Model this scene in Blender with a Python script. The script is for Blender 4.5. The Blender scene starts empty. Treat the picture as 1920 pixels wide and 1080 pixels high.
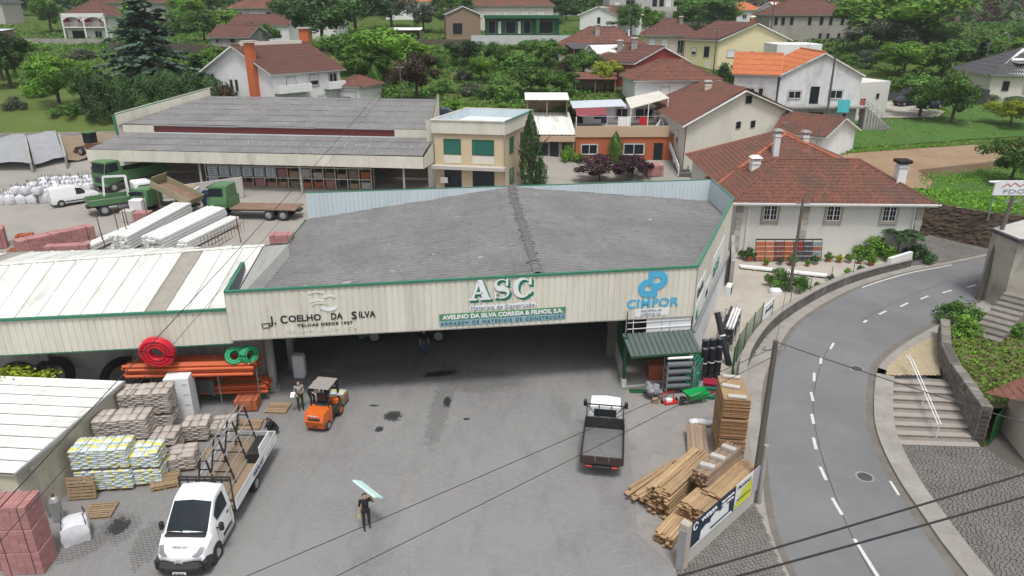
import bpy, bmesh, math, random
from math import radians as rad, sin, cos, pi, atan2, hypot
from mathutils import Vector, Matrix
V = Vector
SC = bpy.context.scene
COL = SC.collection
# ---------------------------------------------------------------- camera
cd = bpy.data.cameras.new('camera'); cam = bpy.data.objects.new('camera', cd); COL.objects.link(cam)
cam.location = (0, 0, 20.4)
cam.rotation_euler = (pi/2 - math.atan(525/1350), 0, 0)
cd.sensor_width = 36; cd.lens = 25.3125; cd.clip_start = .1; cd.clip_end = 6000
SC.camera = cam
# ---------------------------------------------------------------- sky and sun (bright overcast)
SUN_EL, SUN_AZ = rad(68), rad(168)      # azimuth clockwise from +Y
w = bpy.data.worlds.new('World'); SC.world = w; w.use_nodes = True
nt = w.node_tree; bg = nt.nodes['Background']
sky = nt.nodes.new('ShaderNodeTexSky'); sky.sky_type = 'NISHITA'; sky.sun_disc = False
sky.sun_elevation = SUN_EL; sky.sun_rotation = SUN_AZ; sky.air_density = 1.0; sky.dust_density = 4.0; sky.ozone_density = .6
hs = nt.nodes.new('ShaderNodeHueSaturation'); hs.inputs['Saturation'].default_value = .22; hs.inputs['Value'].default_value = 1.0
nt.links.new(sky.outputs[0], hs.inputs['Color']); nt.links.new(hs.outputs[0], bg.inputs[0])
bg.inputs[1].default_value = .108
sd = bpy.data.lights.new('sun', 'SUN'); sd.energy = 1.5; sd.angle = rad(12); sd.color = (1, .965, .92)
sun = bpy.data.objects.new('sun', sd); COL.objects.link(sun)
sun.rotation_euler = V((sin(SUN_AZ)*cos(SUN_EL), cos(SUN_AZ)*cos(SUN_EL), sin(SUN_EL))).to_track_quat('Z', 'Y').to_euler()
SC.view_settings.view_transform = 'Standard'; SC.view_settings.look = 'None'
SC.view_settings.exposure = 0.66; SC.view_settings.gamma = 1
SC.render.engine = 'CYCLES'
try:
    SC.cycles.max_bounces = 5; SC.cycles.diffuse_bounces = 3; SC.cycles.glossy_bounces = 2
    SC.cycles.transparent_max_bounces = 6; SC.cycles.use_denoising = True
except Exception: pass

# ---------------------------------------------------------------- helpers
def rnd(s): return random.Random(s)
class MB:
    """collects faces; build() links them as ONE mesh object"""
    def __init__(s): s.v = []; s.f = []; s.m = []; s.mi = 0
    def add(s, vs, fs):
        n = len(s.v); s.v += [tuple(v) for v in vs]; s.f += [tuple(i+n for i in f) for f in fs]; s.m += [s.mi]*len(fs); return s
    def box(s, x0, x1, y0, y1, z0, z1, M=None):
        vs = [V((x, y, z)) for z in (z0, z1) for y in (y0, y1) for x in (x0, x1)]
        if M: vs = [M @ v for v in vs]
        return s.add(vs, [(0, 2, 3, 1), (4, 5, 7, 6), (0, 1, 5, 4), (2, 6, 7, 3), (0, 4, 6, 2), (1, 3, 7, 5)])
    def cbox(s, x0, x1, y0, y1, z0, z1, b=.03, M=None):
        """box with chamfered edges"""
        bm = bmesh.new(); bmesh.ops.create_cube(bm, size=1)
        for v in bm.verts: v.co = V((x0+(v.co.x+.5)*(x1-x0), y0+(v.co.y+.5)*(y1-y0), z0+(v.co.z+.5)*(z1-z0)))
        bmesh.ops.bevel(bm, geom=bm.edges[:], offset=b, segments=1, affect='EDGES')
        return s.frombm(bm, M)
    def frombm(s, bm, M=None):
        bm.verts.index_update()
        vs = [(M @ v.co) if M else v.co.copy() for v in bm.verts]; fs = [[v.index for v in f.verts] for f in bm.faces]
        bm.free(); return s.add(vs, fs)
    def bar(s, a, b, w=.05, h=None):
        a, b = V(a), V(b); h = h or w; d = (b-a).normalized()
        u = d.cross(V((0, 0, 1)) if abs(d.z) < .95 else V((1, 0, 0))).normalized(); t = u.cross(d)
        vs = [p + u*i*w/2 + t*j*h/2 for p in (a, b) for i, j in ((-1, -1), (1, -1), (1, 1), (-1, 1))]
        return s.add(vs, [(3, 2, 1, 0), (4, 5, 6, 7), (0, 1, 5, 4), (1, 2, 6, 5), (2, 3, 7, 6), (3, 0, 4, 7)])
    def tube(s, pts, r, n=8, cap=True):
        pts = [V(p) for p in pts]; rs = r if isinstance(r, (list, tuple)) else [r]*len(pts); vs = []; fs = []
        for k, p in enumerate(pts):
            d = (pts[min(k+1, len(pts)-1)]-pts[max(k-1, 0)]).normalized()
            u = d.cross(V((0, 0, 1)) if abs(d.z) < .95 else V((1, 0, 0))).normalized(); t = u.cross(d)
            for i in range(n):
                a = 2*pi*i/n; vs.append(p+(u*cos(a)+t*sin(a))*rs[k])
        for k in range(len(pts)-1):
            for i in range(n):
                j = (i+1) % n; fs.append((k*n+j, k*n+i, (k+1)*n+i, (k+1)*n+j))
        if cap: fs += [tuple(range(n)), tuple(reversed(range((len(pts)-1)*n, len(pts)*n)))]
        return s.add(vs, fs)
    def cyl(s, c, r, h, n=16, r2=None, M=None):
        r2 = r if r2 is None else r2; vs = []
        for z, q in ((0, r), (h, r2)):
            for i in range(n): vs.append(V((c[0]+q*cos(2*pi*i/n), c[1]+q*sin(2*pi*i/n), c[2]+z)))
        if M: vs = [M @ v for v in vs]
        return s.add(vs, [(i, (i+1) % n, n+(i+1) % n, n+i) for i in range(n)]+[tuple(reversed(range(n))), tuple(range(n, 2*n))])
    def prism(s, poly, z0, z1):
        n = len(poly); vs = [(p[0], p[1], z0) for p in poly]+[(p[0], p[1], z1) for p in poly]
        return s.add(vs, [(i, (i+1) % n, n+(i+1) % n, n+i) for i in range(n)]+[tuple(reversed(range(n))), tuple(range(n, 2*n))])
    def xprism(s, prof, y0, y1, axis='y', inset=0):
        """profile in (x,z) extruded along y (or profile (y,z) along x)"""
        n = len(prof); vs = []
        for q in (y0, y1):
            for a, b in prof: vs.append((a, q, b) if axis == 'y' else (q, a, b))
        return s.add(vs, [(i, (i+1) % n, n+(i+1) % n, n+i) for i in range(n)]+[tuple(reversed(range(n))), tuple(range(n, 2*n))])
    def quad(s, *p): return s.add(p, [tuple(range(len(p)))])
    def sheet3(s, poly, t):
        """planar polygon with thickness t along its normal (downwards)"""
        P = [V(p) for p in poly]; nn = (P[1]-P[0]).cross(P[-1]-P[0]).normalized()
        n = len(P); vs = P+[p-nn*t for p in P]
        return s.add(vs, [tuple(range(n)), tuple(reversed(range(n, 2*n)))]+[(n+i, n+(i+1) % n, (i+1) % n, i) for i in range(n)])
    def ball(s, c, r, sub=2, sc=(1, 1, 1), jit=0, seed=0):
        bm = bmesh.new(); bmesh.ops.create_icosphere(bm, subdivisions=sub, radius=1); g = rnd(seed)
        for v in bm.verts:
            k = r*(1+g.uniform(-jit, jit)); v.co = V((c[0]+v.co.x*k*sc[0], c[1]+v.co.y*k*sc[1], c[2]+v.co.z*k*sc[2]))
        return s.frombm(bm)
    def wave(s, poly, period, amp, step=1e9, lift=0, ns=4, shape='sin', flat=.5, across=None):
        """ribbed or tiled sheet over a planar convex polygon; ribs run down the slope (or along 'across')"""
        P = [V(p) for p in poly]; nn = V((0, 0, 0))
        for i in range(len(P)): nn += (P[i]-P[0]).cross(P[(i+1) % len(P)]-P[0])
        nn.normalize()
        if nn.z < -1e-4: nn = -nn
        if across is None:
            d = V((0, 0, 1)); d = (d-nn*d.dot(nn))
            d = d.normalized() if d.length > 1e-4 else V((0, 1, 0))
        else: d = V(across).normalized()
        u = d.cross(nn).normalized(); o = P[0]; L = [((p-o).dot(u), (p-o).dot(d)) for p in P]
        umin, umax = min(a for a, b in L), max(a for a, b in L)
        def rng(q):
            lo, hi = 1e9, -1e9
            for (a, b), (c, e) in zip(L, L[1:]+L[:1]):
                if abs(c-a) < 1e-9:
                    if abs(q-a) < 1e-6: lo = min(lo, b, e); hi = max(hi, b, e)
                    continue
                t = (q-a)/(c-a)
                if -1e-6 <= t <= 1+1e-6: z = b+(e-b)*t; lo = min(lo, z); hi = max(hi, z)
            return lo, hi
        N = max(2, int((umax-umin)/period*ns)); us = [umin+(umax-umin)*i/N for i in range(N+1)]; R_ = [rng(q) for q in us]
        def hh(q):
            ph = (q/period) % 1
            if shape == 'sin': return amp*(.5+.5*cos(2*pi*ph))
            if shape == 'barrel': return amp*abs(sin(pi*ph))
            return amp if ph < flat*.8 else (0 if flat < ph < .9 else amp*.5)
        vmin = min(r[0] for r in R_ if r[0] < 1e8); vmax = max(r[1] for r in R_ if r[1] > -1e8)
        nr = max(1, int(math.ceil((vmax-vmin)/step-1e-6))); vs = []; fs = []
        for r in range(nr):
            v0 = vmin+r*step; v1 = min(vmax, v0+step); base = len(vs); ok = []
            for i, q in enumerate(us):
                lo, hi = R_[i]
                if lo > 1e8: lo = hi = v0
                a = min(max(lo, v0), v1); b = min(max(hi, v0), v1); h = hh(q)
                vs.append(o+u*q+d*a+nn*(h+lift)); vs.append(o+u*q+d*b+nn*h); ok.append(b-a > 1e-5)
            for i in range(N):
                if ok[i] or ok[i+1]: fs.append((base+2*i, base+2*i+1, base+2*i+3, base+2*i+2))
        return s.add(vs, [tuple(reversed(f)) for f in fs])
    def build(s, name, mat, parent=None, smooth=None, world=False, loc=None, kind=None):
        me = bpy.data.meshes.new(name); me.from_pydata([tuple(v) for v in s.v], [], s.f)
        for m in (mat if isinstance(mat, (list, tuple)) else [mat]): me.materials.append(m)
        if any(s.m): me.polygons.foreach_set('material_index', s.m)
        if smooth is not None:
            bm = bmesh.new(); bm.from_mesh(me)
            bmesh.ops.remove_doubles(bm, verts=bm.verts, dist=1e-4)
            for f in bm.faces: f.smooth = True
            for e in bm.edges: e.smooth = len(e.link_faces) == 2 and e.calc_face_angle(0) < rad(smooth)
            bm.to_mesh(me); bm.free()
        me.validate(); me.update()
        return link(name, me, parent, world, loc, kind)
ROOT = {}
def link(name, data, parent=None, world=False, loc=None, kind=None):
    o = bpy.data.objects.new(name, data); COL.objects.link(o)
    if parent:
        o.parent = parent
        if world: o.matrix_parent_inverse = ROOT[parent.name].inverted()
    if loc is not None: o.location = loc
    if kind: o['kind'] = kind
    return o
def thing(name, label, cat, loc=(0, 0, 0), rz=0, group=None):
    o = bpy.data.objects.new(name, None); COL.objects.link(o); o.location = loc; o.rotation_euler = (0, 0, rz)
    o['label'] = label; o['category'] = cat
    if group: o['group'] = group
    ROOT[o.name] = Matrix.Translation(V(loc)) @ Matrix.Rotation(rz, 4, 'Z')
    return o
def tag(o, label, cat, group=None):
    o['label'] = label; o['category'] = cat
    if group: o['group'] = group
    return o
def copytree(o, loc, rz, label=None, sc=None, parent=None):
    """a copy of a thing with copies of its parts and sub-parts (mesh data shared)"""
    n = o.copy(); COL.objects.link(n)
    if parent is None:
        n.location = loc; n.rotation_euler = (0, 0, rz)
        if sc: n.scale = sc if isinstance(sc, (tuple, list)) else (sc, sc, sc)
        if label: n['label'] = label
    else: n.parent = parent
    for ch in [c for c in bpy.data.objects if c.parent is o]: copytree(ch, None, None, parent=n)
    return n

# ---------------------------------------------------------------- terrain height
LP = [(44, 0), (62, 1.1), (76, 1.6), (86, 2.2), (91, 4.8), (96, 7.3), (103, 7.9), (125, 10), (142, 12.6), (160, 13.3), (175, 13.8), (200, 16.5), (260, 19), (400, 20), (900, 20)]
RP = [(44, 0), (58, .3), (75, 1), (84, 2.0), (90, 3), (95, 4.2), (103, 7.6), (112, 8.6), (120, 10), (131, 12.3), (150, 12.5), (170, 14.8), (190, 16.4), (260, 18), (400, 14), (900, 8)]
QP = [(44, 0), (58, .3), (70, .8), (80, 1.8), (95, 4), (101, 5.2), (120, 6), (140, 8.5), (160, 10.5), (195, 12.3), (235, 15.5), (300, 14), (400, 6), (900, 0)]
def pwl(t, pts):
    if t <= pts[0][0]: return pts[0][1]
    for (a, b), (d, e) in zip(pts, pts[1:]):
        if t <= d: return b+(e-b)*(t-a)/(d-a)
    return pts[-1][1]
def gz(X, Y):
    a, b, t = (LP, RP, (X+8)/26) if X < 18 else (RP, QP, (X-18)/30)
    t = min(1, max(0, t)); t = t*t*(3-2*t)
    return pwl(Y, a)*(1-t)+pwl(Y, b)*t

# ---------------------------------------------------------------- materials
def N(nt, t, **k):
    n = nt.nodes.new('ShaderNode'+t)
    for a, b in k.items():
        if a.startswith('i_'):
            key = a[2:]; n.inputs[int(key) if key.isdigit() else key.replace('_', ' ')].default_value = b
        else: setattr(n, a, b)
    return n
def newmat(name):
    m = bpy.data.materials.new(name); m.use_nodes = True
    return m, m.node_tree, m.node_tree.nodes['Principled BSDF']
def c4(c): return (c[0], c[1], c[2], 1)
def mix(nt, fac, a, b, mode='MIX'):
    n = N(nt, 'Mix', data_type='RGBA', blend_type=mode)
    for s, v in ((n.inputs[0], fac), (n.inputs[6], a), (n.inputs[7], b)):
        if hasattr(v, 'links'): nt.links.new(v, s)
        elif isinstance(v, (int, float)): s.default_value = v
        else: s.default_value = c4(v)
    return n.outputs[2]
def ramp(nt, src, a, b, lo=0., hi=1.):
    n = N(nt, 'MapRange', i_1=a, i_2=b, i_3=lo, i_4=hi); nt.links.new(src, n.inputs[0]); return n.outputs[0]
def noise(nt, scale, detail=4, rough=.6, stretch=None, src='Object', rot=None):
    tc = N(nt, 'TexCoord'); o = tc.outputs[src]
    if src == 'Object' and False: pass
    if stretch or rot:
        mp = N(nt, 'Mapping'); mp.inputs['Scale'].default_value = stretch or (1, 1, 1)
        if rot: mp.inputs['Rotation'].default_value = rot
        nt.links.new(o, mp.inputs[0]); o = mp.outputs[0]
    n = N(nt, 'TexNoise', i_Scale=scale, i_Detail=detail, i_Roughness=rough); nt.links.new(o, n.inputs['Vector']); return n.outputs[0]
def bumpit(nt, bs, src, strength=.3, dist=.02):
    b = N(nt, 'Bump', i_Strength=strength, i_Distance=dist); nt.links.new(src, b.inputs['Height']); nt.links.new(b.outputs[0], bs.inputs['Normal']); return b
MC = {}
def mat(name, c, r=.6, c2=None, scale=1.5, var=.5, metal=0, bump=0, bscale=30, stretch=None, spec=.4, dirt=None, dscale=.6, damt=.5, dstretch=None, emis=None, rnd_=0):
    if name in MC: return MC[name]
    m, nt, bs = newmat(name); bs.inputs['Roughness'].default_value = r; bs.inputs['Metallic'].default_value = metal
    bs.inputs['Specular IOR Level'].default_value = spec
    c2 = c2 or tuple(x*.72 for x in c)
    f = ramp(nt, noise(nt, scale, 5, .65, stretch), .5-.25/max(var, .05), .5+.25/max(var, .05)) if False else ramp(nt, noise(nt, scale, 5, .65, stretch), .3, .72)
    f2 = N(nt, 'Math', operation='MULTIPLY', i_1=var); nt.links.new(f, f2.inputs[0])
    col = mix(nt, f2.outputs[0], c, c2)
    if dirt:
        d = ramp(nt, noise(nt, dscale, 6, .7, dstretch), .48, .75, 0, damt); col = mix(nt, d, col, dirt)
    if rnd_:
        oi = N(nt, 'ObjectInfo'); h = N(nt, 'HueSaturation'); nt.links.new(ramp(nt, oi.outputs['Random'], 0, 1, 1-rnd_, 1+rnd_), h.inputs['Value']); nt.links.new(col, h.inputs['Color']); col = h.outputs[0]
    nt.links.new(col, bs.inputs['Base Color'])
    if bump: bumpit(nt, bs, noise(nt, bscale, 4, .6, stretch), bump, .02)
    MC[name] = m; return m
def leafmat(name, c, c2, trans=.25):
    if name in MC: return MC[name]
    m, nt, bs = newmat(name); bs.inputs['Roughness'].default_value = .62; bs.inputs['Specular IOR Level'].default_value = .25
    oi = N(nt, 'ObjectInfo'); f = ramp(nt, noise(nt, 1.3, 3, .7), .32, .68); col = mix(nt, f, c, c2)
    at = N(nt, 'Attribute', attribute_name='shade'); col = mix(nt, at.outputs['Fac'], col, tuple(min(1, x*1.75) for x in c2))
    h = N(nt, 'HueSaturation'); nt.links.new(ramp(nt, oi.outputs['Random'], 0, 1, .8, 1.2), h.inputs['Value']); nt.links.new(col, h.inputs['Color'])
    nt.links.new(h.outputs[0], bs.inputs['Base Color'])
    tr = N(nt, 'BsdfTranslucent'); nt.links.new(h.outputs[0], tr.inputs[0]); ms = N(nt, 'MixShader', i_0=trans)
    nt.links.new(bs.outputs[0], ms.inputs[1]); nt.links.new(tr.outputs[0], ms.inputs[2]); nt.links.new(ms.outputs[0], nt.nodes['Material Output'].inputs[0])
    MC[name] = m; return m
def tilemat(name, c, c2, lichen=(.12, .1, .08), damt=.55):
    """clay roof tiles: colour changes tile by tile, dark lichen in drifts"""
    if name in MC: return MC[name]
    m, nt, bs = newmat(name); bs.inputs['Roughness'].default_value = .85; bs.inputs['Specular IOR Level'].default_value = .2
    col = mix(nt, ramp(nt, noise(nt, 3.2, 2, .5), .35, .65), c, c2)
    col = mix(nt, ramp(nt, noise(nt, .45, 6, .75), .42, .68, 0, damt), col, lichen)
    col = mix(nt, ramp(nt, noise(nt, 7, 3, .8), .6, .78, 0, .45), col, (.34, .27, .22))
    nt.links.new(col, bs.inputs['Base Color']); MC[name] = m; return m

M_ = {}
M_['white'] = mat('white_paint', (.74, .75, .74), .5, (.6, .61, .6), 2, .5)
M_['whitewall'] = mat('white_render', (.72, .73, .73), .8, (.6, .61, .61), .7, .6, dirt=(.34, .34, .33), dscale=.35, damt=.35, dstretch=(1, 1, .35))
M_['stainwall'] = mat('stained_white_render', (.66, .68, .69), .85, (.5, .52, .53), .6, .7, dirt=(.17, .17, .17), dscale=.5, damt=.8, dstretch=(1, 1, .3))
M_['cream'] = mat('cream_render', (.64, .61, .54), .85, (.56, .53, .47), .8, .5, dirt=(.3, .28, .24), dscale=.4, damt=.25, dstretch=(1, 1, .4))
M_['palewall'] = mat('pale_grey_render', (.62, .61, .58), .85, (.54, .53, .5), .5, .5, dirt=(.34, .33, .31), dscale=.5, damt=.25, dstretch=(1, 1, .4))
M_['yellow'] = mat('pale_yellow_render', (.7, .63, .4), .85, (.62, .55, .35), .8, .5)
M_['pink'] = mat('pinkish_render', (.55, .47, .41), .85, (.46, .4, .35), .8, .5)
M_['redwall'] = mat('red_render', (.36, .075, .07), .85, (.3, .06, .06), .8, .5, dirt=(.2, .06, .05), damt=.4)
M_['greystone'] = mat('old_grey_render', (.36, .34, .3), .9, (.26, .25, .22), .7, .7, dirt=(.15, .14, .13), damt=.6, dstretch=(1, 1, .35))
M_['concrete'] = mat('weathered_concrete', (.36, .35, .33), .9, (.24, .23, .22), .9, .7, bump=.3, dirt=(.1, .1, .095), damt=.7, dstretch=(1, 1, .35))
M_['lightconc'] = mat('light_concrete', (.47, .45, .42), .9, (.36, .34, .32), .8, .6, bump=.25, bscale=40)
M_['granite'] = mat('granite_stone', (.36, .33, .29), .85, (.26, .23, .2), 4, .7, bump=.3, rnd_=.22)
M_['stone'] = mat('dark_field_stone', (.15, .125, .1), .95, (.07, .06, .05), 2, .8, bump=.6, bscale=8, rnd_=.35)
M_['tile'] = tilemat('clay_tiles', (.215, .085, .06), (.125, .058, .044), (.085, .066, .055), .8)
M_['tile_or'] = tilemat('bright_clay_tiles', (.46, .15, .075), (.34, .11, .06), (.22, .1, .07), .35)
M_['tile_br'] = tilemat('brown_clay_tiles', (.15, .07, .055), (.105, .052, .042), (.075, .05, .042), .5)
M_['tile_new'] = tilemat('smooth_orange_tiles', (.5, .17, .07), (.42, .13, .06), (.3, .12, .07), .2)
M_['slate'] = mat('dark_slate_tiles', (.07, .07, .075), .7, (.045, .045, .05), 2, .6)
M_['panel'] = mat('cream_ribbed_steel', (.64, .62, .54), .55, (.56, .54, .47), 1.2, .5, dirt=(.24, .21, .16), dscale=.9, damt=.34, dstretch=(1.0, 1.0, .12), rnd_=.05)
M_['panelin'] = mat('pale_blue_steel_back', (.52, .6, .64), .55, (.45, .53, .57), 1.2, .4, rnd_=.04)
M_['panelshade'] = mat('shaded_steel_back', (.16, .17, .19), .6, (.11, .115, .13), 1.2, .4)  # inner face of the fascia return, its shade put into the colour
M_['roofwhite'] = mat('white_roof_sheet', (.74, .75, .71), .5, (.6, .6, .56), .6, .6, dirt=(.27, .25, .21), dscale=.7, damt=.6, dstretch=(2.2, .22, 1), rnd_=.05)
M_['rooflight'] = mat('dirty_translucent_rooflight', (.33, .31, .27), .6, (.24, .22, .19), 1.5, .8)
M_['green'] = mat('green_trim_paint', (.035, .17, .1), .45, (.06, .22, .14), 1.2, .6)
M_['dkgreen'] = mat('dark_green_paint', (.015, .085, .03), .45, (.02, .1, .04), 1, .5)
M_['glass'] = mat('dark_window_glass', (.014, .02, .026), .1, (.026, .034, .04), .8, .5, spec=.28)
M_['glassgreen'] = mat('green_curtained_glass', (.035, .16, .13), .15, (.02, .09, .075), 3, .8, stretch=(4, 4, .4), spec=.5)
M_['pvc'] = mat('white_window_frame', (.72, .72, .72), .4, (.66, .66, .66), 2, .3)
M_['shutter'] = mat('white_roller_shutter', (.66, .66, .65), .6, (.58, .58, .57), 9, .5, stretch=(.2, .2, 6))
M_['black'] = mat('black_plastic', (.018, .018, .02), .45, (.03, .03, .032), 3, .5)
M_['rubber'] = mat('tyre_rubber', (.025, .025, .026), .85, (.045, .044, .042), 4, .6)
M_['steel'] = mat('galvanised_steel', (.42, .43, .44), .4, (.3, .31, .32), 4, .6, metal=.5)
M_['rust'] = mat('rusty_steel', (.16, .08, .05), .85, (.09, .05, .035), 3, .8)
M_['wood'] = mat('sawn_timber', (.43, .3, .17), .8, (.29, .19, .1), 2.2, .8, stretch=(1, 5, 5), dirt=(.13, .09, .06), damt=.4, rnd_=.2)
M_['woodgrey'] = mat('grey_weathered_timber', (.3, .22, .16), .85, (.19, .14, .1), 2.2, .8, stretch=(1, 5, 5), rnd_=.2)
M_['woodend'] = mat('sawn_timber_ends', (.26, .12, .045), .9, (.1, .045, .02), 12, .9, rnd_=.25)
M_['pallet'] = mat('pallet_wood', (.35, .25, .15), .85, (.22, .155, .095), 3, .8, rnd_=.2)
M_['polewood'] = mat('old_pole', (.13, .115, .1), .9, (.085, .075, .065), 3, .8, stretch=(4, 4, .4))
M_['orange'] = mat('orange_pipe', (.5, .1, .03), .45, (.42, .08, .025), 2, .5)
M_['redpipe'] = mat('red_corrugated_pipe', (.55, .012, .03), .45, (.42, .01, .022), 3, .4)
M_['greenpipe'] = mat('green_corrugated_pipe', (.02, .3, .13), .45, (.015, .22, .1), 3, .4)
M_['blackpipe'] = mat('black_pipe', (.014, .016, .02), .4, (.025, .027, .032), 3, .5)
M_['brickpink'] = mat('pinkish_hollow_brick', (.4, .2, .19), .9, (.31, .15, .145), 3, .7, rnd_=.12)
M_['brickred'] = mat('orange_brick', (.42, .13, .06), .9, (.33, .1, .05), 3, .7, rnd_=.15)
M_['bagwhite'] = mat('white_woven_bag', (.66, .66, .69), .75, (.52, .52, .55), 3, .6, rnd_=.06)
M_['bagpaper'] = mat('grey_paper_sack', (.43, .38, .34), .85, (.33, .29, .26), 3, .7, rnd_=.1)
M_['leafA'] = leafmat('leaves_mid_green', (.04, .095, .02), (.085, .175, .034))
M_['leafB'] = leafmat('leaves_bright_green', (.075, .165, .02), (.13, .26, .03))
M_['leafC'] = leafmat('leaves_dark_green', (.022, .055, .018), (.045, .1, .028))
M_['leafD'] = leafmat('leaves_olive_grey', (.055, .07, .045), (.1, .12, .08))
M_['leafE'] = leafmat('leaves_purple', (.028, .014, .018), (.055, .026, .032))
M_['leafF'] = leafmat('leaves_yellow_green', (.14, .19, .015), (.26, .31, .03))
M_['leafG'] = leafmat('needles_blue_green', (.05, .09, .062), (.09, .15, .105))
M_['leafH'] = leafmat('leaves_bronze', (.045, .032, .02), (.08, .055, .035))
M_['bark'] = mat('bark', (.09, .07, .055), .95, (.05, .04, .03), 4, .8, stretch=(3, 3, .5))
M_['skin'] = mat('skin', (.42, .25, .18), .6, (.36, .21, .15), 3, .4)
M_['hair'] = mat('dark_hair', (.02, .016, .013), .7)
M_['truckgreen'] = mat('truck_green_paint', (.085, .2, .085), .4, (.065, .15, .065), 1.5, .6, dirt=(.13, .12, .09), damt=.45)
M_['bodywhite'] = mat('white_car_paint', (.75, .77, .78), .25, (.7, .72, .73), 1, .3, spec=.5)
M_['redplastic'] = mat('red_plastic', (.5, .02, .02), .4)
M_['gravel'] = mat('grey_gravel', (.3, .31, .325), .95, (.22, .23, .245), 1.2, .7, bump=.8, bscale=25)
M_['sand'] = mat('brown_sand', (.24, .19, .14), .95, (.18, .135, .095), .8, .7, bump=.8, bscale=12)
def text(parent, s, size, M, mat_, name='lettering', ext=.01, off=0, spacing=1, wordsp=1, sx=1, align='LEFT', shear=0, fit=None):
    cu = bpy.data.curves.new(name, 'FONT'); cu.body = s; cu.size = size; cu.extrude = ext; cu.offset = off; cu.space_character = spacing; cu.space_word = wordsp
    cu.align_x = align; cu.shear = shear; cu.resolution_u = 3
    t = bpy.data.objects.new(name, cu); COL.objects.link(t); bpy.context.view_layer.update()
    me = bpy.data.meshes.new_from_object(t.evaluated_get(bpy.context.evaluated_depsgraph_get())); bpy.data.objects.remove(t)
    me.materials.clear(); me.materials.append(mat_); xs = [v.co.x for v in me.vertices]
    if fit: sx = fit/max(.01, max(xs)-min(xs))
    o = link(name, me, parent)
    if parent: o.matrix_parent_inverse = ROOT[parent.name].inverted()
    o.matrix_basis = M @ Matrix.Diagonal((sx, 1, 1, 1)); return o
def face_matrix(p, xdir, up=(0, 0, 1)):
    x = V(xdir).normalized(); z = x.cross(V(up)).normalized(); y = z.cross(x).normalized()
    m = Matrix((x, y, z)).transposed().to_4x4(); m.translation = V(p); return m
# ================================================================ GROUND
XL = [-900, -500, -300, -200, -140, -110, -80, -60, -40, -24, -8, -4, 0, 4, 8, 12, 16, 18, 20, 25, 30, 35, 40, 44, 48, 60, 80, 110, 150, 220, 320, 450, 900]
YL = [-60, 0, 20, 30, 44, 50, 58, 62, 70, 75, 76, 80, 84, 86, 88, 90, 91, 95, 96, 101, 103, 112, 120, 125, 131, 140, 142, 150, 160, 170, 175, 190, 195, 200, 230, 235, 260, 300, 330, 400, 600, 900, 1600]
def ground_material():
    m, nt, bs = newmat('meadow_and_earth'); bs.inputs['Roughness'].default_value = .95; bs.inputs['Specular IOR Level'].default_value = .1
    col = mix(nt, ramp(nt, noise(nt, .12, 6, .7), .4, .62), (.07, .12, .022), (.105, .15, .035))
    col = mix(nt, ramp(nt, noise(nt, 1.1, 6, .8), .42, .66), col, (.035, .07, .016))
    col = mix(nt, ramp(nt, noise(nt, .045, 5, .65), .55, .68, 0, .55), col, (.17, .13, .075))
    nt.links.new(col, bs.inputs['Base Color']); bumpit(nt, bs, noise(nt, 3, 6, .75), .8, .15); return m
mb = MB(); nx = len(XL); r_ = rnd(5)
for y in YL:
    for x in XL:
        z = gz(x, y)-.07
        if x >= 16 and y <= 30: z = -1.7
        if y > 400: z = gz(x, 400)-(y-400)*.004
        mb.v.append((x, y, z))
for j in range(len(YL)-1):
    for i in range(nx-1): mb.f.append((j*nx+i, j*nx+i+1, (j+1)*nx+i+1, (j+1)*nx+i)); mb.m.append(0)
mb.build('ground', ground_material(), kind='structure')
def drape(name, poly, off, m, kind='structure', xs=XL, ys=YL, z0=None, parent=None):
    bm = bmesh.new(); f = bm.faces.new([bm.verts.new((p[0], p[1], 0)) for p in poly])
    if f.normal.z < 0 or sum(a[0]*b[1]-b[0]*a[1] for a, b in zip(poly, poly[1:]+poly[:1])) < 0: bmesh.ops.reverse_faces(bm, faces=[f])
    bmesh.ops.triangulate(bm, faces=bm.faces[:])
    x0, x1 = min(p[0] for p in poly), max(p[0] for p in poly); y0, y1 = min(p[1] for p in poly), max(p[1] for p in poly)
    for x in xs:
        if x0 < x < x1: bmesh.ops.bisect_plane(bm, geom=bm.verts[:]+bm.edges[:]+bm.faces[:], plane_co=(x, 0, 0), plane_no=(1, 0, 0))
    for y in ys:
        if y0 < y < y1: bmesh.ops.bisect_plane(bm, geom=bm.verts[:]+bm.edges[:]+bm.faces[:], plane_co=(0, y, 0), plane_no=(0, 1, 0))
    for v in bm.verts: v.co.z = (gz(v.co.x, v.co.y) if z0 is None else z0)+off
    return MB().frombm(bm).build(name, m, kind=kind, parent=parent)
def stainmask(nt, spots, rough=.35, scale=2.2):
    """irregular patches round given points (x, y, rx, ry, rot)"""
    g = N(nt, 'NewGeometry'); out = None
    for x, y, rx, ry, ro in spots:
        mp = N(nt, 'Mapping', vector_type='TEXTURE'); mp.inputs['Location'].default_value = (x, y, 0); mp.inputs['Rotation'].default_value = (0, 0, ro); mp.inputs['Scale'].default_value = (rx, ry, 50)
        nt.links.new(g.outputs['Position'], mp.inputs[0]); ln = N(nt, 'VectorMath', operation='LENGTH'); nt.links.new(mp.outputs[0], ln.inputs[0])
        v = ramp(nt, ln.outputs['Value'], 0, 1, 1, 0)
        if out is None: out = v
        else:
            mx = N(nt, 'Math', operation='MAXIMUM'); nt.links.new(out, mx.inputs[0]); nt.links.new(v, mx.inputs[1]); out = mx.outputs[0]
    n = ramp(nt, noise(nt, scale, 5, .7), .2, .8, -rough, rough); ad = N(nt, 'Math', operation='ADD'); nt.links.new(out, ad.inputs[0]); nt.links.new(n, ad.inputs[1])
    return ramp(nt, ad.outputs[0], .3, .48)
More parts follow.
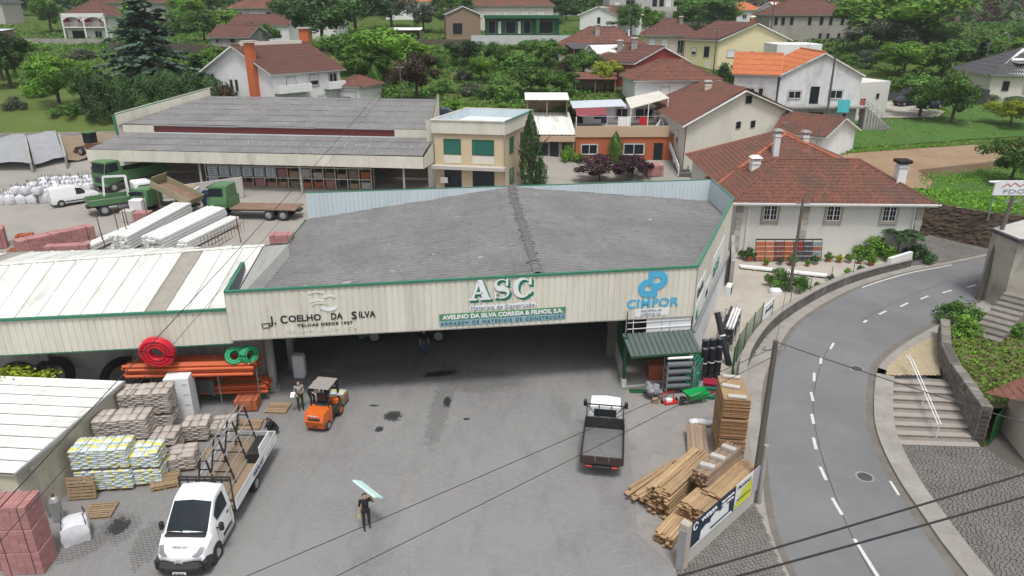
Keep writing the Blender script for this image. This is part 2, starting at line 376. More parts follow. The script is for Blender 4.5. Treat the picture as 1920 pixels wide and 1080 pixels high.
def paver_material():
    m, nt, bs = newmat('interlocking_concrete_pavers'); bs.inputs['Specular IOR Level'].default_value = .3
    tc = N(nt, 'TexCoord'); mp = N(nt, 'Mapping'); mp.inputs['Rotation'].default_value = (0, 0, rad(8.85)); nt.links.new(tc.outputs['Object'], mp.inputs[0])
    br = N(nt, 'TexBrick', i_Scale=1, i_Mortar_Size=.011, i_Mortar_Smooth=.3, i_Brick_Width=.24, i_Row_Height=.125)
    br.inputs['Color1'].default_value = c4((.192, .191, .189)); br.inputs['Color2'].default_value = c4((.222, .221, .218)); br.inputs['Mortar'].default_value = c4((.152, .15, .147))
    nt.links.new(mp.outputs[0], br.inputs[0]); col = br.outputs[0]
    col = mix(nt, ramp(nt, noise(nt, .16, 6, .65), .38, .66, 0, .8), col, (.225, .224, .22))
    col = mix(nt, ramp(nt, noise(nt, .55, 6, .7, (1, .35, 1), rot=(0, 0, .3)), .5, .72, 0, .55), col, (.115, .112, .11))
    col = mix(nt, ramp(nt, noise(nt, .5, 5, .7, (1, .12, 1), rot=(0, 0, -.5)), .54, .7, 0, .45), col, (.25, .24, .23))
    col = mix(nt, ramp(nt, noise(nt, 3.5, 4, .7), .62, .76, 0, .5), col, (.34, .33, .31))
    # ruddy scrapes from bricks and tiles
    col = mix(nt, ramp(nt, noise(nt, .9, 3, .6), .71, .78, 0, .5), col, (.32, .16, .1))
    # open joints and oil: the joints go dark first, then the stone
    wet = stainmask(nt, [(-16.5, 24.6, 1.3, 1.6, .3), (-14.9, 23.6, .9, 2.2, .2), (-3.9, 34.2, .9, 6.0, -.06), (-7, 38.5, 7, 2.4, .1), (-2, 37.5, 4.5, 2.2, 0), (-17.4, 23.3, 2, .8, .8)])
    dk = N(nt, 'Math', operation='MULTIPLY'); nt.links.new(wet, dk.inputs[0]); nt.links.new(br.outputs['Fac'], dk.inputs[1]); col = mix(nt, dk.outputs[0], col, (.012, .012, .012))
    col = mix(nt, ramp(nt, wet, 0, 1, 0, .16), col, (.075, .072, .07))
    oil = stainmask(nt, [(-6.4, 33.5, .75, .8, .2), (-6.9, 32.2, .3, .5, 0), (-4.3, 38.3, 1.6, .6, .2), (-3.6, 35.0, .35, .9, 0), (-16.6, 24.7, .7, .9, .3), (-2.4, 33.2, .3, .18, 0), (-7.6, 34.6, .4, .15, 0)], .5, 5)
    col = mix(nt, ramp(nt, oil, 0, 1, 0, .9), col, (.02, .02, .02))
    nt.links.new(col, bs.inputs['Base Color']); nt.links.new(ramp(nt, oil, 0, 1, .82, .5), bs.inputs['Roughness'])
    bumpit(nt, bs, br.outputs['Fac'], -.35, .012); return m
def plain_ground(name, a, b, c=None, s=.25, bump=.2, bs_=30, amt=.5):
    m, nt, bs = newmat(name); bs.inputs['Roughness'].default_value = .9; bs.inputs['Specular IOR Level'].default_value = .25
    col = mix(nt, ramp(nt, noise(nt, s, 6, .7), .38, .64), a, b)
    col = mix(nt, ramp(nt, noise(nt, s*5, 6, .75), .52, .75, 0, amt), col, c or tuple(x*.6 for x in a))
    nt.links.new(col, bs.inputs['Base Color']); bumpit(nt, bs, noise(nt, bs_, 4, .7), bump, .01); return m
M_['pavers'] = paver_material()
M_['yardconc'] = plain_ground('dusty_concrete_yard', (.26, .248, .228), (.31, .29, .258), (.19, .178, .157), .1)
M_['padconc'] = plain_ground('worn_concrete_pad', (.22, .208, .197), (.265, .252, .238), (.14, .13, .12), .35, amt=.7)
M_['asphalt'] = plain_ground('worn_asphalt', (.14, .143, .15), (.18, .183, .19), (.22, .22, .22), .12, .5, 60, .35)
M_['dirt'] = plain_ground('brown_dirt_track', (.23, .16, .1), (.28, .2, .13), (.15, .1, .065), .3, .8, 6)
M_['patio'] = plain_ground('pale_sandy_concrete', (.4, .37, .32), (.34, .31, .27), (.24, .215, .185), .35)
M_['kerb'] = plain_ground('kerb_concrete', (.3, .285, .26), (.24, .225, .205), (.12, .11, .1), .8, .4, 25)
M_['cobA'] = mat('grey_cobblestone', (.18, .172, .16), .85, (.13, .124, .114), 1.5, .8, dirt=(.07, .068, .06), dscale=.5, damt=.6)
M_['cobB'] = mat('yellowish_limestone_setts', (.45, .38, .25), .85, (.36, .3, .2), 1.5, .7)
M_['joint'] = mat('dark_joint_soil', (.095, .088, .078), .95)
# the builders' yard: interlocking pavers in front, dusty concrete further back
drape('yard_paving', [(-75, -30), (6.4, -30), (6.4, 22.2), (5.25, 24.2), (6.45, 36.9), (7.4, 47), (-75, 47)], .004, M_['pavers'])
drape('yard_concrete', [(-75, 47.004), (7.4, 47.004), (20, 60), (21, 88.2), (-72, 88.2)], .0, M_['yardconc'])
drape('concrete_pad', [(6.45, 36.9), (5.25, 24.2), (6.4, 22.2), (11.4, 28.6), (12.9, 34.7), (14.5, 40), (8, 40)], .01, M_['padconc'])
drape('patio', [(10.35, 38.0), (13.6, 38.2), (15, 41), (17, 43.5), (21, 47.7), (27, 53), (33.2, 57.2), (36, 62.5), (19, 62.5), (16.9, 53.4)], .012, M_['patio'])
# road
def spline(pts, n):
    P = [V((p[0], p[1], 0)) for p in pts]; P = [P[0]*2-P[1]]+P+[P[-1]*2-P[-2]]; out = []
    for i in range(1, len(P)-2):
        for k in range(8):
            t = k/8; a, b, c, d = P[i-1], P[i], P[i+1], P[i+2]
            out.append(.5*((2*b)+(c-a)*t+(2*a-5*b+4*c-d)*t*t+(3*b-a-3*c+d)*t**3))
    out.append(P[-2]); L = [0]
    for a, b in zip(out, out[1:]): L.append(L[-1]+(b-a).length)
    res = []; j = 0
    for k in range(n+1):
        q = L[-1]*k/n
        while j < len(L)-2 and L[j+1] < q: j += 1
        t = (q-L[j])/max(1e-6, L[j+1]-L[j]); res.append(out[j].lerp(out[j+1], min(1, t)))
    return res
ROADL = spline([(11.2, -10), (10.8, 10), (10.7, 22), (10.9, 24.8), (11.7, 28.2), (12.7, 31.5), (13.75, 34.7), (15.2, 38.3), (18.4, 43.9), (20.9, 47.0), (24.3, 50.2), (27.7, 52.8), (32.2, 55.4), (36.5, 57.2), (44, 60.5), (56, 66)], 90)
ROADR = spline([(18.6, -10), (17.6, 10), (17.5, 21.8), (17.65, 25.2), (17.95, 28.3), (18.75, 31.8), (20, 34.8), (21.75, 38.2), (22.95, 39.9), (25.3, 42.2), (27.9, 44.3), (31.4, 46.9), (34.5, 49.2), (38, 51.4), (46, 55), (58, 60)], 90)
def strip(name, A, B, za, zb, m, kind='structure', parent=None):
    mb = MB(); n = len(A)
    for a, b in zip(A, B):
        mb.v += [(a.x, a.y, gz(a.x, a.y)+za), (b.x, b.y, gz(b.x, b.y)+zb)]
    for i in range(n-1): mb.f.append((2*i, 2*i+1, 2*i+3, 2*i+2)); mb.m.append(0)
    return mb.build(name, m, kind=kind, parent=parent)
def offset(P, d):
    out = []
    for i, p in enumerate(P):
        t = (P[min(i+1, len(P)-1)]-P[max(i-1, 0)]).normalized(); out.append(p+V((t.y, -t.x, 0))*d)
    return out
strip('verge', offset(ROADL, -3.0), ROADL, -.03, .012, M_['kerb']); strip('footway', [p for p in ROADR if 38.2 < p.y < 52], offset([p for p in ROADR if 38.2 < p.y < 52], 1.3), .014, -.005, M_['kerb'])
road = strip('road', ROADL, ROADR, .02, .02, M_['asphalt'])
def kerb(name, P, d0, d1, h, m, drop=0.):
    A, B = offset(P, d0), offset(P, d1); mb = MB(); n = len(P)
    for a, b in zip(A, B):
        z = gz(a.x, a.y); mb.v += [(a.x, a.y, z-.02), (a.x, a.y, z+h), (b.x, b.y, z+h), (b.x, b.y, z-.02-drop)]
    for i in range(n-1):
        for k in range(3): mb.f.append((4*i+k+1, 4*i+k, 4*i+4+k, 4*i+5+k)); mb.m.append(0)
    mb.f += [(3, 2, 1, 0), (4*n-4, 4*n-3, 4*n-2, 4*n-1)]; mb.m += [0, 0]
    return mb.build(name, m, smooth=30, kind='structure')
RR = [p for p in ROADR if p.y < 40.6]
kerb('kerb', [p for p in ROADR if p.y < 38.6], .0, .95, .13, M_['kerb'], 1.2)
M_['paint'] = mat('worn_white_road_paint', (.62, .62, .6), .7, (.4, .4, .39), 6, .8)
M_['seam'] = mat('tar_seam', (.05, .05, .052), .8); M_['grit'] = plain_ground('gutter_grit', (.13, .12, .105), (.17, .155, .135), (.08, .075, .065), 1.2, .5, 30)
midl = [a.lerp(b, .47) for a, b in zip(ROADL, ROADR)]; strip('road_seam', midl, offset(midl, .035), .0235, .0235, M_['seam'], None, road);
strip('gutter_grit', offset(ROADR, -.4), ROADR, .0232, .026, M_['grit'], None, road); strip('gutter_grit', ROADL, offset(ROADL, .3), .026, .0232, M_['grit'], None, road)
dashes = [((14.1, 23.9), (14.06, 20.6)), ((14.29, 26.55), (14.24, 25.4)), ((14.69, 28.9), (14.55, 27.85)), ((15.34, 31.4), (15.07, 30.35)), ((16.15, 33.7), (15.86, 32.7)), ((17.02, 36.05), (16.75, 35.05)), ((18.12, 38.4), (17.7, 37.35)), ((19.4, 40.5), (18.95, 39.54)), ((21.0, 42.5), (20.4, 41.6)), ((22.9, 44.45), (22.2, 43.6)), ((24.8, 46.1), (24.1, 45.4)), ((26.9, 47.65), (26.1, 47.05)), ((29.2, 49.1), (28.3, 48.4)), ((31.4, 50.4), (30.5, 49.8)), ((33.8, 51.5), (32.8, 51.0)), ((36.3, 52.6), (35.3, 52.1)), ((14.2, 18), (14.25, 15.5))]
for a, b in dashes:
    a, b = V((*a, 0)), V((*b, 0)); n = (b-a).normalized(); n = V((-n.y, n.x, 0))*.075
    MB().quad(*[(p.x, p.y, gz(p.x, p.y)+.026) for p in (a-n, a+n, b+n, b-n)][::1]).build('lane_dash', M_['paint'], road)
strip('edge_line', [p for p in offset(ROADL, .25) if 52 < p.y < 57.5], [p for p in offset(ROADL, .37) if 52 < p.y < 57.5][:len([p for p in offset(ROADL, .25) if 52 < p.y < 57.5])], .026, .026, M_['paint'], None, road)
el = [p for p in offset(ROADR, -.45) if 26.3 < p.y < 28.6]; er = offset(el, .12); strip('edge_line', el, er, .026, .026, M_['paint'], None, road)
def manhole(x, y, label, z=None):
    z = gz(x, y)+.026 if z is None else z; t = thing('manhole_cover', label, 'manhole', (x, y, z), 0, 'manhole covers')
    MB().cyl((0, 0, 0), .42, .006, 20).build('rim', M_['kerb'], t); MB().cyl((0, 0, .005), .33, .008, 20).build('lid', mat('cast_iron', (.07, .068, .068), .7, (.045, .044, .044), 12, .8), t)
manhole(20.9, 38.9, 'round iron manhole cover in the road by the flight of steps'); manhole(16.45, 28.1, 'round iron manhole cover in the road in front of the cobbled square')
manhole(34.6, 58.6, 'round iron manhole cover in the cobbled alley beside the tiled house', .34)
# sett-paved surfaces: each stone real, one mesh per surface
def inpoly(x, y, P):
    c = False
    for (a, b), (d, e) in zip(P, P[1:]+P[:1]):
        if (b > y) != (e > y) and x < (d-a)*(y-b)/(e-b)+a: c = not c
    return c
def setts(name, poly, zf, sx, sy, m, seed, rot=0, label=None, h=.05, jit=.012):
    g = rnd(seed); mb = MB(); cx, cy = sum(p[0] for p in poly)/len(poly), sum(p[1] for p in poly)/len(poly)
    R0 = max(hypot(p[0]-cx, p[1]-cy) for p in poly); ca, sa = cos(rot), sin(rot)
    for j in range(int(-R0/sy), int(R0/sy)+1):
        off = g.random()*sx; i = -R0
        while i < R0:
            wd = sx*g.uniform(.8, 1.2); u, v = i+wd/2+off-sx/2, j*sy+.03*sin(i*1.3); i += wd
            x, y = cx+u*ca-v*sa, cy+u*sa+v*ca
            if not inpoly(x, y, poly): continue
            z = zf(x, y); a = rot+g.uniform(-.06, .06); hx, hy = wd/2-.006, sy/2-.006; dz = g.uniform(-jit, jit)
            q = [(x+p*hx*cos(a)-s_*hy*sin(a), y+p*hx*sin(a)+s_*hy*cos(a)) for p, s_ in ((-1, -1), (1, -1), (1, 1), (-1, 1))]
            mb.add([(p[0], p[1], z) for p in q]+[(p[0]*.86+x*.14, p[1]*.86+y*.14, z+h+dz+g.uniform(-.004, .004)) for p in q], [(0, 1, 5, 4), (1, 2, 6, 5), (2, 3, 7, 6), (3, 0, 4, 7), (4, 5, 6, 7)])
    o = mb.build(name, m, kind='stuff'); o['label'] = label; return o
PZ = -.95
PLAZA = [(18.55, 8), (18.55, 24.2), (18.85, 27.9), (19.55, 31.0), (19.9, 32.2), (24.6, 32.0), (26.4, 33.6), (26.4, 30), (27.5, 22), (30, 8)]
drape('square_bed', PLAZA, 0, M_['joint'], z0=PZ)
setts('square_cobbles', [(18.6, 19.5), (18.55, 24.2), (18.85, 27.9), (19.5, 31.0), (19.9, 32.2), (24.5, 32.0), (25.4, 29), (28.2, 19.5)], lambda x, y: PZ+.001, .2, .125, M_['cobA'], 3, rad(-22), 'grey cobblestones of the small square beside the road')
YC = [(22.75, 39.0), (24.75, 41.05), (27.6, 43.3), (28.2, 43.2), (26.9, 40.5), (25.5, 38.1), (22.3, 38.1)]
drape('sett_bed', YC, .0, M_['joint'], z0=.0)
setts('limestone_setts', YC, lambda x, y: .001, .14, .12, M_['cobB'], 4, .5, 'yellowish limestone setts on the wedge above the steps', .04)
FC = [(6.42, 19), (6.45, 22.15), (10.75, 26.4), (10.55, 22), (10.7, 19)]
drape('footway_bed', FC, .0, M_['joint'], z0=0); setts('footway_cobbles', FC, lambda x, y: .001, .17, .15, M_['cobA'], 5, .25, 'grey cobbles of the footway below the bannered wall', .04)
AL = [(33.5, 56.9), (36.4, 57.6), (42.5, 60.2), (46, 66.5), (40, 65.5), (36.5, 62.3)]
drape('alley_bed', AL, .03, M_['joint']); setts('alley_cobbles', AL, lambda x, y: gz(x, y)+.031, .26, .2, M_['cobA'], 6, .4, 'grey cobbled alley between the tiled house and the earth bank', .04)
# dirt track and mown patches beyond the tiled house
drape('dirt_track', [(33, 74), (38, 72), (46, 70.5), (56, 69.5), (75, 72), (75, 78), (56, 75.5), (47, 76), (42, 79), (46, 84), (60, 88), (80, 91), (80, 97), (58, 93.5), (42, 90.5), (34, 87)], .02, M_['dirt'])
drape('gravel_drive', [(46, 107), (62, 107), (66, 112), (64, 121), (52, 121), (45, 116)], .03, M_['patio'])
drape('courtyard', [(2, 84), (6, 82), (20.5, 82), (20.5, 90), (3.5, 92.5), (2, 92)], .03, M_['yardconc'])
M_['lawn'] = plain_ground('mown_lawn', (.075, .115, .024), (.1, .135, .034), (.055, .085, .02), .2, .6, 8)
drape('lawn', [(-100, 91.2), (-78, 91.2), (-50, 92.2), (-44, 97), (-46, 108), (-80, 116), (-100, 112), (-125, 108)], .03, M_['lawn'])
drape('lawn', [(36, 91), (44, 92.6), (60, 95.8), (80, 99), (95, 112), (90, 124), (68, 122), (67, 111), (62, 105.5), (46, 105.5), (36, 98)], .025, mat('rough_green_lawn', (.06, .13, .02), .95, (.038, .09, .014), .5, .8, bump=.8, bscale=6))
drape('lawn', [(46, 78), (56, 77), (75, 80), (95, 86), (78, 88.6), (60, 86), (49, 82.5)], .025, MC['rough_green_lawn'])
drape('garden_soil', [(-18, 106), (6, 106), (20, 108), (19, 124), (4, 130), (-16, 126)], .02, plain_ground('garden_grass', (.1, .12, .035), (.07, .1, .025), (.13, .1, .06), .25, .8, 5))
# ================================================================ RIBBED STEEL HELPERS
def ribpanel(p0, p1, za, zb, ta, tb, period=.33, depth=.035):
    """vertical ribbed sheet from p0 to p1 (plan), bottom za->zb, top ta->tb; outer side is to the right of p0->p1"""
    p0, p1 = V((*p0, 0)), V((*p1, 0)); L = (p1-p0).length; d = (p1-p0)/L; n = V((d.y, -d.x, 0)); prof = []; q = 0
    while q < L-1e-6:
        for a, h in ((0, depth), (period*.72, depth), (period*.8, 0), (period*.92, 0)):
            if q+a < L: prof.append((q+a, h))
        q += period
    prof.append((L, depth)); mb = MB()
    for a, h in prof:
        p = p0+d*a+n*h; t = a/L; mb.v += [(p.x, p.y, za+(zb-za)*t), (p.x, p.y, ta+(tb-ta)*t)]
    for i in range(len(prof)-1): mb.f.append((2*i, 2*i+2, 2*i+3, 2*i+1)); mb.m.append(0)
    return mb
def clad(parent, a, b, za, zb, ta, tb, m, width=1.0, name='panel', period=.33, depth=.035):
    a, b = V((*a, 0)), V((*b, 0)); L = (b-a).length; n = max(1, round(L/width))
    for i in range(n):
        t, u = i/n, (i+1)/n; p, q = a.lerp(b, t), a.lerp(b, u)
        ribpanel(p.xy, q.xy, za+(zb-za)*t, za+(zb-za)*u, ta+(tb-ta)*t, ta+(tb-ta)*u, (b-a).length/n/max(1, round(L/n/period)), depth).build(name, m, parent)
def cap(parent, pts, w, h, m, name='edge_trim'):
    for a, b in zip(pts, pts[1:]): MB().bar(a, b, w, h).build(name, m, parent)
# ================================================================ MAIN DEPOT
dep = thing('depot_building', 'open builders depot with grey ribbed roof and cream sign fascia', 'warehouse', (-14.59, 33.94, 0), rad(8.85))
FL, FR, BR0, BR, BL = (0, 0), (25.23, 0), (33.88, 14.13), (34.88, 20.4), (1.8, 20.84)
Zt, Zb = 7.0, 4.15
clad(dep, FL, FR, 4.3, 4.0, Zt, Zt, M_['panel'])
clad(dep, FR, BR0, 2.95, 2.6, Zt, Zt, M_['panel'])
clad(dep, BR0, BR, 2.6, 2.6, Zt, Zt, M_['panel'])
# back and far-right parapets show their pale inner sheets to the yard side
clad(dep, (BL[0], BL[1]-.1), (BR[0]-.1, BR[1]-.1), 3.9, 4.1, Zt, Zt, M_['panelin'])
clad(dep, (BR[0]-.1, BR[1]-.1), (BR0[0]-.1, BR0[1]), 4.1, 4.1, Zt, Zt, M_['panelin'])
clad(dep, (BR0[0]-.1, BR0[1]), (FR[0]-.12, FR[1]+.1), 4.1, 4.1, Zt-.02, Zt-.02, M_['panelin'])
clad(dep, (25.1, .1), (.1, .1), 4.3, 4.3, Zt-.02, Zt-.02, M_['panelshade'])
clad(dep, (.22, 4.5), (.22, .12), 4.6, 4.6, Zt, Zt, M_['panelshade']); clad(dep, (0, 4.5), (0, 0), 4.3, 4.3, Zt, Zt, M_['panel'])
cap(dep, [(FL[0], -.02, Zt), (FR[0], -.02, Zt)], .16, .12, M_['green']); cap(dep, [(*FR, Zt), (*BR0, Zt), (*BR, Zt), (*BL, Zt)], .16, .1, M_['green'])
cap(dep, [(.08, 4.5, Zt), (.08, 0, Zt)], .22, .1, M_['green']); cap(dep, [(.08, 4.5, Zt), (.2, 4.55, 4.9)], .1, .1, M_['black'])
cap(dep, [(FL[0], -.0, 4.27), (FR[0], -.0, 3.97)], .06, .06, M_['concrete'])
def rz_(x, y):
    rx = 16.2+1.7*y/20.8
    return 6.82-(.127*(rx-x)*(16.1/(rx-(.1+1.7*y/20.8))) if x < rx else .105*(x-rx))
def roofmat():
    m, nt, bs = newmat('weathered_fibre_cement_roof'); bs.inputs['Roughness'].default_value = .9; bs.inputs['Specular IOR Level'].default_value = .2
    col = mix(nt, ramp(nt, noise(nt, .3, 6, .7), .36, .66), (.222, .22, .221), (.165, .163, .163))
    col = mix(nt, ramp(nt, noise(nt, 2.2, 5, .75), .5, .72, 0, .6), col, (.095, .095, .098))
    col = mix(nt, ramp(nt, noise(nt, 1.1, 2, .5, (.28, 1, 1), rot=(0, 0, 0)), .735, .76, 0, .8), col, (.5, .12, .1))
    col = mix(nt, ramp(nt, noise(nt, 1.9, 2, .5, (.5, 1.5, 1)), .745, .76, 0, .9), col, (.55, .55, .54))
    nt.links.new(col, bs.inputs['Base Color']); return m
M_['fibro'] = roofmat()
def P3(x, y): return (x, y, rz_(x, y))
mb = MB(); mb.wave([P3(.12, .12), P3(16.2, .15), P3(17.9, 20.72), P3(1.82, 20.72)], .46, .17, 2.5, .05, 10, 'trap', .66); mb.build('roof', M_['fibro'], dep)
mb = MB(); mb.wave([P3(16.2, .15), P3(25.08, .12), P3(33.72, 14.1), P3(34.7, 20.28), P3(17.9, 20.72)], .46, .17, 2.5, .05, 10, 'trap', .66); mb.build('roof', M_['fibro'], dep)
mb = MB(); g = rnd(2); n = 42          # lumpy ridge cap, tile by tile
for i in range(n):
    t0, t1 = i/n, (i+1.12)/n; x0, x1 = 16.2+1.7*t0, 16.2+1.7*t1; y0, y1 = .15+20.6*t0, min(20.75, .15+20.6*t1); z = 7.0+g.uniform(-.015, .015)
    prof = [(-.24, -.02), (-.14, .05), (0, .09), (.14, .05), (.24, -.02)]
    mb.add([(x0+a, y0, z+b+.03) for a, b in prof]+[(x1+a, y1, z+b) for a, b in prof], [(k, k+1, k+6, k+5) for k in range(4)]+[(0, 5, 6, 1)][:0])
for i in range(110):
    t = g.random(); s_ = g.choice((-1, 1)); x = 16.2+1.7*t+s_*g.uniform(.22, .4); y = .3+20.3*t; mb.ball((x, y, rz_(x, y)+.19), g.uniform(.05, .1), 1, (1.4, .8, .6), .3, i)
mb.build('ridge_cap', mat('mortar_ridge', (.2, .195, .19), .95, (.1, .098, .095), 5, .9), dep)
# gutters, walls and columns
cap(dep, [(.05, .2, 4.78), (1.75, 20.7, 4.78)], .2, .16, M_['black'], 'gutter'); cap(dep, [(.0, 5.2, 4.92), (1.6, 20.7, 4.92)], .06, .1, M_['green'], 'edge_trim')
M_['inwall'] = mat('grimy_block_wall', (.2, .195, .185), .95, (.13, .125, .12), .8, .8)
MB().box(1.9, 34.7, 20.42, 20.62, -.1, 4.6).build('wall', M_['inwall'], dep)
mb = MB(); mb.add([(1.75, 7, -.1), (1.95, 20.5, -.1), (1.95, 20.5, 4.85), (1.75, 7, 4.85), (1.6, 7, -.1), (1.8, 20.5, -.1), (1.8, 20.5, 4.85), (1.6, 7, 4.85)], [(0, 1, 2, 3), (7, 6, 5, 4), (4, 0, 3, 7), (3, 2, 6, 7)]).build('wall', M_['inwall'], dep)
M_['lowwhite'] = mat('white_side_wall', (.7, .71, .73), .8, (.6, .61, .63), .7, .5, dirt=(.3, .3, .3), dscale=.5, damt=.35, dstretch=(1, 1, .35))
mb = MB(); mb.quad((25.3, -.02, -.1), (33.86, 13.95, -.1), (33.86, 13.95, 2.95), (25.3, -.02, 2.95)); mb.quad((25.15, .15, -.1), (33.7, 14.1, -.1), (33.7, 14.1, 4.2), (25.15, .15, 4.2)); mb.build('wall', M_['lowwhite'], dep)
cap(dep, [(25.4, -.02, 2.95), (33.95, 13.95, 2.6)], .14, .12, mat('grey_flashing', (.2, .21, .22), .5), 'flashing')
for x, y in ((1.32, 2.42), (2.0, 5.0), (9.5, 20), (17, 20), (25, 20)):
    mb = MB(); a, b = .16, .3
    mb.box(x-a, x+a, y-b, y-b+.03, 0, 5); mb.box(x-a, x+a, y+b-.03, y+b, 0, 5); mb.box(x-.02, x+.02, y-b+.03, y+b-.03, 0, 5); mb.box(x-.3, x+.3, y-.4, y+.4, 0, .08); mb.build('column', M_['concrete'], dep)
for k in range(6):       # roof trusses under the sheets
    y = .8+k*3.9; mb = MB(); xa, xb = .4+y*.08, 25.2+y*.6 if y < 14 else 34
    mb.bar((xa, y, 4.72), (16.3+y*.08, y, 6.6), .12, .18); mb.bar((16.3+y*.08, y, 6.6), (xb, y, rz_(xb, y)-.3), .12, .18); mb.bar((xa, y, 4.6), (xb, y, 4.72), .1, .12); mb.build('truss', M_['concrete'], dep)
# ---- lettering on the fascia
D = rad(8.85); E1 = V((cos(D), sin(D), 0)); NF = V((sin(D), -cos(D), 0)); DO = V((-14.59, 33.94, 0))
def FM(s, z, off=.05): return face_matrix(DO+E1*s+NF*off+V((0, 0, z)), E1)
M_['ink'] = mat('black_sign_paint', (.02, .02, .022), .6); M_['inkgreen'] = mat('green_sign_paint', (.01, .2, .12), .5); M_['inkwhite'] = mat('white_sign_paint', (.78, .8, .82), .5)
M_['inkblue'] = mat('blue_sign_paint', (.07, .38, .62), .5, (.1, .43, .66), 3, .5); M_['inkfaint'] = mat('faded_white_paint', (.68, .67, .62), .6); M_['inkslate'] = mat('slate_sign_paint', (.05, .13, .17), .5)
def word(s, size, x0, x1, z, m, **k):
    return text(dep, s, size, FM(x0, z), m, fit=x1-x0, **k)
for s, x0, x1, sz in (('J.', 2.07, 2.4, .62), ('C', 2.55, 2.9, .62), ('OELHO', 2.97, 4.62, .5), ('DA', 5.12, 5.72, .5), ('S', 6.18, 6.46, .62), ('ILVA', 6.56, 7.42, .5)): word(s, sz, x0, x1, 5.14-(.06 if sz > .55 else 0), M_['ink'], off=.012)
word('TELHAS DESDE 1927', .22, 3.39, 6.24, 4.82, M_['ink'], spacing=1.15, off=.006)
word('TELHA LUSA JCS', .26, 2.79, 6.4, 4.5, M_['inkfaint'], spacing=1.3)
mb = MB()
for a, b in (((1.6, 5.12), (1.98, 5.14)), ((1.98, 5.14), (1.98, 4.9)), ((1.98, 4.9), (1.66, 4.88)), ((1.66, 4.88), (1.6, 5.12)), ((1.95, 5.1), (2.1, 5.15))): mb.bar((a[0], -.06, a[1]), (b[0], -.06, b[1]), .02, .035)
mb.build('emblem', M_['ink'], dep)
def stroke(pts, y, th=.03):
    """flat ribbon of varying width in the fascia plane: pts (x, z, nx, nz, w)"""
    mb = MB()
    for x, z, nx, nz, w_ in pts: mb.v += [(x-nx*w_/2, y, z-nz*w_/2), (x+nx*w_/2, y, z+nz*w_/2), (x-nx*w_/2, y+th, z-nz*w_/2), (x+nx*w_/2, y+th, z+nz*w_/2)]
    for i in range(len(pts)-1):
        a = 4*i
        for f in ((a, a+1, a+5, a+4), (a+2, a+6, a+7, a+3), (a, a+4, a+6, a+2), (a+1, a+3, a+7, a+5)): mb.f.append(f); mb.m.append(0)
    return mb
def arcpts(cx, cz, rx, rz2, a0, a1, wf, n=20):
    out = []
    for i in range(n+1):
        t = i/n; a = rad(a0+(a1-a0)*t); out.append((cx+rx*cos(a), cz+rz2*sin(a), cos(a), sin(a), wf(t)))
    return out
# faded roof-tile emblem above the lettering
for c, z, r in ((4.5, 6.72, .4), (5.15, 6.45, .35), (4.55, 6.25, .4), (4.6, 6.1, .42)): stroke(arcpts(c, z-.2, r, .22, 30, 150, lambda t: .1), -.07).build('emblem', M_['inkfaint'], dep)
stroke(arcpts(5.1, 6.15, .5, .45, 215, 325, lambda t: .16), -.075).build('emblem', M_['inkwhite'], dep)
def poly2(pl, y, th, ox=0, oz=0):
    mb = MB()
    for p in pl: n = len(p); mb.add([(a+ox, y, b+oz) for a, b in p]+[(a+ox, y+th, b+oz) for a, b in p], [tuple(range(n)), tuple(reversed(range(n, 2*n)))]+[(i, n+i, n+(i+1) % n, (i+1) % n) for i in range(n)])
    return mb
def A_polys(x, z, w_, h):
    q = lambda p: [(x+a*w_, z+b*h) for a, b in p]
    return [q(p) for p in ([(0, 0), (.36, 0), (.36, .09), (0, .09)], [(.13, .09), (.23, .09), (.5, .82), (.43, 1)], [(.4, 1), (.62, 1), (.94, .09), (.6, .09)], [(.5, 0), (1, 0), (1, .09), (.5, .09)], [(.24, .3), (.66, .3), (.64, .39), (.27, .39)])]
def C_parts(x, z, w_, h):
    c = arcpts(x+w_*.52, z+h/2, w_*.42, h*.44, 48, 318, lambda t: .05+.24*sin(pi*min(1, max(0, t)))**1.5, 30); p = lambda a: [(x+u*w_, z+v*h) for u, v in a]
    return c, [p([(.8, .66), (.97, .62), (.97, .98), (.85, .98)]), p([(.8, .22), (.9, .16), (1, .3), (.95, .36)])]
def S_pts(x, z, w_, h):
    pts = []; n = 36
    for i in range(n+1):
        t = i/n
        if t < .5: a = rad(40+230*(t/.5)); cx, cz, rx, r2 = x+w_*.48, z+h*.73, w_*.33, h*.23; px, pz = cx+rx*cos(a), cz+r2*sin(a)
        else: a = rad(90-230*((t-.5)/.5)); cx, cz, rx, r2 = x+w_*.48, z+h*.27, w_*.36, h*.23; px, pz = cx+rx*cos(a), cz+r2*sin(a)
        pts.append((px, pz))
    out = []
    for i, (a, b) in enumerate(pts):
        c, d = pts[max(0, i-1)]; e, f = pts[min(n, i+1)]; L = hypot(e-c, f-d) or 1; out.append((a, b, -(f-d)/L, (e-c)/L, .05+.25*math.exp(-((i/n-.5)/.2)**2)))
    p = lambda a: [(x+u*w_, z+v*h) for u, v in a]
    return out, [p([(.7, .68), (.84, .62), (.84, 1), (.74, .97)]), p([(.08, .03), (.18, .0), (.2, .3), (.08, .38)])]
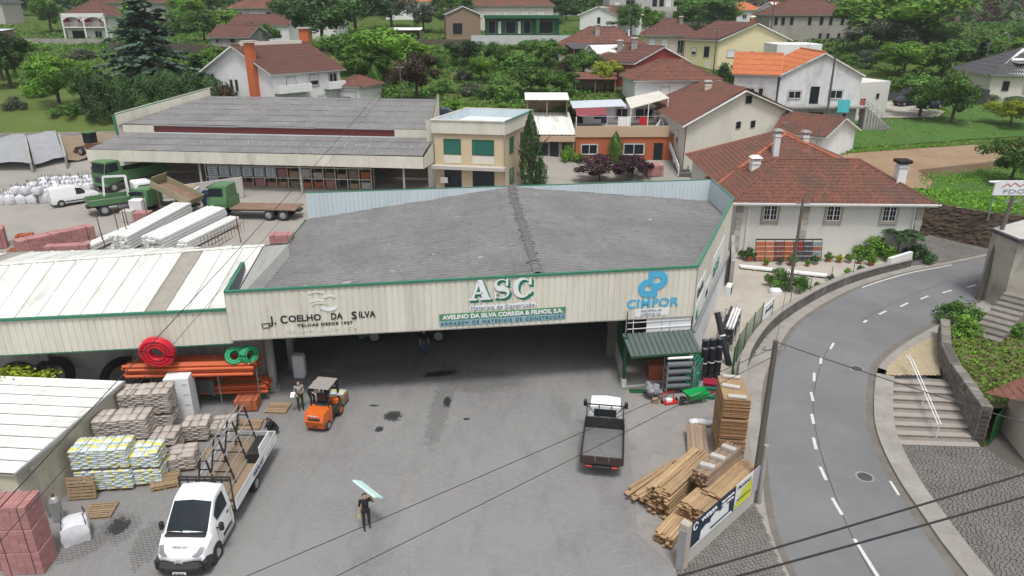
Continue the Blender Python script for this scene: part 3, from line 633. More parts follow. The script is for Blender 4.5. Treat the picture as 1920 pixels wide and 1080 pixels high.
for y, m, ox, oz in ((-.06, M_['inkgreen'], .13, -.15), (-.065, M_['inkgreen'], .09, -.1), (-.07, M_['inkgreen'], .045, -.05), (-.1, M_['inkwhite'], 0, 0)):
    poly2(A_polys(12.4, 5.76, 1.2, 1.16), y, .02, ox, oz).build('letter', m, dep)
    st, ps = S_pts(13.72, 5.76, .98, 1.16); st = [(a+ox, b+oz, c, d, e) for a, b, c, d, e in st]; k = stroke(st, y, .02); k2 = poly2(ps, y-.002, .02, ox, oz); k.add(k2.v, k2.f); k.build('letter', m, dep)
    st, ps = C_parts(14.85, 5.76, 1.0, 1.16); st = [(a+ox, b+oz, c, d, e) for a, b, c, d, e in st]; k = stroke(st, y, .02); k2 = poly2(ps, y-.002, .02, ox, oz); k.add(k2.v, k2.f); k.build('letter', m, dep)
MB().box(12.45, 16.1, -.05, -.04, 5.17, 5.42).build('sign_board', M_['inkwhite'], dep)
word('Materiais de Construção', .27, 12.5, 16.0, 5.22, mat('grey_blue_paint', (.25, .28, .36), .6), spacing=1.05).matrix_basis.translation += NF*.02
gb = MB().box(10.79, 17.76, -.06, -.045, 4.66, 5.05).build('sign_board', mat('sign_green_board', (.1, .27, .14), .5), dep)
gb = MB().box(10.79, 17.76, -.06, -.045, 4.31, 4.655).build('sign_board', mat('sign_blue_board', (.25, .42, .47), .5), dep)
o = word('AVELINO DA SILVA CORREIA & FILHOS, S.A.', .33, 10.98, 17.62, 4.74, M_['inkwhite'], off=.014); o.matrix_basis.translation += NF*.03
o = word('ARMAZÉM DE MATERIAIS DE CONSTRUÇÃO', .27, 10.86, 17.74, 4.39, M_['inkslate'], spacing=1.3, wordsp=1.3); o.matrix_basis.translation += NF*.03
# interlocked cp emblem and its name
def ring(cx, cz, ro, ri, a0, a1): 
    return stroke(arcpts(cx, cz, (ro+ri)/2, (ro+ri)/2*.92, a0, a1, lambda t: ro-ri, 22), -.08)
k = ring(22.42, 5.86, .58, .2, 90, 270); q = poly2([[(22.4, 5.32), (22.98, 5.32), (22.98, 5.7), (22.4, 5.7)], [(22.6, 5.69), (22.98, 5.69), (22.98, 6.0), (22.6, 6.0)], [(22.4, 6.02), (22.62, 6.02), (22.62, 6.4), (22.4, 6.4)]], -.08, .03); k.add(q.v, q.f); k.build('emblem', M_['inkblue'], dep)
k = ring(22.95, 6.32, .58, .2, -90, 90); q = poly2([[(22.4, 6.5), (22.97, 6.5), (22.97, 6.86), (22.4, 6.86)], [(22.4, 6.2), (22.72, 6.2), (22.72, 6.5), (22.4, 6.5)], [(22.62, 5.78), (22.97, 5.78), (22.97, 6.14), (22.62, 6.14)]], -.083, .03); k.add(q.v, q.f); k.build('emblem', M_['inkblue'], dep)
word('CIMPOR', .72, 21.24, 24.28, 4.72, M_['inkblue'], off=.022, spacing=1.08)
MB().box(21.75, 23.75, -.05, -.04, 4.17, 4.62).build('sign_board', M_['inkwhite'], dep)
for s, z in (('INDUSTRIA DE', 4.44), ('CIMENTOS, S.A.', 4.22)): word(s, .2, 22.1, 23.3, z, mat('grey_blue_paint', (.25, .28, .36), .6), spacing=1.1).matrix_basis.translation += NF*.02
# boards on the right flank
d2 = V((BR0[0]-FR[0], BR0[1]-FR[1], 0)).normalized(); W2 = lambda t, z, off=.06: DO+E1*(FR[0]+d2.x*t+d2.y*off)+V((-sin(D), cos(D), 0))*(FR[1]+d2.y*t-d2.x*off)+V((0, 0, z))
X2 = (W2(1, 0)-W2(0, 0)).normalized()
for t0, t1, z0, z1, s, m, sz in ((.35, 3.6, 4.6, 5.6, 'Kineder', M_['ink'], .8), (.6, 3.4, 3.2, 4.4, 'hg', M_['greenpipe'], 1.0), (4.3, 6.4, 3.2, 4.3, 'AEG', M_['ink'], .6), (7.2, 12.8, 3.4, 5.2, 'REDES', M_['inkgreen'], 1.2)):
    mb = MB(); q = [W2(t0, z0), W2(t1, z0), W2(t1, z1), W2(t0, z1)]; mb.add([p for p in q]+[p-V((X2.y, -X2.x, 0))*.03 for p in q], [(0, 1, 2, 3), (7, 6, 5, 4), (0, 4, 5, 1), (1, 5, 6, 2), (2, 6, 7, 3), (3, 7, 4, 0)]).build('sign_board', M_['inkwhite'], dep, world=True)
    text(dep, s, sz, face_matrix(W2(t0+.15, z0+.2, .075), X2), m, sx=.95)
# ---- shop corner under the fascia
M_['shopwhite'] = mat('white_infill_panel', (.7, .73, .75), .5)
for a, b in ((22.53, 23.43), (23.46, 23.92), (23.95, 25.2)):
    for z0, z1 in ((3.0, 3.38), (3.4, 3.76), (3.78, 4.05)): MB().box(a, b, .05, .1, z0, z1).build('infill_panel', M_['shopwhite'], dep)
mb = MB()
for x in (21.3, 21.72): mb.box(x, x+.04, .02, .06, 3.0, 4.1)
for z in (3.0, 3.38, 3.77): mb.box(21.3, 25.2, .0, .045, z, z+.03)
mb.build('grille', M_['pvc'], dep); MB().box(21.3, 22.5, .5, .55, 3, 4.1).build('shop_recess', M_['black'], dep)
mb = MB(); mb.wave([(21.1, .0, 3.1), (21.1, -1.75, 2.52), (25.2, -1.75, 2.52), (25.2, .0, 3.1)], .3, .07, ns=10, shape='trap', flat=.8); mb.build('awning', mat('dark_green_roof_sheet', (.095, .12, .112), .5, (.06, .085, .078), 1.5, .7), dep)
mb = MB(); mb.bar((21.1, -1.75, 2.5), (25.2, -1.75, 2.5), .06, .08); mb.bar((21.12, .0, 3.05), (21.12, -1.75, 2.48), .05); mb.bar((25.18, .0, 3.05), (25.18, -1.75, 2.48), .05); mb.build('awning_frame', M_['dkgreen'], dep)
MB().box(21.12, 21.3, -.5, -.3, .5, 3.1).build('post', M_['dkgreen'], dep); MB().box(21.1, 21.34, -.56, -.24, 0, .5).build('post_base', M_['white'], dep)
MB().box(24.9, 25.2, -.1, .1, 0, 3.0).build('post', M_['dkgreen'], dep)
mb = MB(); mb.quad((21.2, -.3, 0), (22.9, 9.4, 0), (22.9, 9.4, 1.0), (21.2, -.3, 1.0)); mb.quad((21.36, -.3, 0), (23.06, 9.4, 0), (23.06, 9.4, 1.0), (21.36, -.3, 1.0)); mb.quad((21.2, -.3, 1), (22.9, 9.4, 1), (23.06, 9.4, 1), (21.36, -.3, 1)); mb.build('low_wall', M_['lightconc'], dep)
mb = MB(); mb.quad((21.28, -.3, 1), (22.98, 9.4, 1), (22.98, 9.4, 4.6), (21.28, -.3, 4.6)); mb.build('side_screen', M_['dkgreen'], dep)
MB().box(21.3, 25.2, 3.4, 3.5, 0, 4.2).build('shop_wall', M_['inwall'], dep)
MB().prism([(21.3, -.55), (25.15, -.2), (27.5, 3.4), (21.9, 3.4)], .01, .05).build('shop_floor', M_['lightconc'], dep)
MB().box(21.15, 23.0, -.62, -.5, 0, .09).build('threshold', M_['white'], dep)
# ================================================================ WHITE-ROOFED SHED RANGE ON THE LEFT
sh = thing('store_building', 'long store with white ribbed roof and two grimy rooflights', 'warehouse', (-14.6, 34.2, 0))
def Ex(x): return V((x, 34.2+(x+14.6)*.125, 5.92))
def Rx(x): x2 = -14.95+(x+14.6)*1.07; return V((x2, 41.28+(x2+15.73)*.254, 7.0))
def Bx(x): x2 = -14.75+(x+14.6)*1.2; return V((x2, 45.35+(x2+14.8)*.1, 5.85))
xs = [-14.62-i*1.02 for i in range(27)]
for i, (a, b) in enumerate(zip(xs, xs[1:])):
    m = M_['rooflight'] if i in (3, 13, 23) else M_['roofwhite']
    for lo, hi in ((Ex, Rx), (Bx, Rx)):
        k = MB(); up = (hi((a+b)/2)-lo((a+b)/2))
        P = [lo(a), lo(b), hi(b), hi(a)]; n_ = 10; prof = []
        for j in range(n_+1):
            t = .012+.976*j/n_; h = .08 if j in (0, n_) else (.03 if j in (3, 7) else 0)
            p, q = P[0].lerp(P[1], t), P[3].lerp(P[2], t); k.v += [p+V((0, 0, h)), q+V((0, 0, h))]
        for j in range(n_): k.f.append((2*j, 2*j+1, 2*j+3, 2*j+2)); k.m.append(0)
        k.build('roof_sheet', m, sh, world=True)
k = MB(); q = [Ex(-14.62), Rx(-14.62), Bx(-14.62)]; k.quad(V((q[0].x, q[0].y, 4.7)), *q, V((q[2].x, q[2].y, 4.7))); k.build('gable_end', M_['roofwhite'], sh, world=True)
MB().bar(Rx(-14.6)+V((0, 0, .04)), Rx(-42)+V((0, 0, .04)), .3, .05).build('ridge_cap', M_['roofwhite'], sh, world=True)
for i, (a, b) in enumerate(zip(xs, xs[1:])):
    p, q = Ex(b), Ex(a); ribpanel(p.xy, q.xy, 4.0, 4.0, 5.92, 5.92, .34).build('panel', M_['panel'], sh, world=True)
MB().bar(Ex(-14.6)+V((0, -.05, .02)), Ex(-42)+V((0, -.05, .02)), .16, .13).build('edge_trim', M_['green'], sh, world=True)
MB().bar(Ex(-14.6)+V((0, 0, -1.94)), Ex(-42)+V((0, 0, -1.94)), .08, .06).build('edge_trim', M_['green'], sh, world=True)
M_['sootwall'] = mat('sooty_render', (.46, .45, .43), .95, (.34, .33, .315), .5, .7, dirt=(.05, .05, .052), dscale=.3, damt=.8, dstretch=(1, 1, .4))
def yw(x): return 36.95+(x+24)*.03
mb = MB(); mb.add([(-45, yw(-45), -.1), (-14, yw(-14), -.1), (-14, yw(-14), 5.7), (-45, yw(-45), 5.7), (-45, yw(-45)+.25, -.1), (-14, yw(-14)+.25, -.1), (-14, yw(-14)+.25, 5.7), (-45, yw(-45)+.25, 5.7)], [(0, 1, 2, 3), (5, 4, 7, 6), (3, 2, 6, 7), (1, 5, 6, 2)]).build('wall', M_['sootwall'], sh, world=True)
mb = MB(); mb.add([(-48, 42.2, 0), (-15.2, 45.4, 0), (-15.2, 45.4, 5.8), (-48, 42.2, 5.8), (-48, 42.45, 0), (-15.2, 45.65, 0), (-15.2, 45.65, 5.8), (-48, 42.45, 5.8)], [(0, 1, 2, 3), (5, 4, 7, 6), (3, 2, 6, 7), (1, 5, 6, 2)]).build('wall', M_['inwall'], sh, world=True)
for x in (-21.3, -26.4, -31.5): MB().box(x-.15, x+.15, yw(x)-.35, yw(x)-.01, 0, 4.6).build('column', M_['concrete'], sh, world=True)
# small white shed in the foreground
ws = thing('small_shed', 'low cream walled shed with streaked white ribbed roof', 'shed', (-20.2, 29, 0))
SA, SB, SC_, SD = V((-20.15, 24.45, 2.75)), V((-19.4, 31.9, 2.95)), V((-26.2, 32.2, 3.1)), V((-26.8, 24.9, 2.9))
for i in range(9):
    t, u = i/9, (i+1)/9; p, q, r, s_ = SA.lerp(SB, t), SA.lerp(SB, u), SD.lerp(SC_, u), SD.lerp(SC_, t); k = MB(); n_ = 6
    for j in range(n_+1):
        tj = .03+.94*j/n_; a, b = p.lerp(q, tj), s_.lerp(r, tj); h = .06 if j in (0, n_) else (.03 if j == 3 else 0); k.v += [a+V((0, 0, h)), b+V((0, 0, h))]
    for j in range(n_): k.f.append((2*j, 2*j+2, 2*j+3, 2*j+1)); k.m.append(0)
    k.build('roof_sheet', M_['roofwhite'], ws, world=True)
MB().quad(*[p-V((0, 0, .05)) for p in (SA, SB, SC_, SD)]).build('seam_backing', M_['rooflight'], ws, world=True)  # dark board added beneath so the gaps between sheets show as lines
M_['creamwall'] = mat('stained_cream_wall', (.56, .53, .42), .9, (.47, .44, .35), .7, .6, dirt=(.16, .145, .12), dscale=.5, damt=.65, dstretch=(1, 1, .5))
mb = MB(); w4 = [(-20.25, 24.6), (-19.55, 31.85), (-26, 32.1), (-26.6, 25)]
for (a, b), (c, d), z0, z1 in zip(w4, w4[1:]+w4[:1], (2.7, 2.9, 3, 2.85), (2.9, 3, 2.85, 2.7)): mb.quad((a, b, -.1), (c, d, -.1), (c, d, z1), (a, b, z0))
mb.build('wall', M_['creamwall'], ws, world=True)
cap(ws, [SA-V((20.2-20.2, 0, 0))+V((20.2, -29, .0)), SB+V((20.2, -29, .0))], .1, .14, M_['steel'], 'gutter')
k = MB(); k.tube([(-19.95, 25.2, 2.6), (-19.9, 25.2, 1.2), (-19.86, 25.25, .1)], .05); k.build('downpipe', M_['steel'], ws, world=True)
# ================================================================ HOUSES
def R4(x, y, rot, w_, d):
    """plan corners A B C D of a rectangle whose front-left corner is (x, y)"""
    a, b = V((cos(rot), sin(rot))), V((-sin(rot), cos(rot))); p = V((x, y)); return [p, p+a*w_, p+a*w_+b*d, p+b*d]
def roofplane(parent, poly, m, period, far):
    k = MB(); k.wave(poly, period, .05 if not far else .07, .42 if not far else 1.1, .03, 4 if not far else 3, 'barrel'); o = k.build('roof', m, parent, world=True)
    return o
def window(parent, p, xd, w_, h, style, part=None):
    """p = bottom centre on the wall face; xd = direction along the wall"""
    x = V((xd[0], xd[1], 0)).normalized(); n = V((x.y, -x.x, 0)); p = V(p)
    Mx = Matrix((x, -n, V((0, 0, 1)))).transposed().to_4x4(); Mx.translation = p
    B = lambda k, x0, x1, y0, y1, z0, z1: k.box(x0, x1, y0, y1, z0, z1, Mx)
    fr = .06 if w_ < 3 else .08; k = MB(); isdoor = style in ('d', 'dw', 'dr', 'gate')
    fm = {'g': M_['pvc'], 'd': M_['black'], 'gr': M_['dkgreen'], 'b': M_['concrete'], 'o': M_['greystone'], 'k': M_['greystone'], 'dr': M_['redplastic']}.get(style, M_['pvc'])
    B(k, -w_/2, -w_/2+fr, -.07, .02, 0, h); B(k, w_/2-fr, w_/2, -.07, .02, 0, h); B(k, -w_/2+fr, w_/2-fr, -.07, .02, h-fr, h)
    if not isdoor: B(k, -w_/2+fr, w_/2-fr, -.07, .02, 0, fr)
    if style == 'w' and w_ > .8: B(k, -.03, .03, -.06, .0, fr, h-fr)
    if style == 'g':
        B(k, -.05, .05, -.06, .0, fr, h-fr)
        for sx in (-1, 1): B(k, sx*w_/4-.015, sx*w_/4+.015, -.05, .0, fr, h-fr)
        for q in (1, 2): B(k, -w_/2+fr, w_/2-fr, -.048, -.001, h*q/3-.015, h*q/3+.015)
    o = k.build('door' if isdoor else 'window', fm, parent, world=True)
    pane = {'s': M_['shutter'], 'gr': M_['glassgreen'], 'dw': M_['white'], 'dr': M_['redwall']}.get(style, M_['glass']); k = MB()
    if style == 'h': B(k, -w_/2+fr, w_/2-fr, -.03, -.002, fr, h*.45); MBs = MB(); B(MBs, -w_/2+fr, w_/2-fr, -.05, -.002, h*.45, h-fr); q = MBs.build('shutter', M_['shutter'], o)
    else: B(k, -w_/2+fr, w_/2-fr, -.03, -.002, 0 if isdoor else fr, h-fr)
    if style == 'h': q.matrix_parent_inverse = ROOT[parent.name].inverted().inverted() if False else Matrix.Identity(4)
    k.build('door_leaf' if isdoor else ('shutter' if style == 's' else 'pane'), pane, o)
    if style == 'b':
        k = MB()
        for q in range(1, 5): B(k, -w_/2+w_*q/5-.012, -w_/2+w_*q/5+.012, -.1, -.075, .0, h)
        for q in range(1, 4): B(k, -w_/2, w_/2, -.09, -.07, h*q/4-.012, h*q/4+.012)
        k.build('grille', M_['black'], o)
    if style == 'g':
        k = MB(); s_ = .2; B(k, -w_/2-s_, -w_/2, -.09, .02, -.35, h); B(k, w_/2, w_/2+s_, -.09, .02, -.35, h); B(k, -w_/2-s_-.04, w_/2+s_+.04, -.1, .02, h, h+.26); B(k, -w_/2, w_/2, -.12, .02, -.24, 0); k.build('surround', M_['granite'], o)
    elif style in ('w', 's', 'h', 'o') and not isdoor: k = MB(); B(k, -w_/2-.1, -w_/2-.001, -.05, .02, 0, h+.1); B(k, w_/2+.001, w_/2+.1, -.05, .02, 0, h+.1); B(k, -w_/2, w_/2, -.05, .02, h+.001, h+.1); B(k, -w_/2-.08, w_/2+.08, -.12, .02, -.07, -.001); k.build('sill', M_['concrete'], o)
    return o
def house(name, label, P4, z0, ze, roof, zr, wm, rm, wins=(), chim=(), ov=.45, far=False, period=.26, group=None, cat='house', trim=None, fascia=None):
    A, B, C, D_ = [V((p[0], p[1])) for p in P4]; cen = (A+B+C+D_)/4; t = thing(name, label, cat, (cen.x, cen.y, z0), 0, group); zb = z0-3
    k = MB(); ring = [A, B, C, D_]
    for p, q in zip(ring, ring[1:]+ring[:1]): k.quad((p.x, p.y, zb), (q.x, q.y, zb), (q.x, q.y, ze), (p.x, p.y, ze))
    mAB, mBC, mCD, mDA = (A+B)/2, (B+C)/2, (C+D_)/2, (D_+A)/2
    if roof == 'gAB': k.quad((A.x, A.y, ze), (B.x, B.y, ze), (mAB.x, mAB.y, zr)); k.quad((C.x, C.y, ze), (D_.x, D_.y, ze), (mCD.x, mCD.y, zr))
    if roof == 'gBC': k.quad((B.x, B.y, ze), (C.x, C.y, ze), (mBC.x, mBC.y, zr)); k.quad((D_.x, D_.y, ze), (A.x, A.y, ze), (mDA.x, mDA.y, zr))
    if roof == 'flat': k.quad(*[(p.x, p.y, ze) for p in ring])
    k.build('wall', wm, t, world=True)
    uAB, uAD = (B-A).normalized(), (D_-A).normalized(); W_, Dp = (B-A).length, (D_-A).length
    sl = (zr-ze)/((W_ if roof == 'gAB' else Dp)/2) if roof in ('gAB', 'gBC') else (zr-ze)/(min(W_, Dp)/2)
    dz = ov*sl; e = lambda p, a, b, z: (p.x+uAB.x*a+uAD.x*b, p.y+uAB.y*a+uAD.y*b, z)
    ea, eb, ec, ed = e(A, -ov, -ov, ze-dz), e(B, ov, -ov, ze-dz), e(C, ov, ov, ze-dz), e(D_, -ov, ov, ze-dz); planes = []
    up = .04
    if roof == 'gAB':
        r0, r1 = e(mAB, 0, -ov, zr), e(mCD, 0, ov, zr); planes = [[ea, r0, r1, ed], [eb, ec, r1, r0]]
    elif roof == 'gBC':
        r0, r1 = e(mDA, -ov, 0, zr), e(mBC, ov, 0, zr); planes = [[ea, eb, r1, r0], [ec, ed, r0, r1]]
    elif roof in ('hip', 'pyr'):
        if W_ >= Dp: h = Dp/2 if roof == 'hip' else W_/2; r0, r1 = e(mDA, h, 0, zr), e(mBC, -h, 0, zr); planes = [[ea, eb, r1, r0], [ec, ed, r0, r1], [ed, ea, r0], [eb, ec, r1]]
        else: h = W_/2 if roof == 'hip' else Dp/2; r0, r1 = e(mAB, 0, h, zr), e(mCD, 0, -h, zr); planes = [[eb, ec, r1, r0], [ed, ea, r0, r1], [ea, eb, r0], [ec, ed, r1]]
    for pl in planes:
        pl = [p for i, p in enumerate(pl) if (V(p)-V(pl[i-1])).length > .05]
        o = roofplane(t, [(p[0], p[1], p[2]+up) for p in pl], rm, period, far)
    if planes:
        k = MB()
        for pl in planes:
            pl = [p for i, p in enumerate(pl) if (V(p)-V(pl[i-1])).length > .05]
            P = [V(p)+V((0, 0, up-.012)) for p in pl]; nn = (P[1]-P[0]).cross(P[-1]-P[0])
            if nn.z < 0: P.reverse()
            k.sheet3(P, .16)
        k.build('eaves', trim or M_['white'], t, world=True)
        k = MB(); L = [(V(r0), V(r1))]
        if roof in ('hip', 'pyr'): L += [(V(q), V(r)) for q, r in ((ea, r0), (ed, r0 if W_ >= Dp else r1), (eb, r1 if W_ >= Dp else r0), (ec, r1))]
        for a, b in L:
            if (b-a).length > .1: k.tube([a+V((0, 0, .06)), b+V((0, 0, .06))], .13 if not far else .16, 6)
        k.build('ridge_tiles', rm, t, world=True)
    edges = {'f': (A, B), 'r': (B, C), 'b': (C, D_), 'l': (D_, A)}
    for face, s, z, w_, h, st in wins:
        p, q = edges[face]; d = (q-p).normalized(); c = p+d*s; window(t, (c.x, c.y, z0+z), d, w_, h, st)
    for cx, cy, cz, w_, h, m, capm in chim: chimney(t, cx, cy, cz, w_, h, m, capm)
    return t
def chimney(t, x, y, z, w_, h, m, capm):
    k = MB(); k.cbox(x-w_/2, x+w_/2, y-w_/2, y+w_/2, z-1, z+h, .02); k.box(x-w_/2-.06, x+w_/2+.06, y-w_/2-.06, y+w_/2+.06, z+h-.3, z+h-.22); o = k.build('chimney', m, t, world=True)
    k = MB(); c = w_/2+.14; k.add([(x-c, y-c, z+h+.22), (x+c, y-c, z+h+.22), (x+c, y+c, z+h+.22), (x-c, y+c, z+h+.22), (x-c*.6, y-c*.6, z+h+.42), (x+c*.6, y-c*.6, z+h+.42), (x+c*.6, y+c*.6, z+h+.42), (x-c*.6, y+c*.6, z+h+.42)], [(3, 2, 1, 0), (4, 5, 6, 7), (0, 1, 5, 4), (1, 2, 6, 5), (2, 3, 7, 6), (3, 0, 4, 7)])
    for a, b in ((-1, -1), (1, -1), (1, 1), (-1, 1)): k.box(x+a*w_*.4-.05, x+a*w_*.4+.05, y+b*w_*.4-.05, y+b*w_*.4+.05, z+h, z+h+.22)
    k.build('chimney_cap', capm, o)
    return o
# ---- tiled house beside the bend
P4 = R4(19.3, 60.1, rad(-2), 15.8, 8.6)
th = house('tiled_house', 'pale rendered house with broad red hipped tile roof beside the road bend', P4, .35, 5.3, 'hip', 7.75, M_['palewall'], M_['tile'],
    [('f', 2.9, 3.0, 1.15, 1.4, 'g'), ('f', 8.25, 3.0, 1.15, 1.4, 'g'), ('f', 12.95, 3.0, 1.15, 1.4, 'g')], ov=.75, period=.24)
P5 = R4(19.6, 66.2, rad(-2), 15.2, 13.5); k = MB()
for p, q in zip(P5, P5[1:]+P5[:1]): k.quad((p.x, p.y, -2), (q.x, q.y, -2), (q.x, q.y, 5.3), (p.x, p.y, 5.3))
k.build('wall', M_['palewall'], th, world=True)
e0, e1_, e2_, e3 = [(p.x+a*.7, p.y+b*.7, 5.1) for p, a, b in zip(P5, (-1, 1, 1, -1), (-1, -1, 1, 1))]; ra, rb = (27.0, 71.8, 8.7), (27.6, 74.5, 8.7)
for pl in ([e0, e1_, ra], [e1_, e2_, rb, ra], [e3, e0, ra, rb], [e2_, e3, rb]): roofplane(th, pl, M_['tile'], .24, False)
k = MB()
for a, b in ((e0, ra), (e1_, ra), (ra, rb), (e2_, rb), (e3, rb)): k.tube([V(a)+V((0, 0, .06)), V(b)+V((0, 0, .06))], .13, 6)
k.build('ridge_tiles', M_['tile_or'], th, world=True)
soot = mat('soot_black', (.02, .018, .016), .9)
chimney(th, 22.0, 64.8, 6.4, .75, 1.2, M_['whitewall'], M_['white']); chimney(th, 25.3, 69.2, 7.6, .55, 1.7, M_['stainwall'], M_['concrete'])
chimney(th, 29.2, 72.2, 8.2, .6, .5, M_['whitewall'], M_['concrete']); chimney(th, 33.6, 61.6, 5.9, .75, 2.0, M_['whitewall'], soot)
MB().cbox(33.0, 34.2, 61.0, 62.2, 8.0, 8.3, .08).build('chimney_hood', soot, th, world=True)
g = rnd(8)
for px in (19.55, 25.15, 34.75):               # granite quoins, block by block
    for i in range(9): wq = .62 if i % 2 else .5; MB().cbox(px-wq/2, px+wq/2, 59.93-(px-19.3)*.035, 60.1-(px-19.3)*.035, .35+i*.53, .35+i*.53+.51, .02).build('quoin', M_['granite'] if g.random() < .7 else M_['pallet'] if False else M_['lightconc'], th, world=True)
MB().bar((18.5, 59.35, 4.98), (36, 58.75, 4.98), .12, .12).build('gutter', M_['white'], th, world=True)
for x, y in ((20.3, 59.85), (34.3, 59.4)): MB().tube([(x, y, 4.9), (x, y, .3)], .05).build('downpipe', M_['pvc'], th, world=True)
# ---- cream gabled house and its lower wing
ch = house('gabled_house', 'tall cream house with wide gable and rusty red tiles behind the tiled house', [(20, 84.3), (36.2, 95), (33.5, 110), (19.4, 101.5)], 1.9, 8, 'gAB', 11.2, M_['cream'], M_['tile'],
    [('f', 9.2, 4.7, .9, .9, 'b'), ('f', 11.9, 4.6, .9, .9, 'b'), ('f', 10.6, 7.6, 1.2, 1.0, 'b'), ('l', 14.2, 3.3, 1.0, 1.5, 'h'), ('l', 8.5, 3.0, 1.4, 1.9, 'w')], [(25.4, 96.5, 9.6, .8, 1.7, M_['cream'], M_['concrete'])], ov=.7, period=.28)
MB().tube([(20.12, 84.15, 7.8), (20.05, 84.1, 1.5)], .06).build('downpipe', M_['rust'], ch, world=True)
house('house_wing', 'low white wing with red tiled gable beyond the cream house', [(33.0, 90.5), (37.2, 87.0), (43.5, 92.2), (38.2, 98)], 2.5, 6.2, 'gBC', 7.9, M_['whitewall'], M_['tile'], [('f', 1.2, 1.2, .5, .5, 'k')], ov=.6, period=.28)
# ---- orange terrace-roofed building with outside stairs
ob = thing('terrace_building', 'orange rendered flat building with roof terrace and beige parapet', 'building', (13, 88.9, 2.8))
OA, OB_ = (7.8, 88.7), (20.2, 88.9)
k = MB(); k.prism([(7.8, 88.7), (20.2, 88.9), (20.2, 101), (7.8, 101)], .5, 6.0); k.build('wall', mat('orange_render', (.4, .115, .045), .85, (.33, .09, .04), 1, .5), ob, world=True)
k = MB(); k.prism([(7.7, 88.55), (19.2, 88.75), (19.2, 88.95), (7.7, 88.75)], 5.7, 7.0); k.build('parapet', mat('beige_tile_band', (.5, .37, .26), .85, (.43, .31, .21), 4, .6, stretch=(1, 1, 8)), ob, world=True)
window(ob, (9.5, 88.73, 3.6), (1, 0), 2.0, 1.2, 'w'); window(ob, (15.0, 88.82, 3.55), (1, 0), 2.5, 1.3, 'w'); window(ob, (18.0, 88.87, 2.75), (1, 0), 1.1, 2.2, 'd')
M_['terr'] = mat('terrace_tile', (.3, .25, .22), .85)
k = MB(); k.box(7.8, 20.2, 88.8, 101, 6.004, 6.03); k.build('terrace_floor', M_['terr'], ob, world=True)
k = MB(); k.prism([(9.5, 97.5), (19.4, 98), (19.4, 101), (9.5, 101)], 6, 8.2); k.build('rear_room', M_['whitewall'], ob, world=True)
for x, w_, st in ((11.5, 1.2, 'k'), (14.6, 1.6, 'w'), (17.6, 2.4, 'w')): window(ob, (x, 97.5+(x-9.5)*.05, 6.6), (1, .05), w_, 1.4, st)
k = MB(); k.sheet3([(7.9, 95.6, 8.3), (14.9, 95.9, 8.55), (14.9, 101, 8.8), (7.9, 101, 8.55)], .08); k.build('lean_to_roof', mat('pale_blue_sheet', (.55, .6, .66), .5), ob, world=True)
k = MB(); k.sheet3([(15.2, 94.4, 8.4), (20.3, 95.6, 9.6), (20.0, 101, 9.9), (15.4, 100.5, 9.0)], .08); k.build('lean_to_roof', M_['panel'], ob, world=True)
k = MB(); k.sheet3([(8.2, 93.2, 7.6), (12.1, 93.4, 7.7), (12.1, 95.7, 8.35), (8.2, 95.5, 8.3)], .05); k.build('awning', mat('maroon_awning', (.22, .05, .06), .8), ob, world=True)
for x, y, z in ((8.2, 93.3, 7.5), (12.1, 93.4, 7.6), (15.3, 94.5, 8.4), (20.2, 95.6, 9.5), (17.6, 94.9, 8.9)): MB().box(x-.05, x+.05, y-.05, y+.05, 6, z).build('post', M_['pvc'], ob, world=True)
# stairs: each step a block
for i in range(14):
    t = i/14; z = 6.0-t*3.9; y = 94.5-t*11.2; x = 19.2+.1*t; MB().box(x+.3, x+1.7, y-.85, y, z-.5, z).build('stair_step', mat('dark_stone_step', (.09, .088, .085), .8, (.14, .135, .13), 3, .7), ob, world=True)
k = MB()
for q in (0, .28, .56): k.bar((19.3, 94.6, 6.5+q), (19.45, 83.3, 2.6+q), .09, .16); k.bar((17.6, 89.2, 6.35+q), (19.3, 94.6, 6.5+q), .09, .16)
for t in (0, .25, .5, .75, 1): k.bar((19.3+.15*t, 94.6-11.3*t, 6.0-3.9*t), (19.3+.15*t, 94.6-11.3*t, 7.15-3.9*t), .12)
k.build('balustrade', M_['white'], ob, world=True)
# laundry on the terrace
def sheet_cloth(label, x, y, z, w_, h, m, seed):
    k = MB(); g = rnd(seed); n = 10; ys = [g.uniform(-.07, .07) for _ in range(n+1)]
    for j in range(5):
        for i in range(n+1): k.v.append((x-w_/2+w_*i/n, y+ys[i]*(j/4)*1.5, z-h*j/4-(.04*sin(i*2) if j == 4 else 0)))
    for j in range(4):
        for i in range(n): k.f.append((j*(n+1)+i, (j+1)*(n+1)+i, (j+1)*(n+1)+i+1, j*(n+1)+i+1)); k.m.append(0)
    tag(k.build('laundry', m, smooth=60), label, 'laundry', 'washing hung on the terrace')
sheet_cloth('white sheet drying on the orange terrace', 14.0, 91.5, 7.75, 1.5, 1.15, M_['white'], 1); sheet_cloth('red towel drying on the orange terrace', 16.4, 91.6, 7.75, .95, 1.0, M_['redplastic'], 2)
sheet_cloth('dark trousers drying on the orange terrace', 11.6, 92.3, 7.75, .75, .9, mat('navy_cloth', (.012, .016, .04), .9), 3)
tag(MB().tube([(8.4, 91.9, 7.8), (14, 91.5, 7.74), (19.2, 91.7, 7.82)], .012, 4).build('washing_line', M_['steel']), 'thin washing line over the orange terrace', 'washing line')
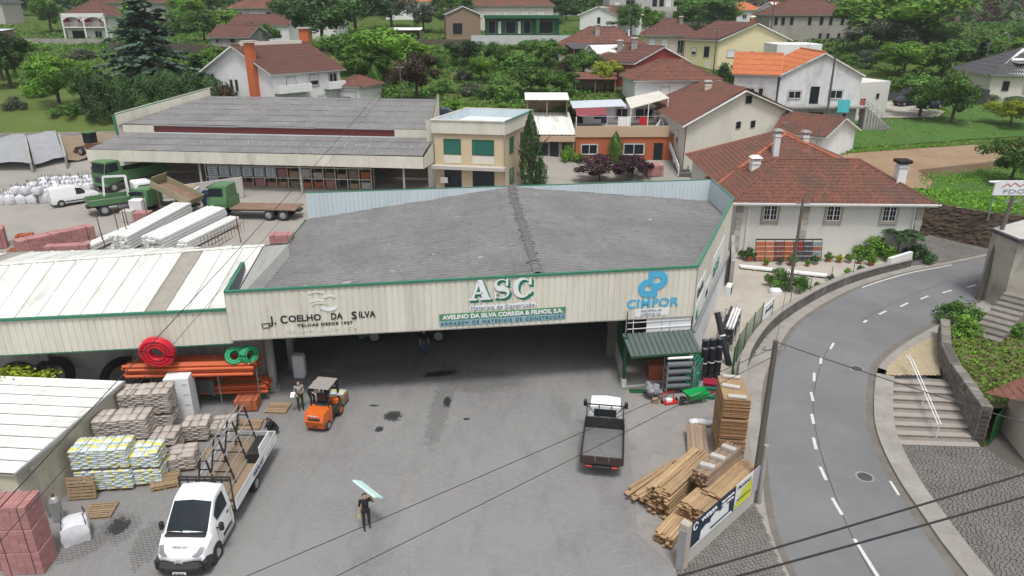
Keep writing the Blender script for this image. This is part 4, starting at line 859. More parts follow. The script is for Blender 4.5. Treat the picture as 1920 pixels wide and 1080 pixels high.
# ---- low annex with white ribbed roof left of it
an = thing('annex', 'low annex with white ribbed roof and dark glazed entrance', 'building', (4.5, 89, 2.8))
k = MB(); k.prism([(2.6, 89), (7.7, 88.9), (7.7, 99), (2.6, 99)], .5, 5.75); k.build('wall', mat('pinkish_band', (.46, .33, .26), .85), an, world=True)
k = MB(); k.wave([(2.4, 88.5, 6.0), (7.75, 88.4, 6.0), (7.75, 99.5, 7.2), (2.4, 99.5, 7.2)], .5, .06, ns=6, shape='trap', flat=.7); k.build('roof', M_['roofwhite'], an, world=True)
k = MB(); k.box(2.5, 7.7, 88.3, 88.5, 5.2, 5.9); k.build('fascia', mat('beige_tile_band', (.5, .37, .26), .85), an, world=True)
window(an, (3.6, 88.96, 3.3), (1, -.02), 1.8, 1.7, 'k'); window(an, (5.2, 88.93, 2.8), (1, -.02), 1.1, 2.3, 'd'); window(an, (6.8, 88.9, 3.2), (1, -.02), 1.4, 1.8, 'k')
# ---- two-storey office block with green curtains
of = thing('office_building', 'two storey cream tiled office with green curtained windows', 'building', (-4, 80, 1.8))
OF = [(-8.4, 78.2), (-.85, 76.8), (2.2, 85.8), (-5.2, 87.6)]; k = MB(); k.prism(OF, .5, 8.0); k.build('wall', mat('cream_tile_cladding', (.56, .45, .3), .8, (.5, .4, .27), 3, .5, stretch=(1, 1, 5)), of, world=True)
for (p, q) in ((OF[0], OF[1]), (OF[1], OF[2])): clad(None, p, q, 7.9, 7.9, 9.3, 9.3, M_['panel']) if False else None
ox, oy = -4, 80
for p, q in zip(OF, OF[1:]+OF[:1]):
    a, b = V((*p, 0)), V((*q, 0)); d = (b-a).normalized(); n = V((d.y, -d.x, 0))*.2; a, b = a+n-d*.2, b+n+d*.2; clad(of, (a.x-ox, a.y-oy), (b.x-ox, b.y-oy), 6.1, 6.1, 7.5, 7.5, M_['panel'])
    a2, b2 = a-n*.9, b-n*.9; clad(of, (b2.x-ox, b2.y-oy), (a2.x-ox, a2.y-oy), 6.1, 6.1, 7.48, 7.48, M_['panelin']); cap(of, [(a.x-ox, a.y-oy, 7.5), (b.x-ox, b.y-oy, 7.5)], .26, .1, M_['green'] if p == OF[1] else M_['panel'])
k = MB(); k.prism([(p[0]*.99+(-3)*.01, p[1]*.99+82*.01) for p in OF], 8.2, 8.4); k.build('roof', mat('pale_flat_roof', (.6, .63, .66), .6, (.55, .58, .61), .5, .5), of, world=True)
dA = V((OF[1][0]-OF[0][0], OF[1][1]-OF[0][1])).normalized(); dB = V((OF[2][0]-OF[1][0], OF[2][1]-OF[1][1])).normalized()
for s, w_ in ((2.0, 1.9), (5.4, 2.4)):
    c = V(OF[0])+dA*s; window(of, (c.x, c.y, 5.65), dA, w_, 1.65, 'gr'); window(of, (c.x, c.y, 1.9), dA, w_, 2.1, 'd')
    d3 = V((dA.y, -dA.x)); MB().box(-w_/2, w_/2, -.03, .02, 4.7, 5.6, Matrix.Translation((c.x, c.y, 0)) @ Matrix.Rotation(atan2(dA.y, dA.x), 4, 'Z')).build('spandrel', M_['cream'], of, world=True)
for s in (2.4, 6.2):
    c = V(OF[1])+dB*s; window(of, (c.x, c.y, 5.6), dB, 1.3, 1.7, 'gr'); window(of, (c.x, c.y, 2.2), dB, 1.3, 1.7, 'gr')
k = MB(); Mz = Matrix.Translation((-8.4, 78.2, 0)) @ Matrix.Rotation(atan2(dA.y, dA.x), 4, 'Z'); k.box(-.3, 7.9, -.9, .0, 4.15, 4.5, Mz); k.build('canopy', M_['lightconc'], of, world=True)
MB().tube([(-.8, 76.65, 8), (-.78, 76.6, 6.5), (-.8, 76.65, 1.5)], .07).build('downpipe', M_['concrete'], of, world=True)
tag(MB().cbox(-7.8, -7.0, 77.3, 77.6, 2.6, 3.2, .03).build('air_conditioner', M_['lightconc']), 'grey air conditioner on the office wall under the canopy', 'air conditioner')
# ---- long warehouse with grey ribbed roofs
wh = thing('long_warehouse', 'long open-fronted warehouse with two grey ribbed roofs and cream fascia', 'warehouse', (-28, 80, 1.6))
fa, fb = V((-46.2, 78.2, 0)), V((-9.2, 74.6, 0)); wz = lambda z: z
FZ = 6.1; o_ = V((28, -80, -1.6)); Lf = lambda p, z: (p.x+28, p.y-80, z-1.6)
a, b = Lf(fa, 0), Lf(fb, 0); clad(wh, a[:2], b[:2], 4.9-1.6, 4.75-1.6, FZ-1.6, 6.0-1.6, M_['panel'], 1.0, period=.25)
b2 = Lf(V((-8.4, 79.2, 0)), 0); clad(wh, b[:2], b2[:2], 3.15, 3.15, 4.4, 5.4, M_['panel'], 1.0, period=.25)
lowback = [V((-44.5, 84.0, 7.0)), V((-8.9, 80.2, 7.0))]
k = MB(); k.wave([(-46.1, 78.3, 6.05), (-9.3, 74.7, 5.95), (-8.7, 79.9, 6.95), (-44.6, 83.9, 7.0)], .3, .06, 2, .03, 5, 'barrel'); k.build('roof', M_['fibro'], wh, world=True)
k = MB(); k.wave([(-44.6, 84.1, 7.95), (-9.2, 80.3, 7.9), (-9.0, 91, 9.9), (-38.5, 94, 10.0)], .3, .06, 2, .03, 5, 'barrel'); k.build('roof', M_['fibro'], wh, world=True)
k = MB(); k.quad((-41, 83.65, 7.0), (-13, 80.75, 6.95), (-13, 80.75, 7.85), (-41, 83.65, 7.9)); k.build('brick_band', mat('rust_red_band', (.22, .06, .05), .85, (.17, .05, .045), 2, .7), wh, world=True)
for p, q in (((-44.7, 83.98, 0), (-41, 83.6, 0)), ((-13, 80.7, 0), (-8.9, 80.25, 0))):
    clad(wh, (p[0]+28, p[1]-80.15), (q[0]+28, q[1]-80.15), 5.4, 5.4, 6.3, 6.3, M_['panel'], 1, period=.25)
for x0, x1 in ((-41, -31), (-31, -22), (-22, -13)): yy = lambda x: 83.5-(x+41)*.1036; MB().bar((x0, yy(x0)-.05, 7.92), (x1-.05, yy(x1)-.05, 7.87), .3, .1).build('flashing', M_['steel'], wh, world=True)
MB().bar((-41, 83.4, 7.08), (-13, 80.5, 7.03), .3, .08).build('flashing', M_['panelin'], wh, world=True)
k = MB(); k.quad((-45.5, 84, 0), (-38.6, 95, 0), (-38.6, 95, 11), (-45.5, 84, 9.2)); k.build('end_wall', M_['panel'], wh, world=True)
clad(wh, (-38.6+28, 94.3-80), (-45.6+28, 84-80), 4, 4, 9.2, 7.4, M_['panel'], 1, period=.25)
clad(wh, (-45.4+28, 84-80), (-38.5+28, 94.2-80), 6.2, 8.4, 7.4, 9.2, M_['panel'], 1, period=.25); cap(wh, [(-17.6, 4, 7.4), (-10.6, 14.3, 9.2)], .2, .1, M_['green'])
cap(wh, [(-17.6, 3.9, 7.4), (-17.5, 4.0, 2.5)], .2, .2, M_['green'])
k = MB(); k.quad((-45, 86, 0), (-8.5, 82.4, 0), (-8.5, 82.4, 7.2), (-45, 86, 7.2)); k.build('rear_wall', mat('dusky_block_wall', (.16, .13, .1), .95, (.1, .085, .07), .6, .8), wh, world=True)
clad(wh, (-9.0+28, 91.2-80), (-8.55+28, 79.2-80), 2, 2, 9.0, 7.5, M_['panel'], 1, period=.25); clad(wh, (-8.8+28, 79.2-80), (-9.2+28, 91.2-80), 4, 4, 7.5, 9.0, M_['panel'], 1, period=.25)
clad(wh, (-9.3+28, 79.0-80), (-8.4+28, 79.0-80), 0, 0, 7.5, 7.5, M_['panel'], 1, period=.25)
for i in range(4): t = i/3.3; p = fa.lerp(fb, t+.03); MB().box(p.x-.1, p.x+.1, p.y+.4, p.y+.6, 0, 6).build('column', M_['concrete'], wh, world=True)
# ================================================================ HOUSES ON THE HILLSIDE
M_['orstack'] = mat('orange_stack_paint', (.5, .13, .05), .8, (.42, .1, .04), 1.5, .5)
wh_ = house('chimney_house', 'white gabled house with tall orange chimney up its gable wall', [(-40.6, 99.6), (-30.45, 94.8), (-23.6, 102.6), (-33.8, 107.4)], 7.6, 12.85, 'gAB', 15.9, M_['whitewall'], M_['tile_br'],
    [('f', 4.2, 2.6, .5, 1.5, 'k'), ('f', 5.1, 2.6, .5, 1.5, 'k'), ('f', 4.3, .2, .5, 1.6, 'k'), ('f', 5.3, .2, .5, 1.6, 'k'), ('f', 1.0, 3.0, .7, 1.7, 'w'), ('r', 2.7, 3.0, 1.3, 1.4, 's'), ('r', 6.2, 3.2, 1.3, 1.3, 'h'), ('r', 9.2, 3.0, 1.3, 1.6, 'w'), ('r', 3.0, .2, 1.8, 1.5, 'w'), ('r', 7.3, .6, 1.4, 1.2, 's')], ov=.6)
k = MB(); Mx = Matrix.Translation((-33.0, 96.0, 0)) @ Matrix.Rotation(rad(-25.2), 4, 'Z'); k.box(-.55, .55, -.75, .05, 5, 16.3, Mx); o = k.build('chimney', M_['orstack'], wh_, world=True); MB().box(-.8, .8, -1.0, .4, 16.45, 16.6, Mx).build('chimney_cap', M_['lightconc'], o)
k = MB(); k.box(-29.9, -28.6, 107.0, 108.2, 13, 17.6); o = k.build('chimney', M_['orstack'], wh_, world=True); MB().box(-30.1, -28.4, 106.8, 108.4, 17.7, 17.9).build('chimney_cap', M_['lightconc'], o)
Mb = Matrix.Translation((-30.45, 94.8, 0)) @ Matrix.Rotation(atan2(7.8, 6.85), 4, 'Z')
for x0, x1 in ((.1, 5.0), (7.6, 10.4)): k = MB(); k.box(x0, x1, -1.2, .0, 10.2, 10.35, Mb); k.box(x0, x1, -1.2, -1.05, 10.35, 11.2, Mb); k.box(x0, x0+.12, -1.05, 0, 10.35, 11.2, Mb); k.box(x1-.12, x1, -1.05, 0, 10.35, 11.2, Mb); k.build('balcony', M_['white'], wh_, world=True)
k = MB(); Mr = Matrix.Translation((-35.3, 97.5, 0)) @ Matrix.Rotation(atan2(7.8, 6.85), 4, 'Z'); k.box(.3, 9.5, -.2, .2, 15.3, 16.3, Mr); k.build('ridge_upstand', M_['cream'], wh_, world=True)
house('garage_wing', 'low white garage with small tiled roof beside the chimney house', [(-24.6, 102.2), (-20.6, 100.6), (-18.5, 105.6), (-22.5, 107.3)], 7.4, 10.6, 'hip', 11.6, M_['whitewall'], M_['tile'], [('f', 2.2, .1, 2.6, 2.2, 's')], ov=.4)
house('arcaded_house', 'white two storey house with arched red-curtained veranda on the hilltop', R4(-102.2, 175.6, rad(-3), 10.2, 9), 13.4, 19.2, 'hip', 22.0, M_['whitewall'], M_['tile_br'], [('f', 2.7, .1, 3.2, 2.1, 'k'), ('f', 7.3, .6, 1.6, 1.5, 'w'), ('r', 3, .5, 1.6, 1.4, 'w')], ov=.9, far=True, period=.45)
av = [o for o in bpy.data.objects if o.name.startswith('arcaded_house')][0]
k = MB(); M0 = Matrix.Translation((-102.2, 175.6, 0)) @ Matrix.Rotation(rad(-3), 4, 'Z')
for x in (0, 4.95, 9.9): k.box(x, x+.3, -1.4, -1.1, 13, 19.2, M0)
k.box(0, 10.2, -1.4, -1.1, 18.5, 19.3, M0); k.box(0, 10.2, -1.4, 0, 16.2, 16.4, M0)
for c in (2.55, 7.5):
    for i in range(8): a = i/8*pi; k.box(c+2.3*cos(a)-.35, c+2.3*cos(a)+.35, -1.38, -1.12, 17.6+.85*sin(a), 18.55, M0)
k.build('veranda', M_['white'], av, world=True); 
for x in (.35, 3.6, 5.3, 8.6): MB().box(x, x+1.25, -.9, -.8, 16.4, 18.2, M0).build('curtain', mat('crimson_curtain', (.28, .01, .03), .9), av, world=True)
k = MB()
for i in range(40): k.box(.35+i*.24, .42+i*.24, -1.3, -1.22, 16.4, 17.2, M0)
k.box(.3, 10, -1.34, -1.18, 17.2, 17.3, M0); k.build('balustrade', M_['lightconc'], av, world=True)
house('gabled_cottage', 'white cottage with brown gabled roof half hidden by a round tree', [(-59.5, 161), (-46.5, 159.2), (-45, 167), (-58, 169)], 13.5, 17.2, 'gBC', 19.0, M_['whitewall'], M_['tile_br'], [('f', 10.8, 1.4, 1.0, 1.1, 'w')], ov=.4, far=True, period=.45)
house('white_outhouse', 'small white outhouse with a dark slot window behind the brown-roofed cottage', R4(-44.5, 170, rad(-20), 5.5, 6), 14.3, 18.4, 'gAB', 19.6, M_['white'], M_['roofwhite'], [('f', 2.7, 3.2, 2.2, .4, 'k')], ov=.3, far=True, period=.5)
house('hayloft', 'grey shed with red tile roof and brick base above the chimney house', [(-56, 141.4), (-49.3, 141.8), (-47.5, 149), (-54.5, 149)], 12.2, 15.5, 'gBC', 17.3, M_['concrete'], M_['tile_br'], [('f', 1.2, 2.2, .6, .6, 'k'), ('f', 4.0, 2.2, 1.0, .7, 'k')], ov=.5, far=True, period=.45)
gm = mat('deep_green_render', (.02, .11, .055), .7, (.016, .09, .045), .8, .5)
gb = house('modern_house', 'flat roofed modern house in deep green with black framed glazing', R4(-5.9, 166.9, 0, 16.2, 10), 15.1, 18.9, 'flat', 18.9, gm, gm, [('f', 1.5, .1, 1.6, 2.6, 'k'), ('f', 5.6, .1, 2.2, 2.6, 'k'), ('f', 9.2, .1, 1.6, 2.6, 'k'), ('f', 13.2, .1, 3.4, 2.6, 'k'), ('f', 3.2, .1, .6, 2.5, 'dw'), ('f', 7.5, .1, .6, 2.5, 'dw')], far=True)
k = MB(); k.box(-6.1, 10.5, 165.7, 166.9, 18.3, 18.95); k.build('roof_slab', gm, gb, world=True); MB().box(5.2, 6.0, 165.9, 166.9, 15, 18.3).build('fin', gm, gb, world=True)
tag(MB().box(-8.5, 14, 158.6, 158.9, 9, 15.1).build('garden_wall', mat('pale_rendered_wall', (.5, .51, .53), .85, (.42, .43, .45), .6, .6, dirt=(.28, .28, .28), damt=.5, dstretch=(1, 1, .3))), 'long pale grey retaining wall below the green house', 'wall')
tag(MB().box(-25, -8.6, 158.2, 158.7, 9, 14.3).build('stone_wall', M_['stone']), 'dark stone terrace wall left of the pale retaining wall', 'wall')
house('pink_roof_house', 'long cream house with pinkish red roof behind the green house', R4(-11, 187.5, 0, 21, 9), 15.5, 21.2, 'hip', 24.2, M_['cream'], M_['tile'], [('f', 3, 2.7, 1.3, 1.5, 's'), ('f', 7.5, 2.7, 1.2, 1.4, 's'), ('f', 9.5, 2.7, 1.2, 1.4, 's'), ('f', 14, 2.7, 1.8, 1.5, 's'), ('f', 18, 2.7, 1.8, 1.5, 's')], ov=.6, far=True, period=.5)
house('wood_barn', 'weathered grey barn with stone gable left of the green house', R4(-14.3, 166, rad(8), 7.5, 8), 15, 19.2, 'gAB', 20.8, M_['woodgrey'], M_['slate'], [('f', 2.5, 0, 2.2, 2.4, 'k')], ov=.3, far=True, period=.5)
house('white_bungalow', 'plain white bungalow with brown gabled roof right of the green house', [(16, 181), (24.5, 178.5), (31, 184), (23, 188)], 15.2, 19.0, 'gAB', 20.8, M_['whitewall'], M_['tile_br'], [('f', 4.5, .8, .8, 2.4, 'k'), ('r', 4, 1.6, 1, .8, 's')], ov=.4, far=True, period=.5)
house('concrete_flats', 'grey concrete apartment house with balconies rising above the tree tops', R4(25.5, 203, rad(2), 17, 11), 15, 25, 'flat', 25, mat('grey_flats_render', (.42, .41, .4), .9, (.35, .34, .33), .6, .6), M_['concrete'], [('f', 2.2, 5.2, 1.4, 1.6, 's'), ('f', 5.6, 5.2, 2.4, 2.2, 'k'), ('f', 12.0, 5.2, 1.2, 2.3, 'd'), ('f', 13.8, 5.2, 1.2, 2.3, 'd'), ('f', 15.6, 5.2, 1.4, 2.2, 's'), ('f', 15.6, 2.3, 1.4, 1.4, 's')], far=True)
fl = [o for o in bpy.data.objects if o.name.startswith('concrete_flats')][0]
for x0, x1 in ((29, 34.5), (36, 43)): k = MB(); k.box(x0, x1, 201.6, 203, 19.6, 19.8); k.box(x0, x1, 201.6, 201.7, 19.8, 20.7); k.build('balcony', M_['lightconc'], fl, world=True)
house('old_farmhouse', 'sagging old farmhouse with broad red patched roof', R4(8.2, 131.5, rad(-2), 15.5, 11), 10.8, 14.2, 'hip', 17.2, M_['stainwall'], M_['tile'], [('f', 1.8, 1.5, 1.2, 1.1, 'k'), ('f', 4.2, 1.2, 1.0, 1.8, 'k')], [(15, 134.5, 16.0, .8, 1.4, M_['concrete'], M_['concrete']), (20.5, 134, 15.6, .3, 1.4, M_['white'], M_['black'])], ov=.6, far=True, period=.4)
house('low_white_house', 'low white cottage with brown tiles tucked against the red house', [(11.3, 124.3), (14.3, 121.8), (22, 124.8), (19, 129)], 9.8, 13.0, 'gAB', 14.9, M_['whitewall'], M_['tile_br'], [('r', 4.5, .8, 1.2, 1.3, 's'), ('r', 1.5, .5, .9, 2.0, 'dw')], [(17.6, 123.6, 13.5, .8, 1.7, M_['concrete'], M_['concrete'])], ov=.4, far=True, period=.4)
house('red_house', 'dark red rendered house with brown tiled gable', [(15.3, 115.6), (18.2, 113.4), (27.2, 117.5), (22.5, 123)], 8.3, 12.8, 'gBC', 14.9, M_['redwall'], M_['tile_br'], [('f', 1.2, 2.0, .5, 1.6, 'k'), ('r', 2.7, 1.9, 1.0, 1.3, 's'), ('f', 2.9, 1.9, .6, 1.5, 's')], [(18.9, 117.5, 13.4, .9, 2.4, M_['concrete'], M_['concrete'])], ov=.6, far=True, period=.36)
house('hip_cottage', 'small white cottage with orange hipped roof behind the cream gabled house', R4(17.0, 102.6, rad(4), 11.5, 8.2), 7.8, 11.4, 'hip', 13.5, M_['whitewall'], M_['tile'], [('f', 4.2, .4, 1.2, 2.0, 's'), ('f', 7.5, 1.6, .8, 1.0, 'k')], ov=.6, far=True, period=.3)
house('hip_house_pink', 'pinkish two storey house with brown hip roof beside the pale yellow one', R4(25.5, 148.2, rad(-10), 10.5, 9), 10.8, 15.8, 'hip', 18.4, M_['pink'], M_['tile_br'], [('f', 1.8, 2.6, 1.1, 1.4, 's'), ('f', 4.2, 2.6, 1.1, 1.4, 's'), ('f', 7.2, 1.4, 1.1, 2.4, 'w')], [(33, 150, 17.2, .7, 1.3, M_['concrete'], M_['concrete'])], ov=.7, far=True, period=.45)
house('yellow_house', 'pale yellow two storey house with wide white-edged gable', [(33.2, 146), (38.3, 140.6), (51.5, 142.2), (47.5, 151)], 8.7, 15.0, 'gBC', 17.8, M_['yellow'], M_['tile_br'], [('r', 99, 1, .1, .1, 'k')][:0]+[('f', 2.2, 3.4, 1.0, 1.2, 'h'), ('f', 5.0, 3.0, 1.2, 2.0, 'k'), ('f', 5.4, .3, .9, 2.0, 'dw')], [(46, 147, 17.4, .8, 1.2, M_['brickred'], M_['cream'])], ov=.6, far=True, period=.45)
yh = [o for o in bpy.data.objects if o.name.startswith('yellow_house')][0]
dY = V((13.2, 1.6)).normalized()
for s, z, w_, h, st in ((2.6, 11.9, 1.6, 1.2, 's'), (6.6, 12.3, .6, .6, 'k'), (10.6, 12.0, 1.0, 1.1, 'w')): c = V((38.3, 140.6))+dY*s; window(yh, (c.x, c.y, z), dY, w_, h, st)
house('far_red_roof', 'white house with bright red roof on the skyline', R4(65, 235, 0, 11, 8), 15.6, 20, 'hip', 22, M_['white'], M_['tile_new'], [('f', 2.5, 1.8, 1.2, 1.2, 'w'), ('f', 6, 1.8, 1.2, 1.2, 'w')], ov=.6, far=True, period=.6)
house('far_gable_house', 'white house with red gable and green balcony left of the old mansion', [(70.5, 222), (76, 219), (82, 226), (75, 231)], 15, 20.2, 'gAB', 22, M_['white'], M_['tile_new'], [('f', 3, 1.6, 1.4, 1.2, 'w')], ov=.6, far=True, period=.6)
wl_ = [('f', x, 3.9, 1.0, 2.0, 'k') for x in (1.6, 3.4, 5.6, 10.2, 13.2, 15.6, 18.6)]+[('f', x, .6, .9, 1.4, 'k') for x in (2.2, 13.4, 15.4, 18.2)]
house('old_mansion', 'big weathered grey mansion with brown hip roof and dark windows', R4(65.8, 196, rad(0), 21.5, 13), 12.4, 19.0, 'hip', 22.3, M_['greystone'], M_['tile_br'], wl_, [(85, 200, 20, .9, 2.4, M_['greystone'], M_['concrete'])], ov=.6, far=True, period=.5)
tag(MB().cbox(45.8, 53.6, 131, 138, 8, 14.6, .06).build('white_store', M_['whitewall']), 'plain white flat-roofed store beyond the orange roofed house', 'shed')
# ---- weather-stained white house with new orange roof
sw = house('stained_house', 'stained white house with bright orange split roof and outside staircase', [(36.6, 101.8), (47.6, 101.6), (48.5, 112), (37, 112)], 5.4, 12.0, 'gAB', 14.8, M_['stainwall'], M_['tile_new'],
    [('f', 2.2, 3.4, 1.7, 1.0, 'w'), ('f', 4.9, 2.7, 1.2, 2.3, 'd'), ('f', 7.8, 3.4, 1.8, 1.1, 'w'), ('f', 5.5, 0, 2.0, 1.6, 'k'), ('f', 9.4, .8, .5, .6, 'k')], ov=.35, far=True, period=.36)
house('stained_house_wing', 'orange roofed left wing of the stained house', [(31.2, 104.8), (36.3, 101.9), (38.6, 108.5), (33.5, 112)], 6.0, 12.0, 'gBC', 14.4, M_['stainwall'], M_['tile_new'], [('f', 1.3, 2.9, .8, 1.2, 's'), ('f', 2.6, 2.8, .7, 1.2, 'w'), ('f', 3.8, 2.8, .7, 1.3, 'w')], ov=.4, far=True, period=.36)
k = MB(); k.box(36.2, 48.2, 99.8, 101.6, 7.7, 7.95); k.build('balcony', M_['concrete'], sw, world=True)
k = MB()
for i in range(9): MB().box(47.8+i*.42, 48.3+i*.42, 99.4, 101.0, 4, 7.9-i*.34).build('stair_step', M_['concrete'], sw, world=True)
for y in (99.4, 101.0): k.bar((47.8, y, 8.8), (51.8, y, 5.9), .05); [k.bar((47.9+i*.75, y, 7.6-i*.5), (47.9+i*.75, y, 8.7-i*.5), .04) for i in range(6)]
k.build('balustrade', M_['steel'], sw, world=True)
tag(MB().cbox(44.0, 45.6, 99.5, 99.62, 7.2, 8.9, .02).build('banner', mat('turquoise_banner', (.08, .5, .56), .7)), 'turquoise cloth hanging from the stained house balcony', 'cloth')
house('lean_to', 'small pale shed with red door joined to the stained house', [(48.6, 104.5), (54.6, 107.5), (53, 113), (48.6, 112)], 6.2, 10.6, 'flat', 10.6, M_['palewall'], M_['concrete'], [('f', 1.5, 0, 1.0, 2.2, 'dr'), ('f', 4.4, 2.0, .7, .8, 'k')], far=True)
house('slate_bungalow', 'pale bungalow with dark slate roof and solar panel at the edge of the meadow', [(77, 120), (92, 118), (94, 132), (79, 133)], 6.5, 10.8, 'hip', 14.2, M_['cream'], M_['slate'], [('f', 2.4, 1.4, 1.1, 1.6, 'k'), ('f', 6, 1.2, 1.6, 1.6, 'w')], ov=.8, far=True, period=.4)
o = MB().box(81.2, 84.2, 120.6, 122.4, 0, .08, Matrix.Translation((0, 0, 12.1)) ).build('solar_heater', M_['steel']); tag(o, 'solar water heater on the slate roof', 'solar heater'); MB().tube([(81.2, 122.6, 12.5), (84.2, 122.6, 12.5)], .3, 10).build('tank', M_['white'], o)
# hilltop houses cut by the top of the frame
for nm, lb, x, y, w_, h, m, rm in (('hilltop_shed', 'grey industrial shed at the top of the grassy slope', -150, 200, 18, 5.5, M_['lightconc'], M_['slate']), ('hilltop_house', 'unfinished concrete house behind the arcaded house', -112, 205, 20, 5.2, M_['concrete'], M_['tile_br']),
    ('hilltop_house', 'low grey row with red roof behind the bushes above the cottage', -78, 212, 14, 3.6, M_['concrete'], M_['tile']), ('hilltop_house', 'grey house with long tiled roof right of the blue advert wall', -60, 214, 15, 3.4, M_['greystone'], M_['tile']), ('hilltop_house', 'white house with orange roof above the big dark tree', -36, 220, 12, 5, M_['white'], M_['tile_new']), ('hilltop_house', 'pink house beside the orange roof on the skyline', -20, 225, 10, 5.5, M_['pink'], M_['tile'])):
    z = gz(x, y); house(nm, lb, R4(x, y, 0, w_, 8), z, z+h, 'hip', z+h+2, m, rm, [('f', 3, 1.2, 1.4, 1.2, 'k'), ('f', w_-3, 1.2, 1.4, 1.2, 'k')], ov=.5, far=True, period=.6, group='houses along the hilltop')
# garden sheds and walls
def shed(label, x, y, w_, d, h, tilt, rm, wm=None, rot=0, posts=True):
    z = gz(x, y); t = thing('garden_shed', label, 'shed', (x, y, z), rot); k = MB(); k.sheet3([(-w_/2-.2, -d/2-.2, h), (w_/2+.2, -d/2-.2, h), (w_/2+.2, d/2+.2, h+tilt), (-w_/2-.2, d/2+.2, h+tilt)], .06); k.build('roof', rm, t)
    k = MB(); k.box(-w_/2, w_/2, d/2-.1, d/2, -1, h+tilt-.1); k.box(w_/2-.1, w_/2, -d/2, d/2-.1, -1, h-.1); k.build('wall', wm or M_['woodgrey'], t)
    for sx in (-1, 0, 1): MB().box(sx*(w_/2-.1)-.06, sx*(w_/2-.1)+.06, -d/2, -d/2+.12, -1, h-.07).build('post', M_['woodgrey'], t)
shed('open garden shed with white sheet roof behind the annex', 4.6, 98.5, 5.4, 3.5, 2.6, .5, M_['roofwhite']); shed('dark plank shed roof at the garden edge near the farmhouse', 12, 128, 5, 4, 2.6, .7, M_['slate'], rot=.3)
shed('rusty tiled lean-to under the bright green tree', 12.5, 112, 6, 3, 2.0, .7, M_['tile'], rot=-.1); shed('small white roofed shelter on the terrace below the barn', -23.5, 168, 7, 4, 2.4, .4, M_['roofwhite']); shed('grey roofed hut by the dark wall above the spruce', -72, 148, 7, 5, 3, .8, M_['slate'])
shed('blue roofed poly shelter on the slope left of the arcaded house', -118, 172, 9, 4, 2, .3, M_['panelin'])
def wallrun(label, pts, h, th, m, name='stone_wall', capm=None):
    t = thing(name, label, 'wall', (pts[0][0], pts[0][1], 0)); k = MB()
    for (x0, y0), (x1, y1) in zip(pts, pts[1:]):
        d = V((x1-x0, y1-y0, 0)); n = max(1, int(d.length/3)); u = d.normalized(); nn = V((u.y, -u.x, 0))*th/2
        for i in range(n):
            a, b = V((x0, y0, 0))+d*i/n, V((x0, y0, 0))+d*(i+1)/n; za, zb = gz(a.x, a.y), gz(b.x, b.y); k.add([a-nn+V((0, 0, za-1)), b-nn+V((0, 0, zb-1)), b+nn+V((0, 0, zb-1)), a+nn+V((0, 0, za-1)), a-nn+V((0, 0, za+h)), b-nn+V((0, 0, zb+h)), b+nn+V((0, 0, zb+h)), a+nn+V((0, 0, za+h))], [(4, 5, 6, 7)[::-1], (0, 1, 5, 4), (2, 3, 7, 6), (0, 4, 7, 3), (1, 2, 6, 5)])
    k.build('masonry', m, t, world=True); return t
wallrun('mossy grey wall along the slope below the arcaded house', [(-112, 159), (-96, 160), (-84, 159)], 1.1, .4, M_['concrete']); wallrun('low dark wall behind the spruce', [(-76, 143), (-60, 142), (-52, 139)], 1.6, .4, M_['stone'])
wallrun('grey concrete wall above the warehouse by the white garage', [(-31, 92.4), (-18, 91.2)], 3.2, .3, M_['concrete'], 'concrete_wall'); wallrun('dark block wall with shade netting beside the parking area', [(54, 121.5), (68, 123.5), (76, 118)], 2.4, .3, M_['slate'], 'netted_wall')
wallrun('dark garden fence wall above the drive', [(-12, 93.5), (2, 98)], 1.0, .15, M_['slate'], 'garden_fence')
